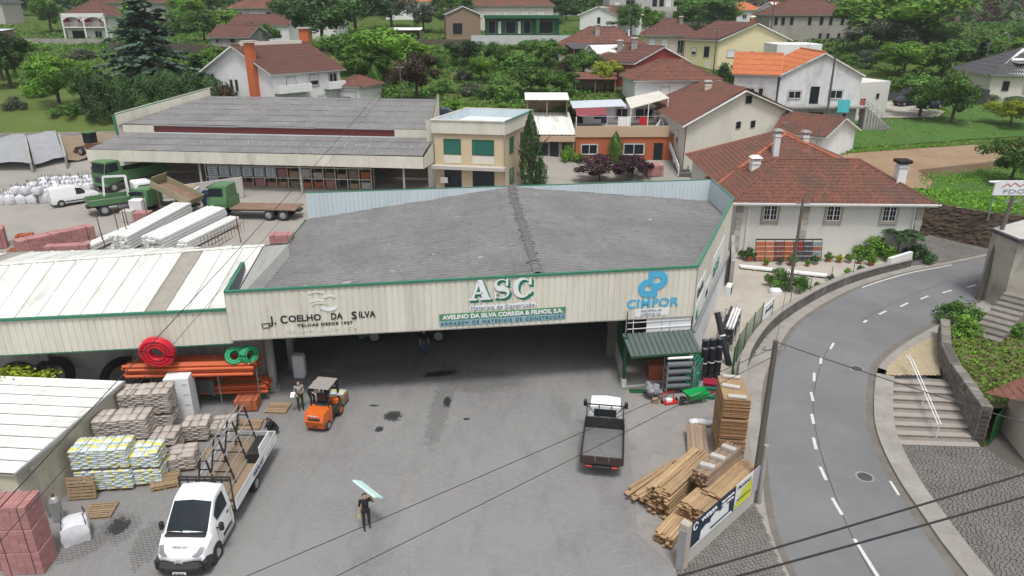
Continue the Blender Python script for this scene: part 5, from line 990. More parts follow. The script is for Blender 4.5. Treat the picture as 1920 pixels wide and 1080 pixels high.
TREES = [
    (-110.9, 184.0, 7.1, 8.2, 'round', 'A', 'tall leafy tree left of the arcaded house'),
    (-55.2, 114.1, 12.3, 14.3, 'cedar', 'G', 'huge blue-green cedar above the clipped hedge'),
    (-77.9, 157.2, 6.6, 10.3, 'cedar', 'B', 'light green conifer behind the big cedar'),
    (-76.8, 114.1, 6.1, 8.0, 'round', 'C', 'dark round tree at the left frame edge'),
    (-82.2, 120.5, 3.4, 6.7, 'round', 'A', 'leafy tree cut by the left frame edge on the slope'),
    (-62.2, 101.4, 7.0, 6.8, 'round', 'B', 'bright green broad bush tree left of the hedge'),
    (-69.4, 108.3, 3.5, 3.6, 'bush', 'B', 'bright shrub beside the dark tree on the left slope'),
    (-57.8, 99.6, 4.3, 5.6, 'round', 'A', 'mid green tree between the bright bush tree and the hedge'),
    (-92.4, 145.7, 6.2, 2.3, 'bush', 'B', 'low green shrub on the slope under the left wall'),
    (-78.9, 137.8, 5.8, 2.0, 'bush', 'D', 'grey green shrub below the arcaded house gate'),
    (-53.1, 95.4, 4.0, 5.7, 'hedge', 'C', 'first hedge tree at the sand bay end'),
    (-50.2, 95.4, 3.9, 5.2, 'hedge', 'C', 'second hedge tree behind the warehouse gable'),
    (-47.2, 95.6, 3.9, 5.3, 'hedge', 'C', 'third hedge tree below the cedar'),
    (-44.3, 95.8, 3.9, 5.7, 'hedge', 'C', 'fourth and tallest hedge tree behind the warehouse'),
    (-41.7, 96.5, 3.6, 5.3, 'hedge', 'C', 'fifth hedge tree behind the warehouse roof'),
    (-39.6, 97.1, 3.2, 4.8, 'hedge', 'C', 'last hedge tree next to the bronze shrub'),
    (-37.3, 96.5, 3.6, 4.8, 'bush', 'H', 'bronze brown shrub at the end of the hedge'),
    (-35.7, 96.8, 2.1, 2.3, 'bush', 'B', 'small green shrub at the foot of the orange chimney'),
    (-67.5, 166.8, 9.4, 6.8, 'round', 'A', 'dome shaped tree left of the brown-roofed cottage'),
    (-81.7, 185.8, 7.8, 6.7, 'bush', 'A', 'pale green bushes above the grey hut'),
    (-80.7, 190.3, 8.0, 8.2, 'round', 'B', 'yellowish green tree near the hilltop houses'),
    (-70.3, 190.3, 8.0, 6.2, 'bush', 'B', 'light green shrub row above the cottage'),
    (-49.0, 151.3, 7.2, 5.7, 'weep', 'A', 'weeping round tree in front of the cottage'),
    (-50.6, 120.5, 5.2, 4.0, 'cedar', 'C', 'low dark conifer at the left of the chimney house'),
    (-54.2, 136.9, 4.4, 3.0, 'bush', 'B', 'bright shrubs beside the hayloft'),
    (-61.0, 211.5, 8.8, 6.8, 'round', 'A', 'leafy tree on the skyline above the cottage'),
    (-36.5, 145.7, 12.3, 10.6, 'round', 'C', 'large dark tree behind the chimney house'),
    (-36.2, 177.2, 13.6, 11.5, 'round', 'C', 'broad dark tree in the middle of the hillside wood'),
    (-29.9, 190.3, 10.6, 9.6, 'round', 'D', 'olive toned tree at the edge of the hillside wood'),
    (-38.7, 141.4, 4.0, 2.9, 'bush', 'B', 'bright shrub between cottage and dark tree'),
    (-27.6, 127.0, 8.1, 6.5, 'round', 'A', 'round green tree right of the orange roof chimney'),
    (-20.2, 120.5, 11.2, 8.0, 'round', 'B', 'very broad tree with yellow green top beside the garden'),
    (-22.5, 116.2, 6.7, 5.3, 'round', 'A', 'dark leafed tree in front of the broad tree'),
    (-20.1, 109.1, 2.4, 4.2, 'column', 'A', 'slim upright tree by the drive'),
    (-13.4, 104.1, 6.3, 6.7, 'round', 'H', 'bronze leafed round tree beside the utility pole'),
    (-13.8, 184.0, 8.0, 9.5, 'round', 'A', 'leafy tree in front of the weathered barn'),
    (-21.4, 185.8, 6.5, 6.7, 'round', 'D', 'thin olive tree near the little terrace shelter'),
    (-12.3, 125.1, 2.1, 3.5, 'round', 'A', 'small orchard tree on the garden lawn'),
    (-8.2, 130.8, 5.8, 4.6, 'round', 'C', 'dark orchard tree below the stone terrace wall'),
    (-4.9, 118.2, 3.9, 4.0, 'round', 'B', 'pale green willow-like tree in the orchard'),
    (-7.9, 119.6, 2.4, 2.6, 'bush', 'D', 'thin grey shrub in the orchard'),
    (-2.3, 128.9, 4.4, 4.5, 'round', 'A', 'orchard tree left of the pale retaining wall'),
    (1.6, 126.5, 5.6, 3.5, 'bush', 'A', 'dense thicket below the pale retaining wall'),
    (5.6, 126.9, 5.6, 4.6, 'round', 'A', 'tree in the thicket right below the green house'),
    (3.2, 152.3, 5.4, 2.0, 'bush', 'A', 'shrub clump at the foot of the pale wall'),
    (8.1, 152.8, 3.2, 2.2, 'bush', 'C', 'dark shrub at the right end of the pale wall'),
    (-1.7, 106.7, 4.8, 3.6, 'bush', 'A', 'loose tree in the lower garden'),
    (2.7, 108.7, 5.6, 4.5, 'round', 'A', 'tallest tree in the lower garden'),
    (7.2, 108.3, 4.8, 3.7, 'round', 'A', 'tree beside the rusty lean-to'),
    (-5.7, 109.1, 3.9, 2.4, 'bush', 'D', 'grey green bush in the middle of the lower garden'),
    (-10.3, 110.2, 3.2, 2.5, 'bush', 'A', 'low bush behind the bronze tree'),
    (-7.2, 99.7, 4.3, 1.6, 'bush', 'B', 'rough bush by the garden fence'),
    (-1.1, 100.0, 2.9, 1.3, 'bush', 'B', 'round bush above the office roof'),
    (6.6, 101.2, 3.2, 2.0, 'bush', 'A', 'leafy bush beside the white roofed garden shed'),
    (8.4, 123.6, 3.0, 2.4, 'bush', 'H', 'reddish bush near the plank shed'),
    (11.3, 119.4, 4.8, 4.4, 'round', 'A', 'green tree against the low white cottage'),
    (14.2, 113.2, 4.4, 4.4, 'round', 'F', 'bright yellow green tree beside the red house'),
    (6.2, 222.4, 7.7, 7.7, 'round', 'C', 'dark tree behind the pink roofed house'),
    (15.7, 222.1, 7.7, 4.3, 'round', 'C', 'far dark tree on the skyline by the sky gap'),
    (21.8, 224.0, 6.2, 3.8, 'round', 'A', 'far green tree left of the white bungalow'),
    (10.4, 198.5, 5.5, 2.8, 'bush', 'C', 'dark shrubs behind the green house'),
    (27.7, 178.3, 6.7, 7.2, 'round', 'A', 'dark round tree in front of the grey flats'),
    (35.0, 194.1, 6.2, 6.4, 'round', 'B', 'light green tree beside the grey flats'),
    (22.3, 169.6, 3.1, 3.4, 'palm', 'C', 'small palm tree below the grey flats'),
    (31.6, 222.3, 3.4, 8.0, 'column', 'A', 'narrow tree at the corner of the grey flats'),
    (53.9, 221.3, 18.5, 9.6, 'round', 'A', 'broad tree above the pinkish house'),
    (62.6, 221.6, 5.2, 6.1, 'round', 'B', 'small bright tree by the red roofed house'),
    (46.5, 221.8, 7.7, 8.1, 'round', 'B', 'light tree right of the grey flats'),
    (80.1, 222.8, 5.2, 8.6, 'palm', 'D', 'palm crown above the old mansion roof'),
    (36.9, 129.2, 4.1, 3.8, 'bush', 'C', 'dark laurel bush between yellow and stained houses'),
    (84.4, 169.0, 22.0, 13.8, 'round', 'B', 'enormous bright green tree right of the mansion'),
    (78.2, 160.9, 11.8, 8.2, 'round', 'D', 'silvery olive tree in front of the enormous tree'),
    (89.7, 163.8, 9.3, 7.2, 'round', 'A', 'dark tree right of the silvery olive tree'),
    (70.7, 148.2, 4.6, 3.7, 'round', 'D', 'pale leafed tree behind the shed with red door'),
    (72.9, 139.1, 9.4, 6.3, 'round', 'B', 'spreading tree behind the netted wall'),
    (79.9, 139.1, 8.4, 6.5, 'round', 'A', 'leafy tree behind the parking area'),
    (94.6, 159.3, 7.9, 4.6, 'round', 'A', 'roundish tree in the valley behind the conifer'),
    (85.3, 136.8, 5.3, 7.3, 'cedar', 'C', 'dark cone shaped conifer by the street lamp'),
    (102.8, 158.0, 6.7, 4.6, 'round', 'B', 'bright tree behind the slate bungalow'),
    (120.7, 180.2, 7.6, 5.2, 'round', 'A', 'tree at the right edge above the slate roof'),
    (60.2, 108.3, 7.9, 6.0, 'round', 'A', 'spreading shrub tree beside the parked cars'),
    (61.5, 102.5, 5.7, 6.8, 'round', 'A', 'bushy tree in the middle of the meadow'),
    (82.7, 124.0, 4.1, 5.0, 'round', 'A', 'leafy shrub in front of the slate bungalow'),
    (69.0, 101.0, 5.8, 3.5, 'round', 'F', 'low yellow green tree at the meadow edge'),
    (56.3, 80.2, 5.7, 5.2, 'round', 'A', 'tree on the bank above the earth wall'),
    (10.1, 81.8, 4.7, 2.9, 'round', 'E', 'purple leafed plum tree in the courtyard next to the lawn edge'),
    (14.0, 82.6, 4.1, 2.8, 'round', 'E', 'purple leafed plum tree by the stacked bricks'),
    (2.0, 79.0, 2.5, 8.1, 'column', 'C', 'tall dark cypress at the office corner'),
    (3.2, 80.4, 1.7, 3.0, 'column', 'C', 'short cypress behind the tall one'),
    (12.6, 87.9, 1.9, 3.7, 'column', 'A', 'small cypress against the orange wall'),
    (6.9, 88.0, 1.9, 2.7, 'bush', 'B', 'leafy yucca beside the annex door'),
    (8.4, 88.0, 1.5, 1.2, 'bush', 'A', 'low bush at the corner of the orange building'),
    (-27.2, 98.7, 3.4, 1.8, 'bush', 'C', 'clipped round bush at the chimney house balcony'),
    (-25.2, 98.7, 1.7, 1.5, 'bush', 'C', 'small clipped bush beside the garage'),
    (-16.2, 98.7, 2.1, 1.6, 'bush', 'E', 'purple shrub by the drive'),
    (-14.7, 97.4, 1.6, 1.5, 'bush', 'A', 'clipped ball bush at the pole foot'),
    (-17.9, 103.1, 1.5, 2.2, 'cedar', 'A', 'small cone shaped shrub in the drive'),
    (-67.2, 99.6, 2.9, 2.2, 'bush', 'D', 'flowering pale shrub at the left frame edge'),
    (-58.2, 96.5, 3.5, 2.2, 'bush', 'A', 'low bush under the bright bush tree'),
    (-42.6, 145.7, 3.1, 2.1, 'bush', 'C', 'dark shrub behind the chimney house ridge'),
    (-49.3, 222.3, 9.2, 6.0, 'round', 'A', 'tree on the skyline left of the olive tree'),
    (57.2, 169.0, 3.1, 2.5, 'bush', 'A', 'bush at the foot of the old mansion'),
    (83.0, 204.6, 7.2, 3.5, 'bush', 'C', 'dark shrubs beside the old mansion door'),
    (68.3, 152.9, 4.3, 2.9, 'bush', 'A', 'bush behind the stained house ridge'),
    (77.8, 121.1, 3.5, 1.4, 'hedge', 'C', 'low clipped hedge along the lane'),
    (81.3, 119.1, 3.4, 1.2, 'hedge', 'C', 'low hedge end by the bungalow fence'),
    (93.1, 132.6, 5.7, 4.9, 'round', 'A', 'tree just past the right frame edge by the bungalow')]
# ================================================================ TREES, HEDGES, UNDERGROWTH
def leafquad(mb, sh, p, n, s, g, shade):
    a = V((g.uniform(-1, 1), g.uniform(-1, 1), g.uniform(-1, 1))); n = (n+a*.75).normalized(); u = n.cross(a).normalized(); v = n.cross(u)
    l = s*g.uniform(.7, 1.35); w_ = l*g.uniform(.45, .7); mb.add([p-u*l*.5, p+v*w_*.5+u*l*.05, p+u*l*.55, p-v*w_*.5+u*l*.05], [(0, 1, 2, 3)]); sh.append(shade)
def crown_mesh(kind, seed):
    g = rnd(seed); mb = MB(); sh = []; lobes = []
    if kind in ('round', 'bush', 'weep'):
        nl = {'round': 24, 'bush': 14, 'weep': 14}[kind]
        for i in range(nl):
            a = g.random()*2*pi; r = math.sqrt(g.random())*.42; z = .5+(g.random()-.5)*.62*math.sqrt(max(.05, 1-(r/.46)**2)); 
            if kind == 'bush': z = .12+.5*g.random()*(1-(r/.45)**2)
            lobes.append((V((r*cos(a), r*sin(a), z)), g.uniform(.07, .19) if kind != 'bush' else g.uniform(.13, .22), g.random()**2*.9))
        lobes.append((V((0, 0, .55 if kind != 'bush' else .4)), .3, .2)); N_ = 5200 if kind == 'round' else 2200
        for i in range(N_):
            c, r, s_ = lobes[g.randrange(len(lobes))]; d = V((g.gauss(0, 1), g.gauss(0, 1), g.gauss(.15, 1))).normalized(); rr = r*(g.random()**.33)*g.uniform(.8, 1.13)
            p = c+V((d.x*rr, d.y*rr, d.z*rr*1.05)); 
            if p.z < 0: p.z = g.random()*.1
            if kind == 'weep': d = V((d.x, d.y, d.z-.5))
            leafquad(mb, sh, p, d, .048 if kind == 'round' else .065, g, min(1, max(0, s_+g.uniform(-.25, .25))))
    elif kind in ('column', 'hedge'):
        for i in range(3000 if kind == 'column' else 3800):
            z = g.random()**.9; a = g.random()*2*pi
            if kind == 'column': R_ = .5*(1-.0*z)*min(1, (1-z)*2.4+.05)*min(1, z*6+.45)*(.82+.16*sin(a*5+z*13)+.1*sin(a*9-z*30))
            else: R_ = .5*min(1, (1-z)*5+.15)*(.86+.13*sin(a*4+z*9)+.08*sin(a*9))
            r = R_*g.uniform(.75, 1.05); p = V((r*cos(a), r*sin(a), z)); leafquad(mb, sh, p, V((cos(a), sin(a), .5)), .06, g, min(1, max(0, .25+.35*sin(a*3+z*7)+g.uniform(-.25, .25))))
    elif kind == 'cedar':
        for lay in range(15):
            zt = lay/15; R_ = .5*(1-zt)**.8*g.uniform(.85, 1.1)+.02; nb = max(5, int(15*(1-zt)+4))
            for b in range(nb):
                a = 2*pi*(b+g.random())/nb; L = R_*g.uniform(.45, 1.25); zj = g.uniform(-.04, .04); shd = g.random()*.7
                for q in range(26):
                    t = g.random()**.6; w_ = (1-t)*.1+.02; p = V((cos(a)*L*t+g.gauss(0, w_*.5)*-sin(a), sin(a)*L*t+g.gauss(0, w_*.5)*cos(a), zt*.93+.05+zj-.1*t*(1-zt)+g.gauss(0, .008)))
                    leafquad(mb, sh, p, V((cos(a)*.2, sin(a)*.2, 1)), .07, g, min(1, max(0, shd+g.uniform(-.2, .2))))
    elif kind == 'palm':
        for b in range(22):
            a = b*2.4; up = g.uniform(.1, .9)
            for q in range(9):
                t = q/9; p = V((cos(a)*.5*t, sin(a)*.5*t, .55+up*.45*sin(t*2.4)-.25*t*t)); 
                for s_ in (-1, 1): leafquad(mb, sh, p+V((-sin(a), cos(a), -.3))*.05*s_, V((0, 0, 1)), .13, g, g.random()*.5)
    me = bpy.data.meshes.new('crown'); me.from_pydata([tuple(v) for v in mb.v], [], mb.f)
    at = me.attributes.new('shade', 'FLOAT', 'FACE'); at.data.foreach_set('value', sh); me.update(); return me
def trunk_mesh(seed):
    g = rnd(seed); mb = MB(); x, y = g.uniform(-.05, .05), g.uniform(-.05, .05); mb.tube([(0, 0, -.1), (x*.3, y*.3, .2), (x, y, .55), (x*1.5, y*1.5, .8)], [.045, .036, .026, .01], 7)
    for i in range(6): a = i*1.05+g.random(); z = g.uniform(.28, .55); mb.tube([(x*z, y*z, z), (x+.14*cos(a), y+.14*sin(a), z+.13), (x+.27*cos(a), y+.27*sin(a), z+.24)], [.018, .011, .004], 5)
    me = bpy.data.meshes.new('trunk'); me.from_pydata([tuple(v) for v in mb.v], [], mb.f); me.update(); me.materials.append(M_['bark']); return me
PROTO = {}
def crown_of(kind, leaf, i):
    key = (kind, leaf, i)
    if key not in PROTO:
        base = (kind, i)
        if base not in PROTO: PROTO[base] = crown_mesh(kind, hash(kind) % 97+i*13 if False else sum(map(ord, kind))+i*13)
        me = PROTO[base].copy(); me.materials.append(M_['leaf'+leaf]); PROTO[key] = me
    return PROTO[key]
TRUNKS = [trunk_mesh(i) for i in range(3)]
gt = rnd(77)
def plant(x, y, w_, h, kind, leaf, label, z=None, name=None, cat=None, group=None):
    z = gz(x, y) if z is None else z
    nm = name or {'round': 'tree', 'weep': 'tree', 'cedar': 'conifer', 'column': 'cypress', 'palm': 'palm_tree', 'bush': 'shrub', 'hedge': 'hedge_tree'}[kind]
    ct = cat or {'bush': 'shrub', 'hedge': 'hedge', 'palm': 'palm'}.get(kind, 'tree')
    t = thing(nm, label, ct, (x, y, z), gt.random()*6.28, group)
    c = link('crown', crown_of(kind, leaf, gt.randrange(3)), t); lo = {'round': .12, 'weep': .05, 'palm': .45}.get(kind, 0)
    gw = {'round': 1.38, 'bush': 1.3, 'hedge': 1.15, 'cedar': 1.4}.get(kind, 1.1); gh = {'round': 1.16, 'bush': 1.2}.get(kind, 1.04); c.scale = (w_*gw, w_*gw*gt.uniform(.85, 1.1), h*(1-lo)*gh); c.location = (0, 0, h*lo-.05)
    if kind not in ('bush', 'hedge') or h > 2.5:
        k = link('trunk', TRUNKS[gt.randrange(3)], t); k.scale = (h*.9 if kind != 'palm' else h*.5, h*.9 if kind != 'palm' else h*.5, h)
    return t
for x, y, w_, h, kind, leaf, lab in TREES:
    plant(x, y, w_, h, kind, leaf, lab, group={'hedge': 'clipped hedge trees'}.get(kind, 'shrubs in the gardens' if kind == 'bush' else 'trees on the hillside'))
# undergrowth: weeds and tall grass that nobody could count
def tufts(name, label, regions, leaf, seed, size=(.25, .6)):
    g = rnd(seed); mb = MB(); sh = []
    for poly, n in regions:
        x0, x1 = min(p[0] for p in poly), max(p[0] for p in poly); y0, y1 = min(p[1] for p in poly), max(p[1] for p in poly); c = 0; cl = [(g.uniform(x0, x1), g.uniform(y0, y1)) for _ in range(14)]
        for _ in range(n*6):
            if c >= n: break
            if g.random() < .55: q = g.choice(cl); x, y = g.gauss(q[0], (x1-x0)*.06), g.gauss(q[1], (y1-y0)*.06)
            else: x, y = g.uniform(x0, x1), g.uniform(y0, y1)
            if not inpoly(x, y, poly): continue
            c += 1; s = g.uniform(*size); z = gz(x, y); shd = g.random()*.8
            for q in range(5): leafquad(mb, sh, V((x+g.gauss(0, s*.5), y+g.gauss(0, s*.5), z+s*g.uniform(.1, .7))), V((g.uniform(-1, 1), g.uniform(-1, 1), .8)), s, g, shd)
    me = bpy.data.meshes.new(name); me.from_pydata([tuple(v) for v in mb.v], [], mb.f); at = me.attributes.new('shade', 'FLOAT', 'FACE'); at.data.foreach_set('value', sh); me.materials.append(M_['leaf'+leaf]); o = link(name, me, kind='stuff'); o['label'] = label
tufts('undergrowth', 'rough weeds and bushes across the gardens and slopes', [([(-18, 99), (8, 100), (22, 106), (20, 130), (-16, 155), (-30, 150), (-20, 120)], 5200), ([(-120, 118), (-60, 112), (-38, 112), (-45, 150), (-110, 165), (-140, 165)], 4200), ([(-140, 168), (-60, 150), (-20, 168), (0, 158), (20, 172), (0, 190), (-60, 205), (-140, 198)], 3800)], 'A', 31, (.22, .62))
tufts('tall_grass', 'tall grass along the track and meadow', [([(33, 90), (80, 97), (95, 112), (88, 124), (66, 121), (60, 106), (46, 106), (34, 98)], 2200), ([(46, 78), (56, 76.5), (95, 82), (95, 90), (60, 86.5), (47, 83)], 2600), ([(33, 66), (40, 66.6), (75, 67), (75, 71.5), (56, 69), (46, 70), (38, 71.5), (33, 73.5)], 2200), ([(34, 87), (44, 91), (60, 94.2), (44, 93.5), (33, 97)], 600)], 'B', 32, (.1, .22))
tufts('valley_woods', 'wooded valley floor beyond the meadow', [([(30, 150), (60, 150), (120, 124), (220, 140), (260, 260), (150, 300), (95, 215), (60, 190), (30, 175)], 11000)], 'A', 33, (.5, 1.3))
# forested hill far right, and blue hills on the skyline
def hill(name, fx, nx, ny, x0, x1, y0, y1, m):
    k = MB()
    for j in range(ny+1):
        for i in range(nx+1): x, y = x0+(x1-x0)*i/nx, y0+(y1-y0)*j/ny; k.v.append((x, y, fx(x, y)))
    for j in range(ny):
        for i in range(nx): k.f.append((j*(nx+1)+i, j*(nx+1)+i+1, (j+1)*(nx+1)+i+1, (j+1)*(nx+1)+i)); k.m.append(0)
    return k.build(name, m, smooth=80, kind='structure')
def fh(x, y):
    t = min(1, max(0, (y-230)/430)); s_ = min(1, max(0, (x-60)/340)); return 2+t*t*(3-2*t)*(14+86*s_**.85)+4*sin(x*.021+y*.013)*t+3*sin(x*.05)*t
hm = mat('hill_understorey', (.045, .065, .022), .95, (.07, .07, .035), .03, .8)
hill('hill', fh, 60, 40, 60, 900, 230, 760, hm)
def forest(name, label, seed, n, fz, x0, x1, y0, y1, cols, smin, smax):
    g = rnd(seed)
    for q, leaf in enumerate(cols):
        mb = MB(); sh = []
        for i in range(n//len(cols)):
            x, y = g.uniform(x0, x1), y0+(y1-y0)*g.random()**1.3
            if abs(x/y) > .86: continue
            z = fz(x, y); s = g.uniform(smin, smax); hh = s*g.uniform(1.2, 2.0); shd = g.random()*.8
            for k in range(54):
                d = V((g.gauss(0, 1), g.gauss(0, 1), g.gauss(.3, 1))).normalized(); leafquad(mb, sh, V((x, y, z+hh*.7))+V((d.x*s*.5, d.y*s*.5, d.z*hh*.45)), d, s*.27, g, min(1, max(0, shd+g.uniform(-.2, .2))))
        me = bpy.data.meshes.new(name); me.from_pydata([tuple(v) for v in mb.v], [], mb.f); at = me.attributes.new('shade', 'FLOAT', 'FACE'); at.data.foreach_set('value', sh); me.materials.append(M_['leaf'+leaf]); o = link(name, me, kind='stuff'); o['label'] = label+{'D': ', greyish eucalyptus crowns', 'A': ', green crowns', 'C': ', dark pine crowns', 'H': ', brownish crowns'}[leaf]
forest('forest', 'dense forest covering the hill', 5, 4200, fh, 90, 760, 250, 720, 'DACH', 5, 10)
def fz2(x, y): return (gz(x, 400) if y > 400 else gz(x, y))-1
forest('skyline_woods', 'woods along the skyline', 6, 700, fz2, -260, 70, 235, 300, 'AC', 5, 8)
def fb_(x, y): 
    t = (y-1800)/900; return -30+130*math.exp(-((y-2300)/330)**2)*(.42+.2*sin(x*.0021+.6)+.12*sin(x*.0057))
hill('far_hills', fb_, 80, 16, -2600, 2600, 1800, 2800, mat('distant_wooded_hill', (.05, .075, .04), .95, (.04, .06, .035), .01, .6))
# ================================================================ ROADSIDE WALLS, STEPS, OLD HOUSE
M_['mosswall'] = mat('mossy_dark_wall', (.12, .115, .105), .95, (.06, .058, .052), 1.2, .8, bump=.5, dirt=(.32, .3, .28), dscale=1.1, damt=.55)
WO = spline([(12.5, 34.4), (13.8, 38.3), (15.3, 41.3), (17.5, 44.6), (20.1, 47.5), (23.6, 50.8), (27.2, 53.5), (30.5, 55.4), (33.2, 56.8)], 40)
rw = thing('roadside_wall', 'curved mossy parapet wall between patio and road', 'wall', (20, 47.5, 0)); A_, B_ = offset(WO, -.18), offset(WO, .18); k, kc = MB(), MB()
for i in range(len(WO)-1):
    h0, h1 = .85, .85; a, b, c, d = A_[i], B_[i], A_[i+1], B_[i+1]
    k.add([(a.x, a.y, -.1), (b.x, b.y, -.1), (d.x, d.y, -.1), (c.x, c.y, -.1), (a.x, a.y, h0), (b.x, b.y, h0), (d.x, d.y, h1), (c.x, c.y, h1)], [(1, 2, 6, 5), (3, 0, 4, 7), (0, 1, 5, 4)[::-1]] if i == 0 else [(1, 2, 6, 5), (3, 0, 4, 7)])
    e = .05; aa, bb, cc, dd = offset(WO, -.23)[i], offset(WO, .23)[i], offset(WO, -.23)[i+1], offset(WO, .23)[i+1]
    kc.add([(aa.x, aa.y, .85), (bb.x, bb.y, .85), (dd.x, dd.y, .85), (cc.x, cc.y, .85), (aa.x, aa.y, .95), (bb.x, bb.y, .95), (dd.x, dd.y, .95), (cc.x, cc.y, .95)], [(1, 2, 6, 5), (3, 0, 4, 7), (4, 5, 6, 7)])
k.build('masonry', M_['mosswall'], rw, world=True); kc.build('coping', M_['kerb'], rw, world=True)
strip('gutter', offset(WO, .2), offset(WO, .62), .028, .024, M_['kerb'])
fe = thing('mesh_fence', 'green wire mesh fence standing along the patio wall', 'fence', (14, 40, 0)); FP = offset(spline([(12.1, 34.2), (13.2, 38), (14.8, 41.2), (17.1, 44.8)], 12), -.15)
for i, p in enumerate(FP):
    if i % 2 == 0: MB().tube([(p.x, p.y, 0), (p.x, p.y, 1.9)], .03, 6).build('post', M_['dkgreen'], fe, world=True)
k = MB()
for a, b in zip(FP, FP[1:]):
    for q in range(9): k.bar((a.x, a.y, .15+q*.2), (b.x, b.y, .15+q*.2), .012)
    for q in range(7): p = a.lerp(b, q/7); k.bar((p.x, p.y, .1), (p.x, p.y, 1.8), .01)
k.build('wire_mesh', M_['dkgreen'], fe, world=True)
for j, i in enumerate((15, 19, 23, 27, 31)): p = offset(WO, -.1)[i]; tag(MB().tube([(p.x, p.y, .94), (p.x, p.y, 2.1)], .025, 6).build('wall_rod', M_['dkgreen']), '%s thin green rod on the curved parapet counting from the white notice' % ('first', 'second', 'third', 'fourth', 'fifth')[j], 'rod', 'rods on the parapet')
p0, p1 = V((16.75, 44.0, 1.0)), V((18.0, 45.7, 1.0)); d = (p1-p0).normalized(); nb = thing('notice_board', 'small white notice board standing on the curved parapet', 'sign', (p0.x, p0.y, 1)); k = MB()
k.add([p0, p1, p1+V((0, 0, .95)), p0+V((0, 0, .95))]+[q-V((d.y, -d.x, 0))*.05 for q in (p0, p1, p1+V((0, 0, .95)), p0+V((0, 0, .95)))], [(0, 1, 2, 3), (7, 6, 5, 4), (0, 4, 5, 1), (1, 5, 6, 2), (2, 6, 7, 3), (3, 7, 4, 0)]).build('board', M_['inkwhite'], nb, world=True)
text(nb, 'Janelas', .42, face_matrix(p0+V((d.y, -d.x, 0))*.012+d*.3+V((0, 0, .35)), d), M_['ink'], fit=1.5)
# bannered wall by the yard gate
lw = thing('bannered_wall', 'low rendered yard wall carrying printed banners', 'wall', (6.7, 22.4, 0)); a, b = V((6.75, 22.45, 0)), V((11.1, 26.75, 0)); d = (b-a).normalized(); n = V((d.y, -d.x, 0)); L_ = (b-a).length
k = MB(); Mw = Matrix.Translation(a) @ Matrix.Rotation(atan2(d.y, d.x), 4, 'Z'); k.cbox(0, L_, -.1, .1, -.1, 1.35, .02, Mw); k.build('masonry', M_['lightconc'], lw, world=True)
MB().cbox(-.32, .02, -.2, .2, 0, 2.15, .05, Mw).build('gate_post', mat('gate_post_plaster', (.42, .38, .34), .9, (.32, .28, .25), 2, .7), lw, world=True); MB().box(-.42, -.34, -.18, .12, .0, 1.9, Mw).build('gate_edge', M_['steel'], lw, world=True)
navy = mat('navy_banner', (.012, .025, .055), .55, (.016, .03, .065), 2, .4)
def bann(x0, x1, m, pts=None): k = MB(); k.box(x0, x1, -.14, -.115, .75, 2.0, Mw); return k.build('banner', m, lw, world=True)
bann(.1, 3.4, navy); bann(3.42, 4.9, mat('white_banner', (.68, .68, .7), .55)); bann(4.92, 6.0, mat('mauve_banner', (.33, .29, .36), .6, (.5, .47, .5), 2, .8))
def flat(pl, m, y=-.145, nm='banner_print'): k = MB(); k.add([Mw @ V((q[0], y, q[1])) for q in pl], [tuple(range(len(pl)))]); k.build(nm, m, lw, world=True)
flat([(3.45, .78), (4.87, .78), (4.87, 1.7), (4.0, 1.5), (3.45, .95)], mat('lime_banner_print', (.6, .62, .03), .6)); flat([(.12, .76), (3.3, .76), (3.2, .9), (1.4, .88), (.12, .82)], M_['inkwhite'])
for x, z, w_, h in ((.75, .88, .8, .5), (1.45, 1.0, .75, .6), (2.15, 1.0, .8, .55)): flat([(x, z), (x+w_, z), (x+w_*.95, z+h*.8), (x+w_*.5, z+h), (x+.05, z+h*.75)], M_['inkwhite'], -.147)
for s, x, z, sz, m, w_ in (('WEBER', .75, 1.68, .26, M_['inkwhite'], 1.2), ('ISOLAMENTO', 2.3, 1.72, .14, M_['inkwhite'], .95), ('TÉRMICO', 2.3, 1.52, .14, M_['inkwhite'], .95), ('fischer', 3.6, 1.72, .2, M_['ink'], 1.1), ('PROFISSIONAL', 3.6, 1.1, .14, M_['inkslate'], 1.15)): text(lw, s, sz, face_matrix(Mw @ V((x, -.15, z)), d), m, fit=w_)
stroke_ = MB(); [stroke_.bar(Mw @ V((.35+.16*cos(i*.7), -.15, 1.75+.16*sin(i*.7))), Mw @ V((.35+.16*cos(i*.7+.7), -.15, 1.75+.16*sin(i*.7+.7))), .012, .06) for i in range(8)]; stroke_.build('emblem', M_['inkwhite'], lw, world=True)
# steps, handrail and stone walls of the square
stp = thing('street_steps', 'flight of broad stone steps from the road down to the cobbled square', 'steps', (22, 35, -1)); NS = 8
for i in range(NS):
    t, u = i/NS, (i+1)/NS; lf = lambda q: V((22.35, 38.1, 0)).lerp(V((19.95, 32.2, 0)), q); rf = lambda q: V((25.6, 37.6, 0)).lerp(V((24.35, 31.95, 0)), q); z = -.95*t-.02; k = MB()
    q = [lf(u+.012), rf(u+.012), rf(t), lf(t)]; k.add([(p.x, p.y, -1.2) for p in q]+[(p.x, p.y, z) for p in q], [(4, 5, 6, 7), (0, 1, 5, 4), (3, 7, 6, 2), (0, 4, 7, 3), (1, 2, 6, 5)]); k.build('step', mat('worn_stone_step', (.25, .222, .198), .9, (.17, .15, .133), 2, .8, dirt=(.1, .09, .08), damt=.6, rnd_=.1), stp, world=True)
    k = MB(); nose = [lf(u+.014), rf(u+.014), rf(u-.055), lf(u-.055)]; k.add([(p.x, p.y, z-.035) for p in nose]+[(p.x, p.y, z+.015) for p in nose], [(4, 5, 6, 7), (0, 1, 5, 4)]); k.build('nosing', mat('pale_step_nosing', (.33, .3, .27), .85, (.25, .225, .2), 3, .7), stp, world=True)
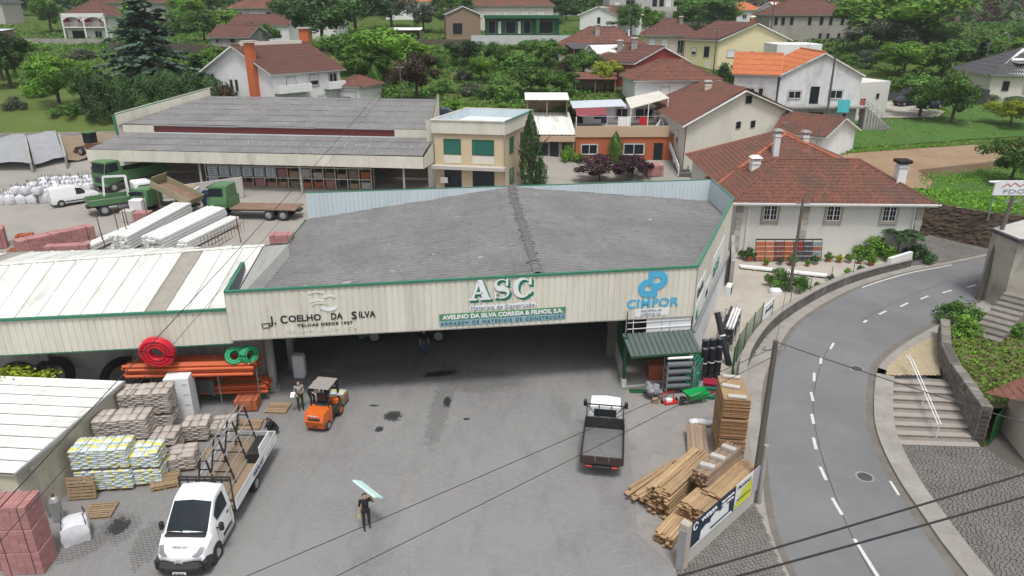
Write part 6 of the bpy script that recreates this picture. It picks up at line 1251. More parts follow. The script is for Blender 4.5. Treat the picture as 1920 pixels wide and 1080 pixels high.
k = MB(); hr = [(23.7, 38.9, .95), (23.6, 38.2, .95), (22.35, 32.6, .05)]
for dx in (0, .16): k.tube([(x+dx, y, z) for x, y, z in hr], .03, 6)
for x, y, z in ((23.68, 38.5, .95), (22.95, 35.3, .5), (22.4, 32.7, .1)): k.tube([(x+.08, y, z), (x+.08, y, z-1.0)], .025, 6)
o = k.build('handrail', M_['pvc']); tag(o, 'white double handrail in the middle of the steps', 'handrail')
tag(MB().box(22.5, 24.6, 37.75, 38.05, -.02, .004).build('drain_grate', M_['black']), 'long dark drain grate at the top of the steps', 'drain')
def stonewall(name, label, pts, z0, z1, th, seed, m=M_['stone'], course=.26):
    """rubble wall: every stone its own block over a mortar core"""
    t = thing(name, label, 'wall', (pts[0][0], pts[0][1], z0)); g = rnd(seed); core = MB(); blocks = []
    for (x0, y0), (x1, y1) in zip(pts, pts[1:]):
        d = V((x1-x0, y1-y0, 0)); L = d.length; u = d/L; Mw = Matrix.Translation((x0, y0, 0)) @ Matrix.Rotation(atan2(u.y, u.x), 4, 'Z'); core.box(0, L, -th/2+.03, th/2-.03, z0, z1-.04, Mw); z = z0
        while z < z1-.05:
            x = 0; hc = min(course*g.uniform(.8, 1.2), z1-z)
            while x < L: wd = g.uniform(.25, .6); MB().cbox(x, min(L, x+wd)-.02, -th/2-g.uniform(0, .04), th/2+g.uniform(0, .04), z, z+hc-.02, .03, Mw).build('stone', m, t, world=True); x += wd
            z += hc
    core.build('mortar', M_['joint'], t, world=True); return t
M_['plotstone'] = mat('lichen_grey_stone', (.2, .185, .165), .95, (.12, .11, .095), 2.5, .8, bump=.5, bscale=10, rnd_=.25)
stonewall('plot_wall', 'rubble stone wall between the steps and the overgrown plot', [(24.55, 32.4), (25.75, 37.4), (26.7, 40), (28.7, 43.7)], -.9, 1.25, .5, 3, M_['plotstone'], .3)
drape('garden_plot', [(25.2, 33.4), (26.3, 37.6), (27, 40), (29, 43.6), (32.5, 46.4), (42, 46), (40, 33)], .0, plain_ground('weedy_soil', (.1, .11, .03), (.15, .12, .06), (.06, .09, .02), .6, .9, 6), z0=.55)
def tufts_at(name, label, poly, n, z, leaf, seed, size):
    g = rnd(seed); mb = MB(); sh = []; x0, x1 = min(p[0] for p in poly), max(p[0] for p in poly); y0, y1 = min(p[1] for p in poly), max(p[1] for p in poly)
    while n > 0:
        x, y = g.uniform(x0, x1), g.uniform(y0, y1)
        if not inpoly(x, y, poly): continue
        n -= 1; s = g.uniform(*size); shd = g.random()
        for q in range(5): leafquad(mb, sh, V((x+g.gauss(0, s*.5), y+g.gauss(0, s*.5), z+s*g.uniform(.1, .8))), V((g.uniform(-1, 1), g.uniform(-1, 1), .6)), s, g, shd)
    me = bpy.data.meshes.new(name); me.from_pydata([tuple(v) for v in mb.v], [], mb.f); at = me.attributes.new('shade', 'FLOAT', 'FACE'); at.data.foreach_set('value', sh); me.materials.append(M_['leaf'+leaf]); o = link(name, me, kind='stuff'); o['label'] = label
GP = [(25.6, 33.8), (26.5, 37.6), (27.2, 40), (29, 43.4), (32, 45), (36, 44), (36, 34)]
tufts_at('weeds', 'green weeds on the overgrown plot', GP, 2000, .55, 'B', 41, (.06, .17)); tufts_at('dry_weeds', 'brownish dry weeds on the overgrown plot', GP, 1300, .55, 'H', 42, (.06, .16)); tufts_at('roadside_weeds', 'weeds in the joint of the curved wall', [(15.2, 40.6), (17.3, 44.0), (20, 47), (19.6, 47.3), (17, 44.5), (15, 41.2)], 40, .02, 'A', 43, (.08, .16))
plant(29.5, 43.0, 1.9, 1.7, 'bush', 'B', 'bright clipped bush at the top of the rubble wall', .4); plant(30.9, 45.2, 2.6, 2.3, 'bush', 'A', 'loose leafy shrub at the foot of the leaning pole', .1); plant(33.2, 42.6, 1.6, 1.2, 'bush', 'A', 'ivy bush beside the old stone stair', .5)
os_ = thing('stone_stair', 'worn outside stone stair climbing to the old house', 'stairs', (32, 43.5, .5))
for i in range(9): x, y = 30.6+i*.5, 42.2+i*.42; MB().cbox(-.3, .45, -.9, .9, -1, .18*i+.12, .03, Matrix.Translation((x, y, .55)) @ Matrix.Rotation(.7, 4, 'Z')).build('stair_step', M_['plotstone'], os_, world=True)
oh = thing('old_house', 'old peeling plaster house with orange door at the roadside', 'house', (36, 50, 0)); pw = mat('peeling_plaster', (.44, .41, .36), .95, (.33, .3, .26), .7, .8, bump=.5, bscale=6, dirt=(.12, .11, .1), dscale=.45, damt=.9)
k = MB(); k.prism([(35.1, 50.5), (35.3, 47.9), (40, 47.0), (52, 44.5), (55, 50), (40, 53.4)], -.5, 5.2); k.build('wall', pw, oh, world=True); k = MB(); k.prism([(34.9, 50.6), (35.1, 47.7), (40, 46.8), (52.2, 44.3), (55.2, 50), (40, 53.6)], 5.21, 5.42); k.build('roof_edge', M_['slate'], oh, world=True)
k = MB(); k.prism([(35.1, 50.5), (35.3, 47.9), (40, 47.0), (52, 44.5), (55, 50), (40, 53.4)], 5.43, 5.45); k.build('roof', M_['lightconc'], oh, world=True)
dd = V((12, -2.5, 0)).normalized(); window(oh, (38.6, 47.26, 1.9), (1, -.2), 1.3, 2.4, 'dr'); window(oh, (38.6, 47.24, 3.3), (1, -.2), 1.2, .9, 'b')
cb = thing('corner_building', 'cream plaster corner building with tile coped wall at the square', 'building', (27.5, 32, -1)); k = MB(); k.prism([(26.5, 33.6), (25.9, 30.6), (26.8, 24), (34, 24), (34, 33)], -1.2, 1.6); k.build('wall', M_['pink'], cb, world=True)
k = MB(); k.wave([(24.9, 33.3, 1.45), (27.9, 34.3, 2.0), (27.6, 32.2, 2.2), (26.2, 31.4, 1.75)], .26, .06, .4, .03, 4, 'barrel'); k.build('tile_coping', M_['tile'], cb, world=True)
gt_ = thing('iron_gate', 'green barred gate beside the cobbled square', 'gate', (25.6, 32.9, -.95)); 
for i in range(9): p = V((24.9, 32.1, 0)).lerp(V((26.3, 33.4, 0)), i/8); MB().tube([(p.x, p.y, -.95), (p.x, p.y, .8)], .02, 5).build('bar', M_['dkgreen'], gt_, world=True)
k = MB(); k.bar((24.9, 32.1, .7), (26.3, 33.4, .7), .04); k.bar((24.9, 32.1, -.7), (26.3, 33.4, -.7), .04); k.build('rail', M_['dkgreen'], gt_, world=True)
# earth bank behind the alley
k = MB(); g = rnd(12); bp = spline([(36.8, 66.2), (38.7, 64.6), (42.2, 60.9), (46, 59.4), (56, 62)], 80); rows = 18
for i, p in enumerate(bp):
    for j in range(rows+1): t = j/rows; nn = V((.45, .9, 0)); q = p+nn*(t*1.0+g.uniform(-.1, .1)); k.v.append((q.x, q.y, .3+3.2*t+g.uniform(-.06, .06)))
for i in range(len(bp)-1):
    for j in range(rows): a = i*(rows+1)+j; k.f.append((a, a+rows+1, a+rows+2, a+1)); k.m.append(0)
k.build('earth_bank', mat('dark_earth_cut', (.085, .06, .042), .95, (.045, .035, .025), 1.2, .8, bump=.8, bscale=9), kind='structure')
drape('bank_top', [(37.4, 67.4), (39.3, 65.6), (42.8, 61.9), (46.5, 60.4), (60, 63.5), (75, 67), (75, 72), (56, 69.4), (46, 70.4), (38, 71.8)], .0, MC['rough_green_lawn'], z0=3.45)
tufts_at('bank_grass', 'grass on top of the earth bank', [(37.6, 67.6), (39.6, 66), (43, 62.2), (46.5, 60.8), (60, 64), (60, 69), (46, 70), (38, 71.5)], 2200, 3.45, 'B', 44, (.1, .26))
sg = thing('roof_sign', 'white estate board with red roof outline on the bank', 'sign', (42, 60.5, 3.4)); MB().cbox(41.5, 44.6, 60.9, 60.98, 5.3, 6.6, .02).build('board', M_['inkwhite'], sg, world=True)
for x in (41.7, 44.3): MB().box(x, x+.07, 61.0, 61.07, 3, 6.5).build('post', M_['steel'], sg, world=True)
text(sg, 'FDO', .5, face_matrix((42.3, 60.88, 5.5), (1, 0, 0)), mat('grey_print', (.3, .3, .33), .6), fit=1.9); k = MB()
for a, b in (((42.2, 6.05), (42.6, 6.35)), ((42.6, 6.35), (42.9, 6.1)), ((42.9, 6.1), (43.2, 6.42)), ((43.2, 6.42), (43.7, 6.1)), ((43.7, 6.1), (44.0, 6.3)), ((44.0, 6.3), (44.3, 6.05))): k.bar((a[0], 60.88, a[1]), (b[0], 60.88, b[1]), .02, .05)
k.build('emblem', M_['redplastic'], sg, world=True); MB().cbox(40.8, 41.6, 60.5, 60.8, 6.5, 6.62, .02).build('lamp', M_['inkwhite'], sg, world=True)
# poles
def pole(label, x, y, z, h, r, lean=(0, 0), arm=0, m=None):
    t = thing('utility_pole', label, 'pole', (x, y, z), 0, 'poles carrying the overhead lines'); k = MB(); k.tube([(0, 0, -.5), (lean[0]*.5, lean[1]*.5, h*.5), (lean[0], lean[1], h)], [r, r*.85, r*.7], 10); k.build('shaft', m or M_['polewood'], t)
    k = MB(); k.box(lean[0]-.5, lean[0]+.5, lean[1]-.04, lean[1]+.04, h-.45, h-.37); [k.cyl((lean[0]+s_, lean[1], h-.37), .035, .14, 8) for s_ in (-.42, 0, .42)]; k.build('crossarm', M_['steel'], t)
    if arm: k = MB(); k.tube([(lean[0], lean[1], h-.2), (lean[0]-.9, lean[1]-.2, h+.3)], .03, 6); k.box(lean[0]-1.5, lean[0]-.85, lean[1]-.3, lean[1]-.1, h+.26, h+.36); k.build('street_lamp', M_['lightconc'], t)
    return t
pp = pole('wooden pole with steel stay at the bannered wall', 10.65, 26.3, 0, 7.9, .15); MB().tube([(.25, -.1, -.2), (.22, -.08, 3.0)], .1, 8).build('stub', M_['concrete'], pp)
pole('leaning dark pole at the corner of the old plaster house', 34.7, 49.7, .1, 7.8, .2, (1.1, .6)); pole('slim pole on the patio before the tiled house', 21.2, 51.2, 0, 7.5, .12)
pole('dark pole in front of the stained white house', 42.5, 99.0, 5.0, 9.3, .17, (-.1, 0)); pole('slender pole beside the bronze leafed tree', -14.4, 96.5, 7.3, 6.4, .12); pole('street lamp pole by the slate bungalow', 86.9, 134.6, 7.8, 8.2, .16, (1.2, 0), 1)
pole('thin pole left of the pale yellow house', 37.2, 138.5, 8.5, 8.5, .13); pole('thin pole above the enormous tree', 83, 132, 7, 8, .12); pole('tall pole in front of the white bungalow', 26, 170, 14.8, 8.5, .14); pole('pole beside the old mansion', 63, 186, 12, 13, .2); pole('thin pole on the hilltop row', -60, 205, 16, 8, .12)
# ================================================================ PATIO OF THE TILED HOUSE
td = thing('tile_display', 'display rack of sample roof tiles against the pale house', 'display rack', (23.4, 57.9, .3))
tc = [(.42, .13, .06), (.45, .16, .08), (.2, .06, .05), (.38, .11, .05), (.28, .03, .03), (.06, .065, .075), (.3, .12, .08)]
for c in range(7):
    for r in range(4):
        col = tc[c] if not (c == 6 and r % 2) else (.25, .27, .3); col = (.06, .065, .075) if (c in (4, 5) and r < 2) else col; x0 = -2.75+c*.8; z0 = .12+r*.4
        for q in range(2): k = MB(); k.cbox(x0+q*.38, x0+q*.38+.36, -.12+r*.1, -.02+r*.1, z0, z0+.38, .03); k.build('sample_tile', mat('sample_tile_%d_%d' % (tc.index(tc[c]), int(col != tc[c])), col, .6, None, 3, .5), td)
k = MB()
for c in range(8): k.bar((-2.78+c*.8, -.18, 0), (-2.78+c*.8, .3, 1.85), .04)
for z in (.08, 1.82): k.box(-2.8, 2.84, .28, .34, z, z+.1)
k.build('rack_frame', M_['black'], td)
pots = [(19.7, 58.5, .5, 'A', 'leafy pot plant at the left corner of the tiled house'), (20.2, 58.1, .7, 'C', 'spiky plant in a big terracotta bowl by the downpipe'), (21.3, 57.0, .4, 'B', 'small pot before the orange sample tiles'), (22.5, 57.1, .4, 'D', 'pale pot plant before the second tile column'), (23.5, 57.0, .6, 'A', 'taller pot plant before the dark red sample tiles'), (24.7, 56.8, .35, 'B', 'low pot plant by the pole side of the rack'), (25.5, 57.2, .5, 'A', 'pot plant before the slate coloured tiles'), (26.9, 57.9, .5, 'A', 'first pot right of the tile rack'), (27.7, 57.7, .45, 'F', 'second pot right of the tile rack with yellowish leaves'), (28.5, 57.6, .5, 'B', 'third pot right of the tile rack'), (29.3, 57.4, .4, 'A', 'fourth pot right of the tile rack'), (30.1, 57.0, .6, 'B', 'pot plant beside the large bush'), (28.4, 55.1, .45, 'A', 'lone pot beside the white low wall'), (27.1, 54.6, .4, 'B', 'pot plant on the patio edge'), (25.2, 53.3, .4, 'C', 'pot by the white channels end'), (23.6, 51.9, .35, 'B', 'tiny pot near the curved parapet')]
for i, (x, y, s, lf, lb) in enumerate(pots):
    t = thing('potted_plant', lb, 'pot plant', (x, y, gz(x, y)), 0, 'pot plants on the patio'); k = MB(); k.cyl((0, 0, 0), s*.34, s*.62, 12, s*.48); k.cyl((0, 0, s*.62), s*.52, s*.1, 12); k.build('pot', M_['brickred'] if i % 3 else M_['concrete'], t); c = link('leaves', crown_of('bush', lf, i % 3), t); c.scale = (s*1.7, s*1.7, s*1.8); c.location = (0, 0, s*.5)
plant(31.3, 59.2, 2.9, 2.2, 'bush', 'B', 'round green bush left of the sago palm by the house', .4); plant(33.3, 59.0, 3.6, 2.8, 'palm', 'C', 'dark sago palm clump at the right corner of the tiled house', .2); plant(34.6, 58.2, 2.2, 1.8, 'bush', 'C', 'dark shrub behind the white low wall', .3)
for x, y, h, lb in ((20.6, 52.0, 1.9, 'leafy bush in a concrete ring planter left of the slim pole'), (22.0, 51.6, 1.5, 'smaller bush in a concrete ring planter right of the slim pole')):
    t = plant(x, y, 1.7, h, 'bush', 'A', lb, .35); MB().cyl((0, 0, -.35), .55, .5, 16).build('planter', M_['lightconc'], t)
wallrun('whitewashed end of the parapet beside the alley', [(30.8, 55.6), (33.4, 57.2)], 1.15, .3, M_['whitewall'], 'white_wall')
cp = thing('roof_channels', 'long white metal channels laid on the patio', 'channels', (22, 55, .25))
for q in range(3): a, b = V((18.9, 56.1+q*.22, .45)), V((25.3, 53.9+q*.22, .43)); MB().bar(a, b, .19, .12).build('channel', M_['white'], cp, world=True)
for t in (.15, .5, .85): p = V((18.9, 56.3, .25)).lerp(V((25.3, 54.1, .22)), t); MB().box(p.x-.1, p.x+.1, p.y-.4, p.y+.4, .2, .38).build('bearer', M_['woodgrey'], cp, world=True)
tag(MB().cbox(19.6, 20.5, 50.6, 51.3, 0, .55, .15).build('bale', M_['bagwhite']), 'wrapped white bale on the patio beside the planters', 'bale')
wallrun('grey side wall at the rear of the depot flank', [(16.9, 52), (18.7, 58.3)], 2.2, .3, M_['concrete'], 'flank_wall')
# ================================================================ YARD GOODS
def sharemesh(mb, name, m, smooth=None, ends=False):
    me = bpy.data.meshes.new(name); me.from_pydata([tuple(v) for v in mb.v], [], mb.f)
    if smooth is not None:
        for p in me.polygons: p.use_smooth = True
    me.materials.append(m); me.update()
    if ends:
        me.materials.append(M_['woodend'])
        for p in me.polygons: p.material_index = int(abs(p.normal.x) > .9 or (name == 'sheet' and abs(p.normal.y) > .9))
    return me
def place(parent, name, me, M): o = link(name, me, parent); o.matrix_basis = M; return o
TR = Matrix.Translation
RZ = lambda a: Matrix.Rotation(a, 4, 'Z')
def sackmesh(name, m, a=.3, b=.2, c=.065):
    bm = bmesh.new(); bmesh.ops.create_cube(bm, size=2); bmesh.ops.subdivide_edges(bm, edges=bm.edges[:], cuts=3, use_grid_fill=True); g = rnd(4)
    for v in bm.verts:
        x, y, z = v.co; f = (1-abs(x)**4*.45)*(1-abs(y)**4*.45); v.co = V((x*a*(1-.06*abs(y)**3), y*b*(1-.06*abs(x)**3), z*c*max(.25, f)*(1+.18*sin(x*5)*cos(y*4))))
    k = MB().frombm(bm); return sharemesh(k, name, m, 60)
def lin(nt): return N(nt, 'TexCoord').outputs['Object']
def printed_sack():
    m, nt, bs = newmat('printed_cement_sack'); bs.inputs['Roughness'].default_value = .6; sp = N(nt, 'SeparateXYZ'); nt.links.new(lin(nt), sp.inputs[0]); oi = N(nt, 'ObjectInfo')
    ad = N(nt, 'Math', operation='ADD'); nt.links.new(sp.outputs[0], ad.inputs[0]); mm = N(nt, 'Math', operation='MULTIPLY', i_1=.5); nt.links.new(oi.outputs['Random'], mm.inputs[0]); nt.links.new(mm.outputs[0], ad.inputs[1])
    col = mix(nt, ramp(nt, ad.outputs[0], .2, .21), (.6, .66, .68), (.7, .62, .12)); col = mix(nt, ramp(nt, ad.outputs[0], .4, .41), col, (.62, .67, .68)); nz = ramp(nt, noise(nt, 9, 2, .5, (1, 3, 1)), .58, .6, 0, .55); col = mix(nt, nz, col, (.05, .3, .22))
    nt.links.new(mix(nt, ramp(nt, noise(nt, 3, 4), .4, .7, 0, .4), col, (.45, .48, .48)), bs.inputs['Base Color']); return m
SACKP = sackmesh('sack', printed_sack()); SACKG = sackmesh('sack', M_['bagpaper'])
slat = sharemesh(MB().cbox(-.6, .6, -.05, .05, -.011, .011, .004), 'board', M_['pallet']); blk = sharemesh(MB().cbox(-.05, .05, -.5, .5, -.045, .045, .005), 'bearer', M_['pallet'])
def pallet_parts(t, M0, par=None):
    par = par or t
    for i in range(7): place(par, 'board', slat, M0 @ TR((0, -.46+i*.153, .133)))
    for x in (-.53, 0, .53): place(par, 'bearer', blk, M0 @ TR((x, 0, .075)))
    for y in (-.45, 0, .45): place(par, 'board', slat, M0 @ TR((0, y, .012)))
def pallet(label, x, y, rz, n=1, M=None):
    t = thing('pallet', label, 'pallet', (x, y, 0), rz, 'wooden pallets in the yard')
    for i in range(n): pallet_parts(t, TR((0, 0, .15*i)) if M is None else M)
    return t
def sackload(label, x, y, rz, layers, me, n2=1, gap=None, missing=0):
    t = thing('sack_load', label, 'sack stack', (x, y, 0), rz, 'palletised sacks by the cream shed'); g = rnd(int(x*10)); z = .15; pallet_parts(t, TR((0, 0, 0)))
    for i in range(layers):
        if gap and i == gap: pallet_parts(t, TR((0, 0, z-.02))); z += .14
        rows = [(-.3, -.4, 0), (.3, -.4, 0), (-.3, 0, 0), (.3, 0, 0), (-.3, .4, 0), (.3, .4, 0)] if i % 2 == 0 else [(-.42, -.3, 1), (-.0, -.3, 1), (.42, -.3, 1), (-.42, .3, 1), (0, .3, 1), (.42, .3, 1)]
        if i == layers-1 and missing: rows = rows[missing:]
        for sx, sy, r in rows: place(t, 'sack', me, TR((sx+g.uniform(-.02, .02), sy+g.uniform(-.02, .02), z+.055+g.uniform(0, .01))) @ RZ(r*pi/2+g.uniform(-.06, .06)) @ Matrix.Rotation(g.uniform(-.04, .04), 4, 'X'))
        z += .108
    return t
R0 = rad(6)
for lb, x, y, n, me, gp, ms, r in (('printed white sack stack against the cream shed wall', -19.0, 27.5, 18, SACKP, 9, 0, 6), ('printed white sack stack in the middle of the front row', -17.8, 27.6, 18, SACKP, 9, 0, 6), ('printed white sack stack next to the flat pallets', -16.65, 27.95, 14, SACKP, 7, 2, 6), ('tall grey sack stack against the shed behind the printed ones', -19.1, 29.6, 20, SACKG, 10, 0, 6), ('tall grey sack stack in the middle of the second row', -17.9, 29.75, 20, SACKG, 10, 0, 6), ('half-height grey sack stack at the end of the second row', -16.75, 29.85, 10, SACKG, 6, 0, 6),
    ('tallest grey sack stack at the shed end of the third row', -18.95, 31.7, 22, SACKG, 11, 0, 6), ('tall grey sack stack before the white foam block', -17.75, 31.85, 22, SACKG, 11, 0, 6), ('low grey sack stack with a sunken middle', -15.6, 29.0, 7, SACKG, None, 1, 12), ('low grey sack stack behind the loose pallet', -15.95, 31.5, 8, SACKG, None, 0, 8), ('lowest grey sack pile farthest from the cream shed', -14.8, 32.0, 5, SACKG, None, 3, 8)): sackload(lb, x, y, rad(r), n, me, gap=gp, missing=ms)
pallet('pallet leaning upright on the printed sacks', -19.1, 26.62, R0, 1, TR((0, 0, .55)) @ Matrix.Rotation(rad(80), 4, 'X')); pallet('pair of pallets stacked flat before the printed sacks', -15.9, 27.6, rad(20), 2); pallet('single pallet flat on the wet paving', -17.85, 25.6, rad(8)); pallet('loose pallet beside the flatbed truck frame', -14.55, 29.9, rad(15)); pallet('pallet lying near the orange brick pack', -12.75, 34.2, rad(-4)); pallet('broken pallet by the crouching man', -13.7, 32.5, rad(4))
def brickpack(label, x, y, z, rz, nx, ny, nz, me, bx, by, bz, group, hollow=None):
    t = thing('brick_pack', label, 'bricks', (x, y, z), rz, group); g = rnd(int(x*7+y*3))
    for k_ in range(nz):
        for j in range(ny):
            for i in range(nx):
                if 0 < i < nx-1 and 0 < j < ny-1 and k_ < nz-1: continue
                place(t, 'brick', me, TR(((i-(nx-1)/2)*bx+g.uniform(-.006, .006), (j-(ny-1)/2)*by+g.uniform(-.006, .006), k_*bz+bz/2)))
    k = MB(); w_ = nx*bx/2+.004; d = ny*by/2+.004; h = nz*bz
    for q in (-.3, .3): k.box(q*nx*bx-.012, q*nx*bx+.012, -d-.004, d+.004, h, h+.006); k.box(q*nx*bx-.012, q*nx*bx+.012, -d-.006, -d, 0, h)
    k.build('strap', M_['black'], t); return t
def hollowbrick(m, a, b, c, name='brick'):
    k = MB(); k.box(-a, a, -b, b, -c, c-.012)
    for i in range(3):
        for j in range(2): x0, y0 = -a+i*2*a/3, -b+j*b; 
    k.box(-a, a, -b, -b+.02, c-.012, c); k.box(-a, a, b-.02, b, c-.012, c); k.box(-a, -a+.02, -b+.02, b-.02, c-.012, c); k.box(a-.02, a, -b+.02, b-.02, c-.012, c); k.box(-a+.02, a-.02, -.01, .01, c-.012, c); k.box(-.01, .01, -b+.02, b-.02, c-.0119, c-.0002)
    return sharemesh(k, name, m)
HB = hollowbrick(M_['brickpink'], .145, .1, .095); HB2 = hollowbrick(M_['brickred'], .145, .1, .095); BB = hollowbrick(M_['brickpink'], .24, .15, .12)
for i, lb in enumerate(('lowest pink brick pack at the left frame corner', 'middle pink brick pack at the left frame corner', 'topmost pink brick pack at the left frame corner')): brickpack(lb, -18.85-.05*i, 22.4+.05*i, .02+i*1.02, rad(4), 5, 5, 5, HB, .3, .21, .2, 'pink brick packs')
brickpack('pink brick pack behind the corner stack', -20.2, 22.6, .02, rad(4), 4, 5, 10, HB, .3, .21, .2, 'pink brick packs'); brickpack('small orange brick pack by the pipe rack', -14.4, 34.3, .1, rad(3), 4, 4, 3, HB2, .3, .21, .2, 'orange brick packs')
fb = thing('foam_block', 'tall white polystyrene block beside the pipe rack', 'foam block', (-17.5, 33.5, 0), rad(8)); 
for i in range(5): MB().cbox(-.62, .62, -.5, .5, i*.5, i*.5+.496, .006).build('foam_slab', mat('white_polystyrene', (.72, .74, .76), .7, (.68, .7, .72), 3, .4), fb)
for q in (.9, 1.5, 2.1): text(fb, 'XPS', .16, ROOT[fb.name] @ face_matrix((.25, -.506, q), (1, 0, 0)), mat('pale_grey_print', (.5, .51, .53), .7))
def bigbag(name, label, x, y, z, s, seed, group, root=None):
    t = thing(name, label, 'big bag', (x, y, z), seed*.7, group); bm = bmesh.new(); bmesh.ops.create_cube(bm, size=2); bmesh.ops.subdivide_edges(bm, edges=bm.edges[:], cuts=4, use_grid_fill=True); g = rnd(seed)
    for v in bm.verts:
        a, b, c = v.co; r = 1+.13*(1-c*c)-.05*(abs(a*b)); v.co = V((a*r*.45*s+g.uniform(-.03, .03), b*r*.45*s+g.uniform(-.03, .03), (c+1)*.45*s*(1-.08*(a*a+b*b) if c > .5 else 1)+g.uniform(-.02, .03)))
    k = MB().frombm(bm); k.build('bag', M_['bagwhite'], t, smooth=50); k = MB()
    for a, b in ((-1, -1), (1, -1), (1, 1), (-1, 1)): k.tube([(a*.42*s, b*.42*s, .6*s), (a*.36*s, b*.4*s, .95*s), (a*.25*s, b*.36*s, 1.2*s), (a*.15*s, b*.38*s, .9*s)], .022*s, 5)
    k.build('lifting_straps', mat('dark_strap', (.1, .1, .12), .8), t); return t
bigbag('bulk_bag', 'white bulk bag with dark straps by the cream shed corner', -17.95, 24.0, 0, 1.05, 3, None)
gc = thing('gas_bottle', 'dull metal gas bottle against the cream shed', 'gas bottle', (-19.35, 25.1, 0)); k = MB(); k.tube([(0, 0, 0), (0, 0, .1), (0, 0, 1.0), (0, 0, 1.15), (0, 0, 1.2)], [.18, .22, .22, .15, .07], 14); k.build('body', M_['steel'], gc); MB().cyl((0, 0, 1.2), .05, .16, 8).build('valve', M_['rust'], gc)
# pipe rack
pr_ = thing('pipe_rack', 'steel pipe rack standing along the sooty wall', 'rack', (-17.3, 35.6, 0), rad(3))
for x in (-3.1, -1.2, 1.2, 3.3):
    k = MB(); k.bar((x, -.75, 0), (x, -.75, 2.9), .07); k.bar((x, .7, 0), (x, .7, 3.2), .07)
    for z in (.45, 1.3, 2.15): k.bar((x, -.75, z), (x, .7, z), .06)
    k.bar((x, -.75, 1.3), (x, .7, .45), .04); k.build('upright', M_['steel'], pr_)
for z in (.42, 1.27): MB().bar((-3.2, -.78, z), (3.5, -.78, z), .05).build('rail', M_['dkgreen'], pr_)
def pipes(label, n, y0, z0, L, r, cols, cx, rzv, m, hole=True):
    t = thing('pipe_bundle', label, 'pipes', (-17.3, 35.6, 0), rzv, 'orange drain pipes on the rack'); g = rnd(n)
    for i in range(n):
        rr, c = divmod(i, cols); y = y0+c*2*r*1.02+(r if rr % 2 else 0); z = z0+r+rr*r*1.78; o = g.uniform(-.15, .15); k = MB(); x0, x1 = cx-L/2+o, cx+L/2+o; k.tube([(x0, y, z), (x0+.18, y, z), (x0+.2, y, z), (x1, y, z)], [r*1.12, r*1.12, r, r], 10, False); k.tube([(x1-.02, y, z), (x1, y, z)], [r*.5, r*.88], 10, False); k.build('pipe', m, t, smooth=40)
pipes('orange pipes heaped on the upper rack level', 26, -1.8, 2.2, 6.6, .1, 8, .1, rad(3), M_['orange']); pipes('orange pipes stacked on the lower rack level', 22, -.65, .48, 5.4, .095, 8, .9, rad(3), M_['orange'])
tag(MB().frombm((lambda bm: (bmesh.ops.create_grid(bm, x_segments=14, y_segments=10, size=.5), [setattr(v, 'co', V((v.co.x*1.5, -.86+.03*sin(v.co.x*13), 1.05+v.co.y*.9+.12*sin(v.co.x*9)*(v.co.y < 0)))) for v in bm.verts], bm)[2])(bmesh.new()), TR((-17.1, 35.6, 0)) @ RZ(rad(3))).build('tarpaulin', mat('grey_tarp', (.1, .105, .105), .8), smooth=60), 'torn grey tarpaulin hanging on the pipe rack', 'tarpaulin')
def coil(name, label, x, y, z, R1, r, turns, m, tilt, rz, rows=1, group=None, corr=False):
    t = thing(name, label, 'pipe coil', (x, y, z), rz, group); g = rnd(int(x*13)); Mx = Matrix.Rotation(tilt, 4, 'X')
    for q in range(turns):
        rr = R1-(q//rows)*r*1.75; off = (q % rows-(rows-1)/2)*r*2; pts = []; n = 36
        for i in range(n+1): a = 2*pi*i/n; w_ = 1+.012*sin(a*2+q); pts.append(Mx @ V((rr*w_*cos(a), rr*w_*sin(a), off+g.uniform(-.008, .008))))
        k = MB(); k.tube(pts, [r*(1+(.07 if corr and i % 2 else 0)) for i in range(n+1)], 8, False); k.build('loop', m, t, smooth=60)
    return t
c_ = rad(68)
coil('pipe_coil', 'red corrugated pipe coil on top of the orange pipes', -18.3, 33.42, 3.85, .78, .105, 6, M_['redpipe'], rad(100), rad(4), 2, None, True)
coil('pipe_coil', 'round green pipe coil on the right end of the pipe rack', -14.7, 34.3, 3.2, .42, .07, 6, M_['greenpipe'], rad(55), rad(10), 3, 'green pipe coils'); coil('pipe_coil', 'second green pipe coil seen edge-on beside the pillar', -14.0, 34.4, 3.2, .44, .07, 6, M_['greenpipe'], rad(80), rad(60), 3, 'green pipe coils')
coil('pipe_coil', 'large loose black pipe coil behind the foam block', -22.0, 36.0, .95, 1.2, .045, 11, M_['blackpipe'], rad(52), 0, 2, 'black pipe coils'); coil('pipe_coil', 'black pipe coil leaning in the middle of the sooty wall', -25.9, 36.0, .95, 1.2, .05, 12, M_['blackpipe'], rad(52), 0, 2, 'black pipe coils'); coil('pipe_coil', 'black pipe coil at the yellow shrub end of the wall', -28.2, 36.1, .8, 1.0, .05, 10, M_['blackpipe'], rad(50), 0, 2, 'black pipe coils')
tag(MB().tube([(-23.4, 36.4, 0), (-23.35, 36.6, 1.2)], .04, 8).build('offcut_pipe', M_['blackpipe']), 'short black pipe offcut leaning on the sooty wall', 'pipe')
plant(-25.4, 32.6, 2.6, 1.3, 'bush', 'F', 'yellow green shrub over the white shed roof', 2.4); plant(-21.6, 25.2, 1.7, 1.5, 'bush', 'A', 'dark green climber on the low end of the white shed', 1.6)
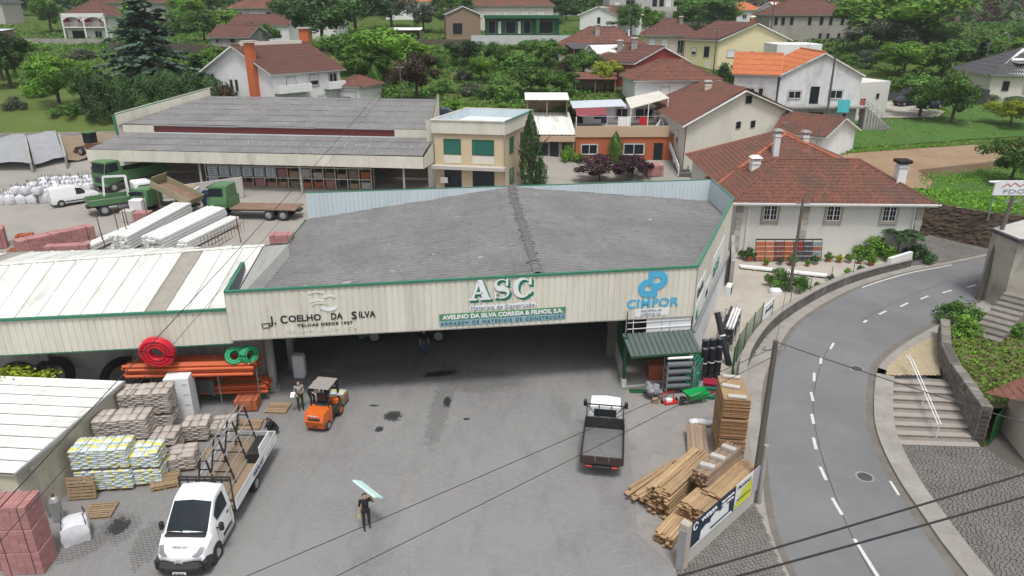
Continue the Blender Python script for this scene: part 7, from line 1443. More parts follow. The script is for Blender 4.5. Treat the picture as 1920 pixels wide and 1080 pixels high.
# ---- timber yard by the bannered wall
plank = {}
def stack(label, x, y, z, rz, L, nx, nz, w_, h, m, jit=.05, tilt=0, name='timber_stack', spread=1.0, seed=1):
    t = thing(name, label, 'timber', (x, y, z), rz, 'timber by the bannered wall'); g = rnd(seed); key = (L, w_, h, m.name)
    if key not in plank: plank[key] = sharemesh(MB().cbox(-L/2, L/2, -w_/2+.004, w_/2-.004, -h/2+.003, h/2-.003, .006), 'plank', m, ends=True)
    for j in range(nz):
        for i in range(nx): place(t, 'plank', plank[key], Matrix.Rotation(tilt, 4, 'Y') @ TR((g.gauss(0, jit), ((i-(nx-1)/2)*w_*spread)+g.uniform(-.01, .01), h/2+j*h)) @ RZ(g.gauss(0, jit*.12)))
    return t
LD = rad(46)
stack('big stack of yellow planks behind the banners', 8.7, 25.75, .05, LD, 3.6, 6, 15, .19, .075, M_['wood'], .09, seed=1); stack('grey weathered timber bundle held by concrete blocks', 9.05, 26.8, 1.36, LD, 3.0, 7, 8, .11, .075, M_['woodgrey'], .05, seed=2)
stack('loose yellow boards on the outer side of the timber', 7.55, 26.9, .02, LD+.04, 3.8, 6, 18, .17, .07, M_['wood'], .14, seed=3, spread=1.04); stack('fanned boards sliding off the timber', 6.75, 27.6, .02, LD-.08, 3.4, 5, 6, .17, .06, M_['wood'], .2, seed=4, spread=1.2); stack('wide yellow shuttering boards under the grey bundle', 9.6, 26.15, 1.2, LD, 3.2, 4, 3, .3, .05, M_['wood'], .05, seed=5)
stack('small plank pile at the gate post', 6.75, 24.3, .02, LD+.1, 1.9, 6, 8, .14, .06, M_['wood'], .1, seed=6); stack('weathered boards leaning on the sheet tower', 9.2, 30.6, .35, rad(80), 2.2, 5, 2, .2, .04, M_['woodgrey'], .05, -.22, seed=7)
for dx, rzv, lb in ((-1.0, .3, 'nearest concrete block weighing down the grey bundle'), (-.1, .2, 'middle concrete block weighing down the grey bundle'), (.85, .1, 'farthest concrete block weighing down the grey bundle')): tag(MB().cbox(-.32, .32, -.13, .13, 0, .17, .015, TR((9.1+dx*.7, 26.8+dx*.72, 1.97)) @ RZ(LD+pi/2+rzv)).build('concrete_block', M_['lightconc']), lb, 'block', 'concrete weights')
pt = thing('sheet_tower', 'tall tower of yellow shuttering sheets beside the road wall', 'sheet stack', (10.7, 30.6, 0), rad(82)); g = rnd(3); psh = sharemesh(MB().cbox(-1.15, 1.15, -.62, .62, -.0125, .0125, .003), 'sheet', M_['wood'], ends=True)
for q in range(3):
    for i in range(38): place(pt, 'sheet', psh, TR((g.gauss(0, .012), g.gauss(0, .01), .12+q*1.12+i*.0262)) @ RZ(g.gauss(0, .004)))
    for sx in (-.9, 0, .9): MB().box(sx-.05, sx+.05, -.5, .5, q*1.12, q*1.12+.1).build('bearer', M_['woodgrey'], pt)
for i, (x, y, r, lb) in enumerate(((1.0, .0, 1.5, 'long concrete slab at the far end of the sheet tower top'), (-.0, .15, 1.35, 'concrete slab in the middle of the sheet tower top'), (-1.0, -.0, 1.5, 'concrete slabs at the near end of the sheet tower top'))): tag(MB().cbox(-.42, .42, -.12, .12, 0, .1, .01, ROOT[pt.name] @ TR((x, y, 3.37)) @ RZ(r)).build('concrete_slab', M_['lightconc']), lb, 'slab', 'concrete weights')
bb = MB(); [bb.ball((9.9+g.uniform(-.4, .4), 32.6+g.uniform(-.2, .2), .15), g.uniform(.18, .28), 2, (1.2, .9, .6), .2, i) for i in range(5)]; tag(bb.build('crumpled_sacks', M_['bagwhite'], smooth=60), 'heap of crumpled white sacks behind the sheet tower', 'sacks')
# ---- goods round the shop door
M_['geogrey'] = mat('grey_membrane_roll', (.13, .14, .155), .7, (.09, .1, .11), 4, .6)
rk = thing('roll_rack', 'steel rack of grey membrane rolls under the green awning', 'rack', (9.35, 35.9, 0), rad(6)); k = MB()
for x in (-.75, .75): k.bar((x, -.35, 0), (x, -.35, 2.2), .04); k.bar((x, .35, 0), (x, .35, 2.2), .04); [k.bar((x, -.35, z), (x, .35, z), .04) for z in (.35, .8, 1.25, 1.7)]
k.build('frame', M_['steel'], rk)
for i, (z, m) in enumerate(((.36, 'geogrey'), (.8, 'geogrey'), (1.25, 'geogrey'), (1.7, 'geogrey'), (2.1, 'white'))): MB().tube([(-.72, 0, z+.17), (.72, 0, z+.17)], .17 if m != 'white' else .08, 14).build('roll', M_[m], rk, smooth=40)
def rolls(lb, x, y, h, r, m, tie=True, lean=None, name='membrane_roll'):
    t = thing(name, lb, 'roll', (x, y, 0), 0, 'black membrane rolls by the white flank wall'); Mr = lean or Matrix.Identity(4); k = MB(); k.tube([Mr @ V((0, 0, 0)), Mr @ V((0, 0, h))], r, 14); k.build('roll', m, t, smooth=40)
    k = MB(); k.tube([Mr @ V((0, 0, h*.99)), Mr @ V((0, 0, h*1.004))], r*.6, 12); k.build('core', M_['geogrey'], t)
    if tie: k = MB(); k.tube([Mr @ V((0, 0, h*.55)), Mr @ V((0, 0, h*.58))], r*1.03, 14); k.build('tie', M_['white'], t)
for i, (x, y, lb) in enumerate(((11.55, 38.9, 'black roll touching the white flank wall, back row left'), (12.0, 39.0, 'black roll in the back row middle'), (12.45, 39.1, 'black roll in the back row toward the leaning one'), (11.2, 37.6, 'black roll in the front row against the green goods'), (11.65, 37.7, 'black roll in the front row middle'), (12.1, 37.85, 'black roll in the front row toward the path'))): rolls(lb, x, y, 1.95 if i < 3 else 2.0, .2, M_['blackpipe'])
rolls('long black roll leaning out over the path', 13.3, 39.4, 3.3, .19, M_['blackpipe'], True, Matrix.Rotation(rad(-24), 4, 'X') @ Matrix.Rotation(rad(-12), 4, 'Y'))
hr_ = thing('roll_trestle', 'flat trestle of black and white pipes along the flank wall', 'rack', (14.2, 43, 0), rad(66)); k = MB()
for x in (-1.6, 0, 1.6): k.bar((x, -.5, 0), (x, -.5, 1.6), .05); k.bar((x, .5, 0), (x, .5, 1.6), .05); [k.bar((x, -.5, z), (x, .5, z), .04) for z in (.5, 1.0, 1.5)]
k.build('frame', M_['steel'], hr_); g = rnd(6)
for i in range(14): z = (.55, 1.05, 1.55)[i % 3]; y = -.4+(i//3)*.19; L = g.uniform(1.3, 2.0); MB().tube([(-L, y, z+.07), (L, y, z+.07)], .075, 9).build('tube', M_['white'] if i in (2, 5, 8) else M_['blackpipe'], hr_, smooth=40)
gr = thing('green_panels', 'bundle of green fence panels leaning on the rack', 'fence panels', (10.6, 37.0, 0), rad(62)); 
for i in range(4): MB().cbox(-1.3, 1.3, -.25+i*.16, -.13+i*.16, .9-i*.05, 1.5+.06*i, .02).build('panel', mat('green_mesh_roll', (.02, .12, .075), .5, (.03, .17, .11), 6, .6), gr)
k = MB(); [k.bar((-1.3+q*.5, -.3, 0), (-1.3+q*.5, -.3, 1.4), .03) for q in range(6)]; k.build('stand', M_['steel'], gr)
for i in range(3): tag(MB().cbox(-.4, .4, -.3, .3, 0, .42, .03, TR((10.1+.02*i, 36.2, .44*i)) @ RZ(.2)).build('crate', mat('green_plastic', (.01, .2, .12), .45)), ('bottom', 'middle', 'top')[i]+' green plastic crate of the pile by the roll rack', 'crate', 'green crates')
wbg = mat('green_barrow', (.01, .33, .08), .4); wb = thing('wheelbarrow', 'bright green wheelbarrow in front of the shop goods', 'wheelbarrow', (10.1, 34.9, 0), rad(200))
k = MB(); k.add([(-.5, -.3, .35), (.35, -.22, .3), (.35, .22, .3), (-.5, .3, .35), (-.75, -.42, .68), (.62, -.38, .72), (.62, .38, .72), (-.75, .42, .68)], [(0, 1, 2, 3), (0, 4, 5, 1), (1, 5, 6, 2), (2, 6, 7, 3), (3, 7, 4, 0), (3, 2, 1, 0)]); k.build('tray', wbg, wb); k = MB()
for s_ in (-1, 1): k.tube([(.75, s_*.08, .2), (.1, s_*.2, .32), (-.6, s_*.28, .42), (-1.1, s_*.3, .55)], .02, 6); k.tube([(-.35, s_*.22, .36), (-.45, s_*.26, 0)], .018, 6)
k.build('frame', M_['steel'], wb); k = MB(); k.tube([(.78, -.05, .19), (.78, .05, .19)], .19, 14); k.build('wheel', M_['rubber'], wb)
bx = thing('tub_stack', 'green and red mortar tubs stacked beside the wheelbarrow', 'tubs', (11.3, 35.5, 0), rad(-10))
for i, m in enumerate((wbg, M_['redplastic'], MC['green_plastic'], M_['redplastic'])): k = MB(); k.add([(-.5, -.3, .0), (.5, -.3, 0), (.5, .3, 0), (-.5, .3, 0), (-.58, -.36, .22), (.58, -.36, .22), (.58, .36, .22), (-.58, .36, .22)], [(3, 2, 1, 0), (0, 1, 5, 4), (1, 2, 6, 5), (2, 3, 7, 6), (3, 0, 4, 7), (4, 5, 6, 7)]); o = k.build('tub', mat('maroon_tub', (.25, .01, .03), .5) if i % 2 else MC['green_plastic'], bx); o.location = (0, .12*i, .2*i)
tag(MB().cyl((9.45, 34.9, 0), .14, .32, 14, .18).build('bucket', M_['black']), 'black bucket between red tools and wheelbarrow', 'bucket')
tl = thing('tool_trolley', 'red sack trolley with loose tools by the bucket', 'trolley', (8.75, 34.85, 0), .3); k = MB(); k.box(-.4, .4, -.2, .2, .05, .1); [k.bar((s_*.35, .2, .05), (s_*.35, .35, .5), .04) for s_ in (-1, 1)]; k.bar((-.35, .35, .5), (.35, .35, .5), .04); k.build('frame', M_['redplastic'], tl); MB().cbox(-.25, .1, -.1, .15, .1, .3, .03).build('box', M_['bagwhite'], tl)
for s_ in (-1, 1): MB().tube([(s_*.42, .1, .12), (s_*.47, .1, .12)], .12, 12).build('wheel', M_['rubber'], tl)
wr = MB(); g = rnd(9); [wr.ball((7.9+g.uniform(-.3, .35), 35.5+g.uniform(-.3, .4), .2+g.uniform(0, .7)), g.uniform(.15, .3), 2, (1, 1, .8), .25, i) for i in range(12)]; tag(wr.build('wrapped_goods', mat('grey_plastic_wrap', (.25, .25, .28), .5, (.15, .15, .17), 4, .8), smooth=60), 'grey plastic wrapped goods heaped at the shop door', 'goods')
tag(MB().cbox(7.75, 8.1, 34.75, 35.0, 0, .3, .02).build('cardboard_box', M_['pallet']), 'small cardboard box before the wrapped goods', 'box')
tag(MB().box(6.7, 7.95, 35.95, 36.4, .02, .035).build('door_mat', M_['dkgreen']), 'dark green mat at the shop threshold', 'mat')
tag(MB().cbox(8.0, 8.9, 37.4, 38.3, .05, 1.0, .03).build('shop_counter', M_['brickred']), 'orange-brown counter inside the shop', 'counter'); tag(MB().cbox(8.3, 9.6, 38.6, 38.68, 1.2, 1.8, .02).build('shop_poster', mat('yellow_edge_poster', (.65, .65, .5), .6)), 'pale poster inside the shop', 'poster')
ac = thing('air_conditioner', 'white outdoor unit hung on the flank wall', 'air conditioner', (14.75, 46.2, 2.0), rad(67)); MB().cbox(-.45, .45, -.35, .0, 0, .7, .03).build('casing', M_['white'], ac); k = MB(); [k.box(-.38, .38, -.375, -.352, .08+q*.07, .11+q*.07) for q in range(8)]; k.build('grille', M_['black'], ac)
tag(MB().cbox(-12.9, -12.2, 37.6, 38.2, 0, 1.5, .1).build('covered_pallet', M_['bagwhite']), 'pale covered bag just inside the depot beside the pillar', 'bag')
# ---- back yard
g = rnd(21); i = 0
for r in range(5):
    for c in range(9):
        x = -53.0+c*1.08+r*.15+g.uniform(-.1, .1); y = 72.6+r*1.75+c*.2+g.uniform(-.15, .15)
        if x > -46.6+r*.3: continue
        i += 1; row = ('first', 'second', 'third', 'fourth', 'rear')[r]; col = ('outermost', 'second', 'third', 'fourth', 'fifth', 'sixth', 'seventh', 'eighth', 'ninth')[c]
        if i == 1: bb0 = bigbag('bulk_bag', 'outermost bulk bag in the first row of the back yard', x, y, gz(x, y), 1.05, 5, 'bulk bags in the back yard')
        else: copytree(bb0, (x, y, gz(x, y)), g.random()*6, '%s bulk bag from the gravel bays in the %s row' % (col, row))
for i, (x, y) in enumerate(((-49.0, 72.9), (-50.2, 73.0), (-51.3, 73.1), (-50.6, 74.6))): copytree(bb0, (x, y, gz(x, y)+.98), i*1.3, '%s bulk bag lying on top of the row behind the white van' % ('first', 'second', 'third', 'fourth')[i], .8)
def bay(lb, x0, y0, x1, y1, z0, z1): t = thing('bay_wall', lb, 'wall', (x0, y0, 2), 0, 'concrete bay walls'); d = V((x1-x0, y1-y0, 0)); Mx = TR((x0, y0, 0)) @ RZ(atan2(d.y, d.x)); k = MB(); k.xprism([(0, 1), (d.length, 1), (d.length, z1), (1.2, z0+.3), (0, z0-.6)], -.12, .12); k.v = [tuple(Mx @ V(v)) for v in k.v]; k.build('slab', M_['concrete'], t, world=True)
bay('concrete bay wall between the two gravel heaps', -57.0, 84.8, -61.0, 91.0, 4.0, 5.6); bay('concrete bay wall between gravel and sand', -53.6, 86.2, -57, 91.4, 4.4, 5.7); bay('concrete wall behind the sand heap at the warehouse gable', -47.2, 88.0, -49.2, 92.0, 5.4, 6.0); bay('dark rear wall of the gravel bays', -84, 90.2, -49.2, 91.8, 5.3, 5.9)
def heap(name, lb, poly, m, seed):
    o = drape(name, poly, .15, m, 'stuff', [-76+q*.8 for q in range(40)], [82+q*.6 for q in range(25)]); o['label'] = lb; g = rnd(seed)
    for v in o.data.vertices: v.co.z += .35*sin(v.co.x*1.1+seed)*sin(v.co.y*.7)+.25*sin(v.co.x*.5)+g.uniform(-.06, .06)+.65
    for p in o.data.polygons: p.use_smooth = True
heap('gravel_heap', 'grey gravel heap in the outer bay', [(-57.5, 85.6), (-61, 90.8), (-80, 90), (-76, 85)], M_['gravel'], 1); heap('gravel_heap', 'grey gravel heap in the middle bay', [(-54.2, 87), (-57.2, 91.2), (-60.8, 91), (-57.4, 86)], M_['gravel'], 2); heap('sand_heap', 'brown sand heap in the inner bay', [(-47.6, 88.6), (-49.2, 91.7), (-56.8, 91.3), (-54, 87)], M_['sand'], 3)
k_ = sharemesh(MB().cbox(-.24, .24, -.15, .15, -.12, .12, .01), 'brick', M_['brickpink'])
for lb, x, y, rz, nx, ny, nz in (('long pink block pack in the back yard', -40.6, 59.4, rad(52), 8, 4, 5), ('second pink block pack behind the long one', -38.9, 61.0, rad(52), 7, 4, 5), ('low pink block pack at the front of the group', -37.9, 58.5, rad(10), 7, 3, 3), ('pink block pack beside the timber trays near tipper truck', -35.3, 66.7, rad(4), 3, 4, 4), ('pink block pack behind the depot parapet', -20.4, 61.2, rad(4), 4, 4, 3), ('pink block pack beside the plum trees', 16.6, 84.2, rad(12), 4, 6, 5), ('dark pink block pack at the left frame edge', -44.8, 59.8, rad(30), 3, 5, 7)): brickpack(lb, x, y, gz(x, y), rz, nx, ny, nz, k_, .49, .31, .25, 'pink block packs in the back yard')
for lb, x, y, nz in (('orange tile pack on the left of the back yard', -42.6, 60.3, 5), ('low orange tile pack near the frame edge', -42.2, 58.4, 2), ('orange tile pack beside the raised tipper', -33.7, 66.6, 3)): brickpack(lb, x, y, gz(x, y), .3, 4, 4, nz, HB2, .32, .24, .2, 'orange tile packs in the back yard')
for lb, x, y, h, m in (('grey paving pack on the pallet beside the tipper truck', -36.8, 67.0, 1.1, M_['lightconc']), ('light grey block on top of the tray stack', -36.2, 67.8, 1.9, M_['bagwhite'])): tag(MB().cbox(x-.6, x+.6, y-.5, y+.5, gz(x, y), gz(x, y)+h, .04).build('paving_pack', m), lb, 'pack')
def lintels(lb, ax, ay, bx, by, cols, rows, seed):
    t = thing('lintel_stack', lb, 'beams', (ax, ay, gz(ax, ay)), 0, 'white lintel stacks'); a, b = V((ax, ay, gz(ax, ay))), V((bx, by, gz(bx, by))); d = (b-a).normalized(); n = V((d.y, -d.x, 0)); g = rnd(seed); L = (b-a).length
    for r in range(rows):
        for c in range(cols): o = g.uniform(0, .35); p = a+n*(c*.36)+V((0, 0, .3+r*.26))+d*o; MB().bar(p, p+d*(L-.6), .3, .2).build('lintel', M_['white'], t, world=True)
    for q in (.15, .5, .85): p = a+d*L*q; MB().bar(p-n*.3+V((0, 0, .08)), p+n*(cols*.36)+V((0, 0, .08)), .12, .12).build('bearer', M_['woodgrey'], t, world=True)
lintels('white lintel stack nearer the gravel bays', -34.2, 58.6, -32.7, 69.0, 5, 5, 1); lintels('white lintel stack nearer the green flatbed truck', -31.4, 58.4, -29.0, 67.6, 6, 5, 2); lintels('grey low lintel row left of the stacks', -36.6, 58.8, -35.0, 64, 3, 2, 3); lintels('narrow lintel stack beside the frame cage', -28.6, 58.6, -26.4, 66, 3, 3, 4)
cg = thing('rebar_cage', 'rusty reinforcement cage beside the lintels', 'rebar', (-26, 60.5, 1)); k = MB()
for q in range(12): k.bar((-26.6+q*.1, 58.8+q*.5, 1.0), (-26.6+q*.1, 58.8+q*.5, 2.1), .03); k.bar((-25.9+q*.1, 58.6+q*.5, 1.0), (-25.9+q*.1, 58.6+q*.5, 2.1), .03)
for z in (1.1, 2.1): k.bar((-26.6, 58.8, z), (-25.4, 64.5, z), .03); k.bar((-25.9, 58.6, z), (-24.7, 64.3, z), .03)
k.build('bars', M_['rust'], cg, world=True)
for i, (x, y, h) in enumerate(((-36.4, 59.4, 2.0), (-35.6, 59.9, 3.1), (-34.9, 58.9, 1.6), (-34.6, 60.9, 3.0), (-34.2, 61.9, 3.0), (-33.6, 60.4, 3.3), (-34.4, 65.8, 3.2), (-33.2, 66.3, 3.0), (-24.0, 60.9, 2.6))): z = gz(x, y); tag(MB().tube([(x, y, z), (x-.12, y, z+h)], .04, 6).build('rack_post', M_['rust']), '%s rusty rack post counting from the gravel bay side' % ('first', 'second', 'third', 'fourth', 'fifth', 'sixth', 'seventh', 'eighth', 'last')[i], 'post', 'rusty rack posts')
# racking inside the warehouse
sr = thing('storage_racking', 'tall racking of boxed goods along the warehouse back', 'racking', (-26.6, 79.4, 1.7), rad(-5.6)); xs_ = [-7.6+i*1.35 for i in range(15)]
for x in xs_: k = MB(); k.bar((x, -.5, 0), (x, -.5, 5), .07); k.bar((x, .5, 0), (x, .5, 5), .07); k.build('upright', M_['panel'], sr)
for z in (1.15, 2.35, 3.55, 4.75): MB().bar((xs_[0], -.52, z), (xs_[-1], -.52, z), .06, .1).build('beam', M_['panel'], sr)
wbx = mat('white_appliance_carton', (.6, .64, .7), .7, (.5, .54, .6), 2, .5); g = rnd(15)
for i in range(14):
    for lv in range(4):
        x = (xs_[i]+xs_[i+1])/2; z = 1.2*lv+(.06 if lv == 0 else 0)
        if i < 6 and lv > 0 or (i < 1): lb_ = 'white carton with dark printed lines'; m = wbx; h = 1.02
        elif g.random() < .15: continue
        else: m = g.choice((M_['brickred'], M_['brickpink'], M_['pallet'], M_['woodgrey'], M_['lightconc'])); h = g.uniform(.45, 1.0)
        t = thing('carton' if m is wbx else 'rack_load', '%s on the %s shelf of the racking, %s bay from the blue skip' % ('white printed carton' if m is wbx else 'palletised goods', ('bottom', 'second', 'third', 'top')[lv], ('first', 'second', 'third', 'fourth', 'fifth', 'sixth', 'seventh', 'eighth', 'ninth', 'tenth', 'eleventh', 'twelfth', 'thirteenth', 'last')[i]), 'carton' if m is wbx else 'goods', tuple((ROOT[sr.name] @ V((x, 0, z))).to_3d()), rad(-5.6), 'goods on the racking'); MB().cbox(-.5, .5, -.4, .4, .02, h, .02).build('box', m, t)
        if m is wbx:
            for q in range(4): k = MB(); k.box(-.3, .28, -.408, -.403, .2+q*.2, .26+q*.2); k.build('print', mat('navy_print', (.03, .05, .14), .6), t)
sk = thing('skip', 'blue steel skip beside the racking', 'skip', (-30.4, 72.0, 1.45), rad(5)); k = MB(); k.add([(-1, -.6, .1), (1, -.6, .1), (1, .6, .1), (-1, .6, .1), (-1.25, -.75, 1.5), (1.25, -.75, 1.5), (1.25, .75, 1.5), (-1.25, .75, 1.5)], [(0, 1, 2, 3), (0, 4, 5, 1), (1, 5, 6, 2), (2, 6, 7, 3), (3, 7, 4, 0)]); k.build('body', mat('navy_skip_paint', (.02, .05, .12), .5, (.03, .06, .13), 2, .6), sk); MB().box(-1.3, 1.3, -.82, -.74, 1.42, 1.54).build('rim', MC['navy_skip_paint'], sk)
tag(MB().cbox(-34.4, -32.2, 71.6, 73, 1.45, 3.3, .05).build('wrapped_stack', M_['bagwhite']), 'pale wrapped stack with a board on top behind the raised tipper', 'stack'); tag(MB().cbox(-34.3, -32.4, 71.5, 72.9, 3.32, 3.42, .01).build('cover_board', M_['wood']), 'wooden board lying on the pale wrapped stack', 'board')
tag(MB().xprism([(0, 0), (9, 0), (9, 2.2), (0, 1.0)], -.15, .15).build('ramp_wall', M_['lightconc'], loc=(-37.5, 75, 1.6)), 'pale sloping concrete ramp wall inside the warehouse', 'wall')
# ================================================================ VEHICLES (local +x = forward, +y = left)
def loft(secs):
    """secs: [(x, [(y, z) sill -> roof centre])]; mirrored body grid"""
    rows = []
    for x, pts in secs: rows.append([V((x, -y, z)) for y, z in pts]+[V((x, y, z)) for y, z in reversed(pts[:-1])])
    return rows
def loftmesh(rows, skip=()):
    k = MB(); n = len(rows[0])
    for r in rows: k.v += [tuple(v) for v in r]
    for i in range(len(rows)-1):
        for j in range(n-1): k.f.append((i*n+j, i*n+j+1, (i+1)*n+j+1, (i+1)*n+j)); k.m.append(0)
    k.f += [tuple(range(n))[::-1], tuple((len(rows)-1)*n+j for j in range(n))]; k.m += [0, 0]; return k
def patch(parent, rows, cells, name, m, inset=.08, off=.012):
    """glass lying on chosen cells of the body grid, one pane per cell group; cells = [(i0, i1, j0, j1)]"""
    for i0, i1, j0, j1 in cells:
        G_ = [[rows[i][j].copy() for j in range(j0, j1+1)] for i in range(i0, i1+1)]; c = sum((p for r in G_ for p in r), V((0, 0, 0)))/sum(map(len, G_)); ni, nj = len(G_)-1, j1-j0
        def pull(p, q): d = q-p; return p+d.normalized()*min(inset, d.length*.4)
        for r in G_: a, b = pull(r[0], r[1]), pull(r[-1], r[-2]); r[0], r[-1] = a, b
        for j in range(nj+1): a, b = pull(G_[0][j], G_[1][j]), pull(G_[-1][j], G_[-2][j]); G_[0][j], G_[-1][j] = a, b
        k = MB(); nn = (G_[-1][-1]-G_[0][0]).cross(G_[-1][0]-G_[0][-1]).normalized()
        if nn.dot(c-V((c.x-.6, 0, .9))) < 0: nn = -nn
        for r in G_: k.v += [tuple(p+nn*off) for p in r]
        for i in range(ni):
            for j in range(nj): a = i*(nj+1)+j; k.f.append((a, a+1, a+nj+2, a+nj+1)); k.m.append(0)
        k.build(name, m, parent, smooth=60)
def wheel(t, x, y, r, w_, steer=0, rim=None):
    s_ = 1 if y > 0 else -1; Mx = TR((x, y, r)) @ RZ(steer); k = MB(); pr2 = [(-.5, .8), (-.5, .93), (-.4, 1), (.4, 1), (.5, .93), (.5, .8)]; k.tube([Mx @ V((0, a*w_, 0)) for a, b in pr2], [b*r for a, b in pr2], 20, True); o = k.build('wheel', M_['rubber'], t, smooth=35)
    k = MB(); k.tube([Mx @ V((0, s_*w_*.44, 0)), Mx @ V((0, s_*w_*.52, 0))], [r*.62, r*.58], 16); k.tube([Mx @ V((0, s_*w_*.5, 0)), Mx @ V((0, s_*w_*.56, 0))], [r*.24, r*.2], 10); k.build('rim', rim or M_['steel'], o)
def boxp(t, name, m, *b, ch=.02): return MB().cbox(*b, ch).build(name, m, t)
M_['lamp'] = mat('headlamp_glass', (.16, .17, .185), .12, (.3, .31, .33), 6, .6, spec=.6); M_['amber'] = mat('tail_lamp', (.35, .02, .01), .3); M_['alu'] = mat('dull_aluminium', (.52, .53, .53), .45, (.42, .43, .43), 3, .6, metal=.3); M_['bedwood'] = mat('truck_bed_plywood', (.24, .17, .11), .8, (.3, .23, .17), 2, .8, stretch=(.4, 2, 1)); M_['chassis'] = mat('chassis_black', (.03, .03, .03), .7, (.05, .045, .04), 4, .7)
def mirrors(t, x, y, z, m=None):
    for s_ in (-1, 1): k = MB(); k.cbox(x-.1, x+.08, s_*(y+.16)-.09, s_*(y+.16)+.09, z-.16, z+.2, .04); k.bar((x, s_*y*.96, z-.05), (x, s_*(y+.12), z-.03), .05); k.build('mirror', m or M_['black'], t)
# ---- white glazier's flatbed in the foreground
ft = thing('flatbed_truck', 'white flatbed truck with black glass-carrying frame in the foreground', 'truck', (-12.62, 24.35, 0), rad(-90.9))
S_ = loft([(2.5, [(.55, .3), (.72, .5), (.66, .82), (.4, .9), (0, .93)]), (2.38, [(.86, .27), (.93, .6), (.86, .95), (.58, 1.03), (0, 1.07)]), (2.1, [(.98, .28), (1.01, .65), (.94, 1.13), (.7, 1.2), (0, 1.24)]), (1.72, [(1.0, .3), (1.03, .7), (.99, 1.3), (.86, 1.38), (0, 1.43)]), (1.25, [(1.0, .3), (1.03, .75), (.98, 1.38), (.83, 1.82), (0, 1.88)]), (.78, [(1.0, .3), (1.03, .75), (.98, 1.4), (.79, 2.22), (0, 2.3)]), (.55, [(1, .3), (1.03, .75), (.98, 1.4), (.78, 2.3), (0, 2.38)]), (0, [(1, .3), (1.03, .75), (.98, 1.4), (.8, 2.34), (0, 2.42)]), (-.2, [(1, .35), (1.02, .75), (.96, 1.4), (.8, 2.28), (0, 2.36)])])
loftmesh(S_).build('cab', M_['bodywhite'], ft, smooth=38)
patch(ft, S_, [(3, 5, 3, 5)], 'windscreen', M_['glass'], .05); patch(ft, S_, [(4, 7, 2, 3), (4, 7, 5, 6)], 'side_window', M_['glass'], .13, .03)
boxp(ft, 'bumper', M_['black'], 2.2, 2.74, -.88, .88, .22, .74, ch=.16); boxp(ft, 'bumper_corner', M_['black'], 1.95, 2.6, -1.05, -.8, .24, .78, ch=.12); boxp(ft, 'bumper_corner', M_['black'], 1.95, 2.6, .8, 1.05, .24, .78, ch=.12)
k = MB(); [k.bar((2.66, a*.02, .8), (2.5, a*.8, .86), .05, .06) for a in (-1, 1)]; [k.bar((2.69, 0, z+.1), (2.66, a*.16, z+.02), .03, .03) for a in (-1, 1) for z in (.78, .71)]; k.build('grille', M_['alu'], ft); boxp(ft, 'lower_grille', M_['chassis'], 2.7, 2.755, -.55, .55, .4, .6)
boxp(ft, 'number_plate', M_['inkwhite'], 2.745, 2.76, -.26, .26, .28, .39, ch=.002); text(ft, '50-RR-56', .09, ROOT[ft.name] @ face_matrix((2.765, -.22, .3), (0, 1, 0)), M_['ink'], fit=.42)
patch(ft, S_, [(0, 2, 2, 3), (0, 2, 5, 6)], 'headlight', M_['lamp'], .035, .03)
for a in (-1, 1):
    k = MB(); k.bar((1.62, a*.45-.25, 1.5), (1.72, a*.45+.3, 1.46), .02); k.build('wiper', M_['black'], ft); boxp(ft, 'door_handle', M_['black'], .15, .32, a*1.0-.02, a*1.0+.02, 1.22, 1.3, ch=.01); boxp(ft, 'side_trim', M_['black'], .1, .9, a*1.03-.012, a*1.03+.012, .55, .7, ch=.008); wheel(ft, 1.62, a*.93, .35, .22, rad(-14)); wheel(ft, -2.85, a*.92, .35, .22)
    k = MB(); k.tube([(1.62, a*.9, .36), (1.62, a*1.035, .36)], .46, 20); k.build('wheel_arch', M_['chassis'], ft)
[(lambda k, a: ([k.bar((x, a*1.034, .42), (x, a*1.012, 1.36), .012) for x in (.02, 1.3)], k.bar((.02, a*1.02, .42), (1.3, a*1.02, .42), .012), k.build('door_seam', M_['chassis'], ft)))(MB(), a) for a in (-1, 1)]; boxp(ft, 'scuttle', M_['black'], 1.66, 1.92, -.8, .8, 1.33, 1.42, ch=.03); mirrors(ft, 1.3, 1.03, 1.35)
text(ft, 'PERFILART', .13, ROOT[ft.name] @ face_matrix((2.3, -.35, 1.13), (0, 1, 0), (-.55, 0, .8)), mat('grey_print', (.3, .3, .33), .6), fit=.6)
k = MB(); [k.bar((-.32, y, .8), (-.32, y, 2.5), .05) for y in (-1.06, -.7, -.35, 0, .35, .7, 1.06)]; [k.bar((-.32, -1.08, z), (-.32, 1.08, z), .07) for z in (1.35, 2.35, 2.5)]; k.build('headboard', M_['chassis'], ft)
boxp(ft, 'chassis', M_['chassis'], -5.3, -.2, -.4, .4, .5, .78); boxp(ft, 'bed_floor', M_['bedwood'], -5.55, -.4, -1.08, 1.08, .85, .93)
for a in (-1, 1): boxp(ft, 'drop_side', M_['bodywhite'], -5.55, -.4, a*1.1-.025, a*1.1+.025, .84, 1.32, ch=.01); boxp(ft, 'side_rail', M_['alu'], -5.55, -.4, a*1.1-.035, a*1.1+.035, 1.325, 1.37, ch=.01)
boxp(ft, 'tailboard', M_['alu'], -5.62, -5.56, -1.1, 1.1, .84, 1.35, ch=.01); text(ft, 'PERFILART', .3, ROOT[ft.name] @ face_matrix((-2.4, 1.131, .98), (-1, 0, 0)), mat('navy_print', (.03, .05, .14), .6), fit=1.3).name = 'lettering'
text(ft, 'CAIXILHARIA', .2, ROOT[ft.name] @ face_matrix((-4.0, 1.131, 1.0), (-1, 0, 0)), mat('pale_grey_print', (.5, .51, .53), .7), fit=1.0)
fr = MB
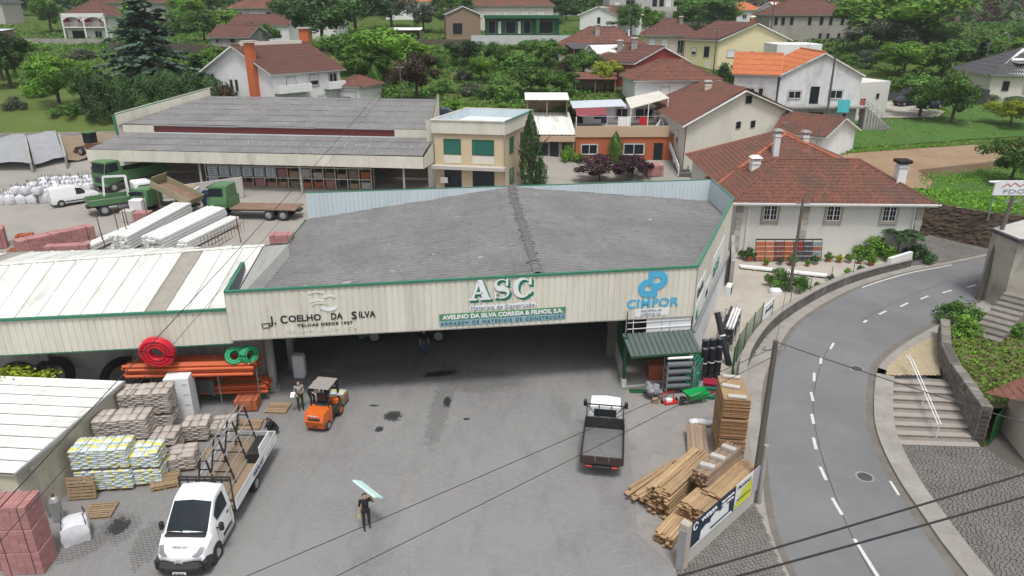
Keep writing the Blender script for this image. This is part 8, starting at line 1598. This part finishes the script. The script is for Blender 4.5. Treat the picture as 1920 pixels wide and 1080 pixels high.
for x in (-.7, -2.1, -3.6, -5.0): # A-frames
    k = MB(); [k.bar((x, a*.55-.12, .93), (x, a*.1-.12, 3.15), .06) for a in (-1, 1)]; [k.bar((x, -.55+.45*q-.12, .93+2.22*q), (x, .55-.45*q-.12, .93+2.22*q), .04) for q in (.25, .5, .75)]; k.build('glass_frame', M_['black'], ft)
for a in (-1, 1):
    for z, yy in ((1.1, .54), (1.75, .41), (2.4, .28), (3.12, .13)): MB().bar((-.6, a*yy-.12, z), (-5.1, a*yy-.12, z), .045).build('frame_rail', M_['steel'], ft)
boxp(ft, 'tool_box', M_['black'], -5.0, -3.5, .45, 1.0, .95, 1.5); boxp(ft, 'box_lid_board', M_['bodywhite'], -5.0, -3.6, .98, 1.03, 1.2, 1.75)
# ---- small tipper with black bed
tp = thing('small_tipper', 'small white-cab truck with worn black tipping bed seen from behind', 'truck', (4.55, 30.6, 0), rad(81))
S2 = loft([(2.1, [(.7, .5), (.8, .8), (.78, 1.25), (.6, 1.3), (0, 1.33)]), (1.95, [(.8, .45), (.84, .8), (.82, 1.3), (.7, 1.4), (0, 1.45)]), (1.55, [(.8, .45), (.84, .8), (.82, 1.3), (.72, 1.98), (0, 2.04)]), (.75, [(.8, .45), (.84, .8), (.82, 1.3), (.74, 2.05), (0, 2.1)]), (.55, [(.8, .45), (.84, .8), (.82, 1.3), (.74, 1.95), (0, 2.0)])]); loftmesh(S2).build('cab', M_['bodywhite'], tp, smooth=38)
patch(tp, S2, [(1, 2, 3, 5)], 'windscreen', M_['glass'], .05); patch(tp, S2, [(1, 3, 2, 3), (1, 3, 5, 6)], 'side_window', M_['glass'], .1, .02); boxp(tp, 'rear_window', M_['glass'], .53, .548, -.55, .55, 1.42, 1.82, ch=.004); mirrors(tp, 1.6, .88, 1.5)
boxp(tp, 'chassis', M_['chassis'], -2.5, .6, -.35, .35, .45, .75); boxp(tp, 'bed_floor', mat('scuffed_steel_bed', (.2, .2, .2), .45, (.3, .29, .28), 2.5, .8, metal=.5, dirt=(.05, .045, .04), damt=.6), -2.6, .35, -.95, .95, .78, .86)
for a in (-1, 1): boxp(tp, 'drop_side', M_['black'], -2.6, .35, a*.97-.025, a*.97+.025, .78, 1.2, ch=.01)
for y0, y1 in ((-.95, -.32), (-.3, .3), (.32, .95)): boxp(tp, 'tail_panel', mat('rusty_black_panel', (.06, .035, .03), .6, (.03, .028, .028), 3, .7), -2.66, -2.61, y0, y1, .78, 1.2, ch=.01)
boxp(tp, 'bed_head', M_['black'], .36, .42, -.97, .97, .8, 1.45, ch=.01); k = MB(); [k.bar((.4, y, 1.4), (.4, y, 2.15), .05) for y in (-.9, -.3, .3, .9)]; k.bar((.4, -.93, 2.15), (.4, .93, 2.15), .05); [k.bar((.4, s_*.35, 1.4), (.4, s_*.9, 2.1), .03) for s_ in (-1, 1)]; k.build('ladder_frame', M_['black'], tp)
for a in (-1, 1): boxp(tp, 'tail_light', M_['amber'], -2.68, -2.6, a*.6-.16, a*.6+.16, .58, .68); wheel(tp, 1.35, a*.72, .3, .2); wheel(tp, -1.4, a*.72, .3, .3)
boxp(tp, 'rear_bar', M_['chassis'], -2.66, -2.56, -.4, .4, .55, .68)
# ---- green lorries
def lorry(name, label, x, y, rz, cabm, wbx, bed, L, axles, cabz=.95, ch_=2.1, top=None):
    t = thing(name, label, 'truck', (x, y, gz(x, y)), rz, 'green lorries of the depot'); h0, h1 = cabz, cabz+ch_
    S3 = loft([(1.95, [(1.05, h0-.4), (1.12, h0+.1), (1.12, h0+.7), (.95, h0+.75), (0, h0+.78)]), (1.98, [(1.1, h0-.4), (1.2, h0+.1), (1.18, h0+.75), (1.0, h0+.8), (0, h0+.85)]), (1.75, [(1.15, h0-.4), (1.22, h0+.1), (1.2, h0+.8), (1.08, h1-.15), (0, h1-.08)]), (1.5, [(1.15, h0-.4), (1.22, h0+.1), (1.2, h0+.8), (1.08, h1), (0, h1+.06)]), (.15, [(1.15, h0-.1), (1.22, h0+.1), (1.2, h0+.8), (1.08, h1), (0, h1+.06)]), (0, [(1.1, h0-.1), (1.2, h0+.1), (1.18, h0+.8), (1.05, h1-.08), (0, h1)])])
    loftmesh(S3).build('cab', cabm, t, smooth=38); patch(t, S3, [(1, 2, 3, 5)], 'windscreen', M_['glass'], .07); patch(t, S3, [(1, 4, 2, 3), (1, 4, 5, 6)], 'side_window', M_['glass'], .2, .03); boxp(t, 'sun_visor', M_['chassis'], 1.7, 2.0, -1.0, 1.0, h1-.22, h1-.12)
    boxp(t, 'bumper', cabm, 1.7, 2.12, -1.2, 1.2, h0-.55, h0-.25, ch=.05); boxp(t, 'grille', M_['chassis'], 1.98, 2.03, -.7, .7, h0-.1, h0+.4); mirrors(t, 1.7, 1.22, h0+1.2)
    for a in (-1, 1): boxp(t, 'headlight', M_['lamp'], 2.1, 2.14, a*.95-.16, a*.95+.16, h0-.5, h0-.3)
    boxp(t, 'chassis', M_['chassis'], -L-.2, .2, -.42, .42, .7, .95)
    for ax in axles:
        for a in (-1, 1): wheel(t, ax, a*1.0, .5, .32)
    bf, sm, sh_ = bed; Mx = Matrix.Identity(4)
    if top: Mx = TR((-L, 0, 1.1)) @ Matrix.Rotation(rad(-top), 4, 'Y') @ TR((L, 0, -1.1))
    def bb(nm, m, *b): MB().cbox(*b, .02, Mx).build(nm, m, t)
    bb('bed_floor', bf, -L, -.15, -1.2, 1.2, 1.0, 1.12); bb('headboard', sm, -.17, -.1, -1.2, 1.2, 1.1, 1.1+max(sh_*1.4, 1.0))
    if sh_ > .2:
        for a in (-1, 1): bb('drop_side', sm, -L, -.15, a*1.2-.03, a*1.2+.03, 1.05, 1.1+sh_)
        bb('tailboard', sm, -L-.05, -L+.01, -1.2, 1.2, 1.05, 1.1+sh_)
    boxp(t, 'fuel_tank', M_['steel'], -1.8, -.9, -1.1, -.6, .5, .9, ch=.08)
    return t
TG = M_['truckgreen']; rb_ = mat('rusty_bed', (.17, .1, .07), .8, (.26, .18, .13), 1.5, .8); gbed = mat('dirty_grey_bed', (.2, .2, .18), .85, (.28, .27, .25), 2, .7)
lorry('flatbed_lorry', 'green flatbed lorry parked before the racking', -27.2, 68.4, rad(176), TG, 0, (rb_, TG, .0), 6.6, (1.2, -3.9, -5.3), 1.25, 2.0); l2 = lorry('crane_lorry', 'white cabbed lorry with green sides and folded crane', -38.2, 71.2, rad(38), M_['bodywhite'], 0, (gbed, TG, .5), 4.2, (1.2, -3.0), .9, 1.8)
k = MB(); k.bar((-.4, .5, 1.0), (-.4, .5, 3.3), .22); k.bar((-.4, .5, 3.3), (-2.4, .3, 3.5), .18); k.bar((-2.4, .3, 3.5), (-2.6, .3, 1.6), .16); k.build('crane', M_['bodywhite'], l2); boxp(l2, 'hazard_board', M_['orange'], -4.3, -4.26, -1.1, -.3, .6, .75); boxp(l2, 'hazard_board', M_['orange'], -4.3, -4.26, .3, 1.1, .6, .75)
lorry('tipper_lorry', 'green tipper lorry with its rusty bed raised', -35.6, 70.2, rad(170), TG, 0, (rb_, mat('tan_bed_side', (.3, .27, .17), .8, (.22, .19, .12), 2, .7), .6), 4.4, (1.1, -2.8), .8, 1.6, 24); lorry('heavy_lorry', 'big green lorry parked nose out under the warehouse canopy', -43.6, 78.4, rad(-118), TG, 0, (gbed, TG, 1.0), 5.5, (1.2, -3.0, -4.3), 1.2, 2.1)
lorry('covered_lorry', 'green lorry standing in the shade inside the depot', -7.9, 43.6, rad(181), TG, 0, (gbed, TG, .7), 4.6, (1.05, -3.1), .9, 1.7)
# ---- van and cars
def car(name, label, x, y, rz, m, secs, glassf, side, wb_, r=.31, group=None, cat='car'):
    t = thing(name, label, cat, (x, y, gz(x, y)+.03), rz, group); S = loft(secs); loftmesh(S).build('body', m, t, smooth=38)
    for c in glassf: patch(t, S, [c], 'windscreen', M_['glass'], .06)
    for c in side: patch(t, S, [c], 'side_window', M_['glass'], .09, .02)
    for xx in wb_:
        for a in (-1, 1): wheel(t, xx, a*(secs[2][1][1][0]-.08), r, .2); k = MB(); k.tube([(xx, a*.6, r+.02), (xx, a*(secs[2][1][1][0]+.006), r+.02)], r*1.2, 18); k.build('wheel_arch', M_['chassis'], t)
    for a in (-1, 1): boxp(t, 'headlight', M_['lamp'], secs[0][0]-.15, secs[0][0]+.02, a*.6-.14, a*.6+.14, .6, .72); boxp(t, 'tail_light', M_['amber'], secs[-1][0]-.02, secs[-1][0]+.05, a*.68-.08, a*.68+.08, .7, .95)
    boxp(t, 'bumper', M_['black'], secs[0][0]-.12, secs[0][0]+.05, -.75, .75, .25, .45, ch=.05); return t
q = lambda h, r: [(.85, .25), (.91, .6), (.88, .95), (r, h), (0, h+.04)]
vs = [(2.2, [(.6, .3), (.74, .5), (.7, .8), (.5, .84), (0, .87)]), (1.95, [(.8, .25), (.88, .55), (.82, .93), (.6, .97), (0, 1.0)]), (1.3, [(.85, .25), (.91, .6), (.88, 1.05), (.76, 1.1), (0, 1.14)]), (.6, q(1.72, .72)), (0, q(1.82, .72)), (-1.9, q(1.84, .74)), (-2.15, q(1.75, .72)), (-2.2, [(.8, .35), (.86, .6), (.84, .95), (.7, 1.6), (0, 1.64)])]
v_ = car('delivery_van', 'small white delivery van beside the bulk bags', -45.4, 73.0, rad(42), M_['bodywhite'], vs, [(2, 3, 3, 5)], [(2, 4, 2, 3), (2, 4, 5, 6)], (1.35, -1.4), group='cars', cat='van'); [boxp(v_, 'side_moulding', M_['black'], -1.0, .9, a*.915-.012, a*.915+.012, .42, .52, ch=.006) for a in (-1, 1)]
p_ = lambda h, r: [(.82, .25), (.88, .55), (.84, .88), (r, h), (0, h+.03)]
cs = [(2.1, [(.6, .3), (.72, .5), (.66, .66), (.5, .7), (0, .72)]), (1.85, [(.8, .25), (.86, .5), (.8, .8), (.6, .84), (0, .86)]), (.95, [(.82, .25), (.88, .55), (.84, .9), (.74, .95), (0, .98)]), (.2, p_(1.38, .6)), (-1.0, p_(1.42, .62)), (-1.75, [(.82, .3), (.87, .55), (.82, .92), (.7, .98), (0, 1.0)]), (-2.05, [(.78, .35), (.82, .55), (.78, .85), (.6, .9), (0, .92)])]
dk = mat('black_car_paint', (.012, .013, .018), .2, None, 1, .3, spec=.6); gl = [(2, 3, 3, 5), (4, 5, 3, 5)]; sd_ = [(2, 4, 2, 3), (2, 4, 5, 6)]
car('parked_car', 'black car parked farther from the meadow tree', 62.8, 117.6, rad(20), dk, cs, gl, sd_, (1.3, -1.3), .31, 'cars'); car('parked_car', 'dark blue car parked nearer the meadow tree', 65.2, 115.2, rad(20), mat('navy_car_paint', (.012, .016, .04), .2, None, 1, .3, spec=.6), cs, gl, sd_, (1.3, -1.3), .31, 'cars'); car('parked_car', 'grey car at the garage of the chimney house', -22.6, 100.6, rad(-60), mat('grey_car_paint', (.16, .17, .18), .25), cs, gl, sd_, (1.3, -1.3), .31, 'cars'); car('parked_car', 'blue car on the drive behind the warehouse', -8.5, 95.2, rad(-10), mat('blue_car_paint', (.03, .035, .1), .25), cs, gl, sd_, (1.3, -1.3), .31, 'cars')
ld = thing('wheel_loader', 'dusty wheel loader standing in the sand bay', 'loader', (-51.6, 88.6, gz(-51.6, 88.6)), rad(160)); boxp(ld, 'body', M_['rust'], -1.6, .3, -.6, .6, .6, 1.5); boxp(ld, 'cab', M_['glass'], -.6, .5, -.55, .55, 1.5, 2.7); boxp(ld, 'cab_roof', M_['truckgreen'], -.7, .6, -.62, .62, 2.7, 2.8)
k = MB(); k.add([(1.6, -1, .1), (1.6, 1, .1), (2.4, 1, .1), (2.4, -1, .1), (1.5, -1, 1), (1.5, 1, 1)], [(0, 1, 5, 4), (0, 3, 2, 1), (0, 4, 3), (1, 2, 5)]); k.build('bucket', M_['rust'], ld); k = MB(); [k.bar((.2, a*.5, 1.2), (1.7, a*.5, .6), .15) for a in (-1, 1)]; k.build('arm', M_['rust'], ld)
for xx in (.9, -1.1): [wheel(ld, xx, a*.75, .5, .35) for a in (-1, 1)]
# ---- orange forklift
fk = thing('forklift', 'orange forklift carrying a small load into the depot', 'forklift', (-9.85, 33.2, 0), rad(80)); FO = mat('forklift_orange', (.62, .13, .02), .4, (.5, .1, .015), 2, .5, dirt=(.1, .06, .04), damt=.35)
k = MB(); k.add([V(v) for v in [(-1.35, -.45, .25), (-1.35, .45, .25), (-.5, .55, .25), (-.5, -.55, .25), (-1.5, -.5, .7), (-1.5, .5, .7), (-.5, .58, .7), (-.5, -.58, .7), (-1.32, -.52, 1.12), (-1.32, .52, 1.12), (-.45, .55, 1.15), (-.45, -.55, 1.15)]], [(3, 2, 1, 0), (0, 1, 5, 4), (1, 2, 6, 5), (2, 3, 7, 6), (3, 0, 4, 7), (4, 5, 9, 8), (5, 6, 10, 9), (6, 7, 11, 10), (7, 4, 8, 11), (8, 9, 10, 11)]); k.build('counterweight', FO, fk); boxp(fk, 'vent', M_['chassis'], -1.5, -1.44, -.32, .32, .78, .92); boxp(fk, 'tow_hole', M_['chassis'], -1.46, -1.4, -.12, .12, .4, .48); text(fk, 'TOYOTA', .13, ROOT[fk.name] @ face_matrix((-1.42, .3, .96), (0, -1, 0), (-.2, 0, 1)), M_['inkwhite'], fit=.55)
boxp(fk, 'body', M_['chassis'], -.45, .75, -.5, .5, .3, .75, ch=.05); boxp(fk, 'hood', M_['black'], -.6, .0, -.35, .35, .9, 1.2, ch=.05); boxp(fk, 'seat', M_['black'], -.35, .1, -.25, .25, 1.2, 1.32, ch=.04); boxp(fk, 'seat_back', M_['black'], -.42, -.32, -.25, .25, 1.3, 1.8, ch=.04); boxp(fk, 'side_cowl', FO, .3, .6, -.52, .52, .75, 1.05, ch=.05)
k = MB(); [k.bar((-.65, a*.48, 1.1), (-.5, a*.48, 2.15), .06) for a in (-1, 1)]; [k.bar((.75, a*.48, .7), (.45, a*.48, 2.15), .06) for a in (-1, 1)]; k.build('guard_post', M_['black'], fk); boxp(fk, 'roof_guard', mat('scuffed_grey_plate', (.3, .28, .26), .6, (.22, .2, .19), 3, .7), -.65, .6, -.55, .55, 2.15, 2.2); k = MB(); [k.bar((.9, a*.35, .1), (.9, a*.35, 2.5), .1, .08) for a in (-1, 1)]; [k.bar((.9, -.35, z), (.9, .35, z), .08) for z in (.6, 1.4, 2.45)]; k.build('mast', M_['black'], fk)
for a in (-1, 1): boxp(fk, 'fork', M_['chassis'], 1.0, 2.1, a*.25-.06, a*.25+.06, .12, .17); wheel(fk, .55, a*.5, .33, .22, rim=FO); wheel(fk, -.95, a*.48, .27, .18)
boxp(fk, 'steering_wheel', M_['black'], .3, .34, -.17, .17, 1.35, 1.62, ch=.01)
fp_ = thing('carried_load', 'small wooden crate of sacks on the forklift forks', 'crate', tuple(ROOT[fk.name] @ V((1.6, .0, .18))), rad(80)); boxp(fp_, 'crate', M_['pallet'], -.4, .4, -.45, .45, .0, .5); [place(fp_, 'sack', SACKP, TR((0, -.2+.4*i, .57)) @ RZ(.2*i)) for i in range(2)]
tag(MB().cbox(-.02, .02, -.13, .13, 0, .2, .004, ROOT[fk.name] @ TR((.62, -.5, 1.15))).build('delivery_note', M_['inkwhite']), 'white delivery papers tucked on the forklift side', 'paper')
# ================================================================ PEOPLE (facing local -y)
def person(label, x, y, z, rz, J, cols, hat=None):
    """one continuous body: tapered limbs fused by a voxel remesh; clothing by nearest limb"""
    P = dict(pel=(0, 0, .93), wst=(0, 0, 1.08), che=(0, -.01, 1.3), nek=(0, 0, 1.47), hed=(0, -.02, 1.62), sL=(.19, 0, 1.42), sR=(-.19, 0, 1.42), eL=(.25, .04, 1.14), eR=(-.25, .04, 1.14), wL=(.26, -.06, .9), wR=(-.26, -.06, .9), hL=(.1, 0, .9), hR=(-.1, 0, .9), kL=(.11, -.03, .5), kR=(-.11, -.03, .5), aL=(.11, .02, .09), aR=(-.11, .02, .09)); P.update(J); P = {a: V(b) for a, b in P.items()}
    f = lambda a, b: (P[a], P[b]); seg = [(P['pel'], P['wst'], .145, .13, 1), (P['wst'], P['che'], .13, .15, 0), (P['che'], P['nek'], .14, .07, 0), (P['nek'], P['hed'], .056, .06, 2), (P['sL'], P['che'], .075, .1, 0), (P['sR'], P['che'], .075, .1, 0)]
    dn = (P['nek']-P['che']).normalized(); hd = P['hed']; fw = V((0, -1, 0)); fw = (fw-dn*fw.dot(dn)).normalized()
    seg += [(hd-dn*.05+fw*.02, hd+dn*.04, .075, .088, 2), (hd+fw*.09-dn*.01, hd+fw*.105-dn*.03, .014, .018, 2), (hd-dn*.1+fw*.06, hd-dn*.08+fw*.07, .03, .035, 2)]+[(hd+s_*.088*fw.cross(dn), hd+s_*.09*fw.cross(dn)-dn*.03, .016, .014, 2) for s_ in (-1, 1)]
    for s_ in 'LR':
        seg += [(P['s'+s_], P['e'+s_], .062, .046, cols.get('sleeve', 0)), (P['e'+s_], P['w'+s_], .044, .032, cols.get('forearm', 2)), (P['h'+s_], P['k'+s_], .095, .062, 1), (P['k'+s_], P['a'+s_], .062, .048, 1), (P['pel'], P['h'+s_], .12, .1, 1)]
        a = P['a'+s_]; ft_ = J.get('t'+s_, a+V((0, -.2, -.05))); seg.append((a+V((0, .03, -.05)), V(ft_), .045, .036, 3)); w_ = P['w'+s_]; d = (w_-P['e'+s_]).normalized(); sd = d.cross(V((0, 1, .2))).normalized(); hm = cols.get('glove', 2); seg.append((w_, w_+d*.07, .03, .034, hm))
        for i in range(4): o = sd*(-.027+.018*i); L = (.06, .075, .07, .055)[i]; b = w_+d*.08+o; seg += [(b, b+d*L*.55, .0105, .0098, hm), (b+d*L*.55, b+d*L+V((0, -.02, 0)), .0098, .008, hm)]
        seg.append((w_+d*.02+sd*.03, w_+d*.07+sd*.06, .012, .009, hm))
    k = MB()
    for a, b, r0, r1, mi in seg: dd = (b-a); dl = dd.length or .001; u = dd/dl; k.tube([a-u*r0*.85, a-u*r0*.5, a, b, b+u*r1*.5, b+u*r1*.85], [r0*.45, r0*.85, r0, r1, r1*.85, r1*.45], 12)
    t = thing('person', label, 'person', (x, y, z), rz); me = bpy.data.meshes.new('tmp'); me.from_pydata([tuple(v) for v in k.v], [], k.f); o = bpy.data.objects.new('tmp', me); COL.objects.link(o); md = o.modifiers.new('r', 'REMESH'); md.mode = 'VOXEL'; md.voxel_size = .0105; sm = o.modifiers.new('s', 'SMOOTH'); sm.iterations = 3; sm.factor = .5
    bpy.context.view_layer.update(); m2 = bpy.data.meshes.new_from_object(o.evaluated_get(bpy.context.evaluated_depsgraph_get())); bpy.data.objects.remove(o)
    for m in cols['mats']: m2.materials.append(m)
    for p in m2.polygons:
        c = p.center; best = 9; bi = 0
        for a, b, r0, r1, mi in seg:
            ab = b-a; tt = max(0, min(1, (c-a).dot(ab)/(ab.length_squared or 1))); dd = (c-(a+ab*tt)).length-(r0+(r1-r0)*tt)
            if dd < best: best = dd; bi = mi
        p.material_index = bi; p.use_smooth = True
    link('body', m2, t); k = MB(); bm = bmesh.new(); bmesh.ops.create_icosphere(bm, subdivisions=3, radius=1); 
    for v in bm.verts: q = v.co; v.co = hd+fw.cross(dn)*q.x*.094-fw*(q.y*.1+.018)+dn*(.035+q.z*.098)
    bmesh.ops.delete(bm, geom=[v for v in bm.verts if (v.co-hd).dot(dn) < -.02+.6*max(0, (v.co-hd).dot(fw))], context='VERTS'); k.frombm(bm).build('cap' if hat else 'hair', hat or M_['hair'], t, smooth=60); return t
cl = lambda n, c: mat(n, c, .9, None, 6, .5); shoe = M_['black']
person('man in dark clothes carrying a pale board on his shoulder', -6.1, 24.6, 0, rad(20), dict(eL=(.33, -.05, 1.3), wL=(.24, -.12, 1.6), wR=(-.3, -.1, .88), kR=(-.12, -.1, .5), aR=(-.12, -.02, .09), aL=(.12, .1, .1)), dict(mats=[cl('black_tshirt', (.014, .015, .018)), cl('dark_work_trousers', (.02, .021, .022)), M_['skin'], shoe, cl('yellow_glove', (.45, .4, .03))], glove=4))
pb = thing('foam_board', 'pale mint insulation board carried by the man in dark clothes', 'board', (-6.0, 24.86, 1.74), rad(-38)); k = MB(); k.cbox(-.68, .68, -.3, .3, -.03, .05, .01, Matrix.Rotation(rad(10), 4, 'Y') @ Matrix.Rotation(rad(-38), 4, 'X')); k.build('board', mat('mint_foam_board', (.5, .72, .68), .7, (.58, .76, .73), 2, .5), pb)
person('man in black shirt and jeans walking inside the depot', -5.5, 40.8, 0, rad(15), dict(kR=(-.1, -.14, .52), aR=(-.1, -.12, .1), aL=(.11, .14, .12), kL=(.11, .02, .5)), dict(mats=[cl('black_tshirt', (.014, .015, .018)), cl('blue_jeans', (.045, .075, .14)), M_['skin'], shoe]))
person('man in grey shirt holding papers beside the forklift', -11.5, 34.2, 0, rad(25), dict(eL=(.24, -.02, 1.16), wL=(.08, -.22, 1.12), wR=(-.18, -.2, 1.02)), dict(mats=[cl('grey_tshirt', (.3, .29, .27)), cl('green_work_shorts', (.035, .06, .025)), M_['skin'], shoe]))
person('stooping man in dark green behind the forklift', -10.95, 34.6, 0, rad(60), dict(pel=(0, .1, .9), wst=(0, .05, 1.04), che=(0, -.1, 1.22), nek=(0, -.22, 1.36), hed=(0, -.3, 1.48), sL=(.19, -.16, 1.3), sR=(-.19, -.16, 1.3), eL=(.24, -.25, 1.05), eR=(-.24, -.25, 1.05), wL=(.2, -.42, .95), wR=(-.2, -.42, .95), hL=(.1, .1, .88), hR=(-.1, .1, .88)), dict(mats=[cl('dark_green_shirt', (.03, .05, .028)), cl('dark_work_trousers', (.02, .021, .022)), M_['skin'], shoe]), cl('white_cap', (.5, .5, .48)))
person('man in black crouching on the paving by the pallets', -12.2, 31.75, 0, rad(-60), dict(pel=(0, .12, .3), wst=(0, .08, .44), che=(0, -.06, .66), nek=(0, -.16, .8), hed=(0, -.23, .92), sL=(.19, -.1, .76), sR=(-.19, -.1, .76), eL=(.27, -.26, .55), eR=(-.27, -.26, .55), wL=(.15, -.42, .38), wR=(-.15, -.42, .38), hL=(.11, .1, .3), hR=(-.11, .1, .3), kL=(.2, -.3, .5), kR=(-.2, -.3, .5), aL=(.17, -.12, .1), aR=(-.17, -.12, .1)), dict(mats=[cl('black_jacket', (.012, .012, .014)), cl('dark_work_trousers', (.02, .021, .022)), M_['skin'], shoe], forearm=0), cl('brown_cap', (.07, .05, .035)))
tag(MB().cbox(-.11, .11, -.15, .15, 0, .012, .003, TR((-11.75, 33.85, 1.1)) @ Matrix.Rotation(.7, 4, 'X')).build('paper_sheet', M_['inkwhite']), 'white paper held by the man in grey', 'paper')
# ================================================================ OVERHEAD LINES
def wire(label, a, b, sag, r):
    a, b = V(a), V(b); tag(MB().tube([a.lerp(b, i/24)-V((0, 0, sag*4*(i/24)*(1-i/24))) for i in range(25)], r, 5, False).build('overhead_cable', M_['black']), label, 'cable', 'overhead cables')
PT = V((10.65, 26.3, 7.6))
wire('thick overhead cable crossing the lower end of the road', (-5.9, 10.1, 7.6), (22.1, 17.6, 10.6), .1, .028); wire('second thick overhead cable below the first over the road', (-3.5, 9.1, 9.37), (20.3, 17.2, 9.33), .1, .028); wire('upper thin cable from the banner wall pole across the yard', PT, (-16.4, 9.5, 5.6), .15, .012); wire('lower thin cable from the banner wall pole across the yard', PT-V((0, 0, .4)), (-15.4, 8.6, 4.9), .15, .012)
wire('cable from the banner wall pole over the road to the square', PT+V((0, 0, .25)), (26.4, 18.4, 5.6), .25, .02); wire('dark cable running over the shed and warehouse to the garden pole', (-15.2, 16.2, 6.5), (-14.4, 96.4, 13.3), .3, .02); wire('thin twin of the cable over the white roofs', (-14.6, 16.2, 6.2), (-14.2, 96.4, 13.0), .5, .012); wire('faint cable from the slim patio pole to the stained house pole', (21.2, 51.2, 7.4), (42.4, 99, 14.0), .6, .015)
wire('faint cable from the slim patio pole to the banner wall pole', (21.2, 51.2, 7.3), PT, .4, .012)
# ================================================================ HAZE over the valley
hz = MB(); hz.box(-2800, 2800, -120, 2950, -45, 175); o = hz.build('haze', None, kind='stuff'); o['label'] = 'thin summer haze'; m, nt, bs = newmat('thin_haze'); nt.nodes.remove(bs); pv = N(nt, 'VolumePrincipled'); pv.inputs['Density'].default_value = .00025; pv.inputs['Color'].default_value = (.86, .9, .95, 1); pv.inputs['Anisotropy'].default_value = .2; nt.links.new(pv.outputs[0], nt.nodes['Material Output'].inputs['Volume']); o.data.materials.clear(); o.data.materials.append(m)
# roof aerials
for x, y, z, lb in ((26.5, 70.5, 8.3, 'television aerial on the big tiled house'), (34.5, 93, 7.6, 'television aerial above the low white wing'), (41.5, 106, 14.4, 'television aerial on the stained house roof'), (31, 150.5, 18.2, 'television aerial on the pinkish house'), (76, 202, 22, 'television aerial on the old mansion'), (-33.5, 101.5, 15.6, 'television aerial on the chimney house')):
    t = thing('roof_aerial', lb, 'aerial', (x, y, z)); MB().tube([(0, 0, -.5), (0, 0, 1.9)], .022, 5).build('mast', M_['steel'], t); k = MB(); k.bar((-.5, 0, 1.8), (.5, .15, 1.8), .02); [k.bar((-.45+q*.15, -.28+.04*q, 1.8), (-.45+q*.15, .3-.02*q, 1.8), .014) for q in range(7)]; k.build('antenna', M_['steel'], t)
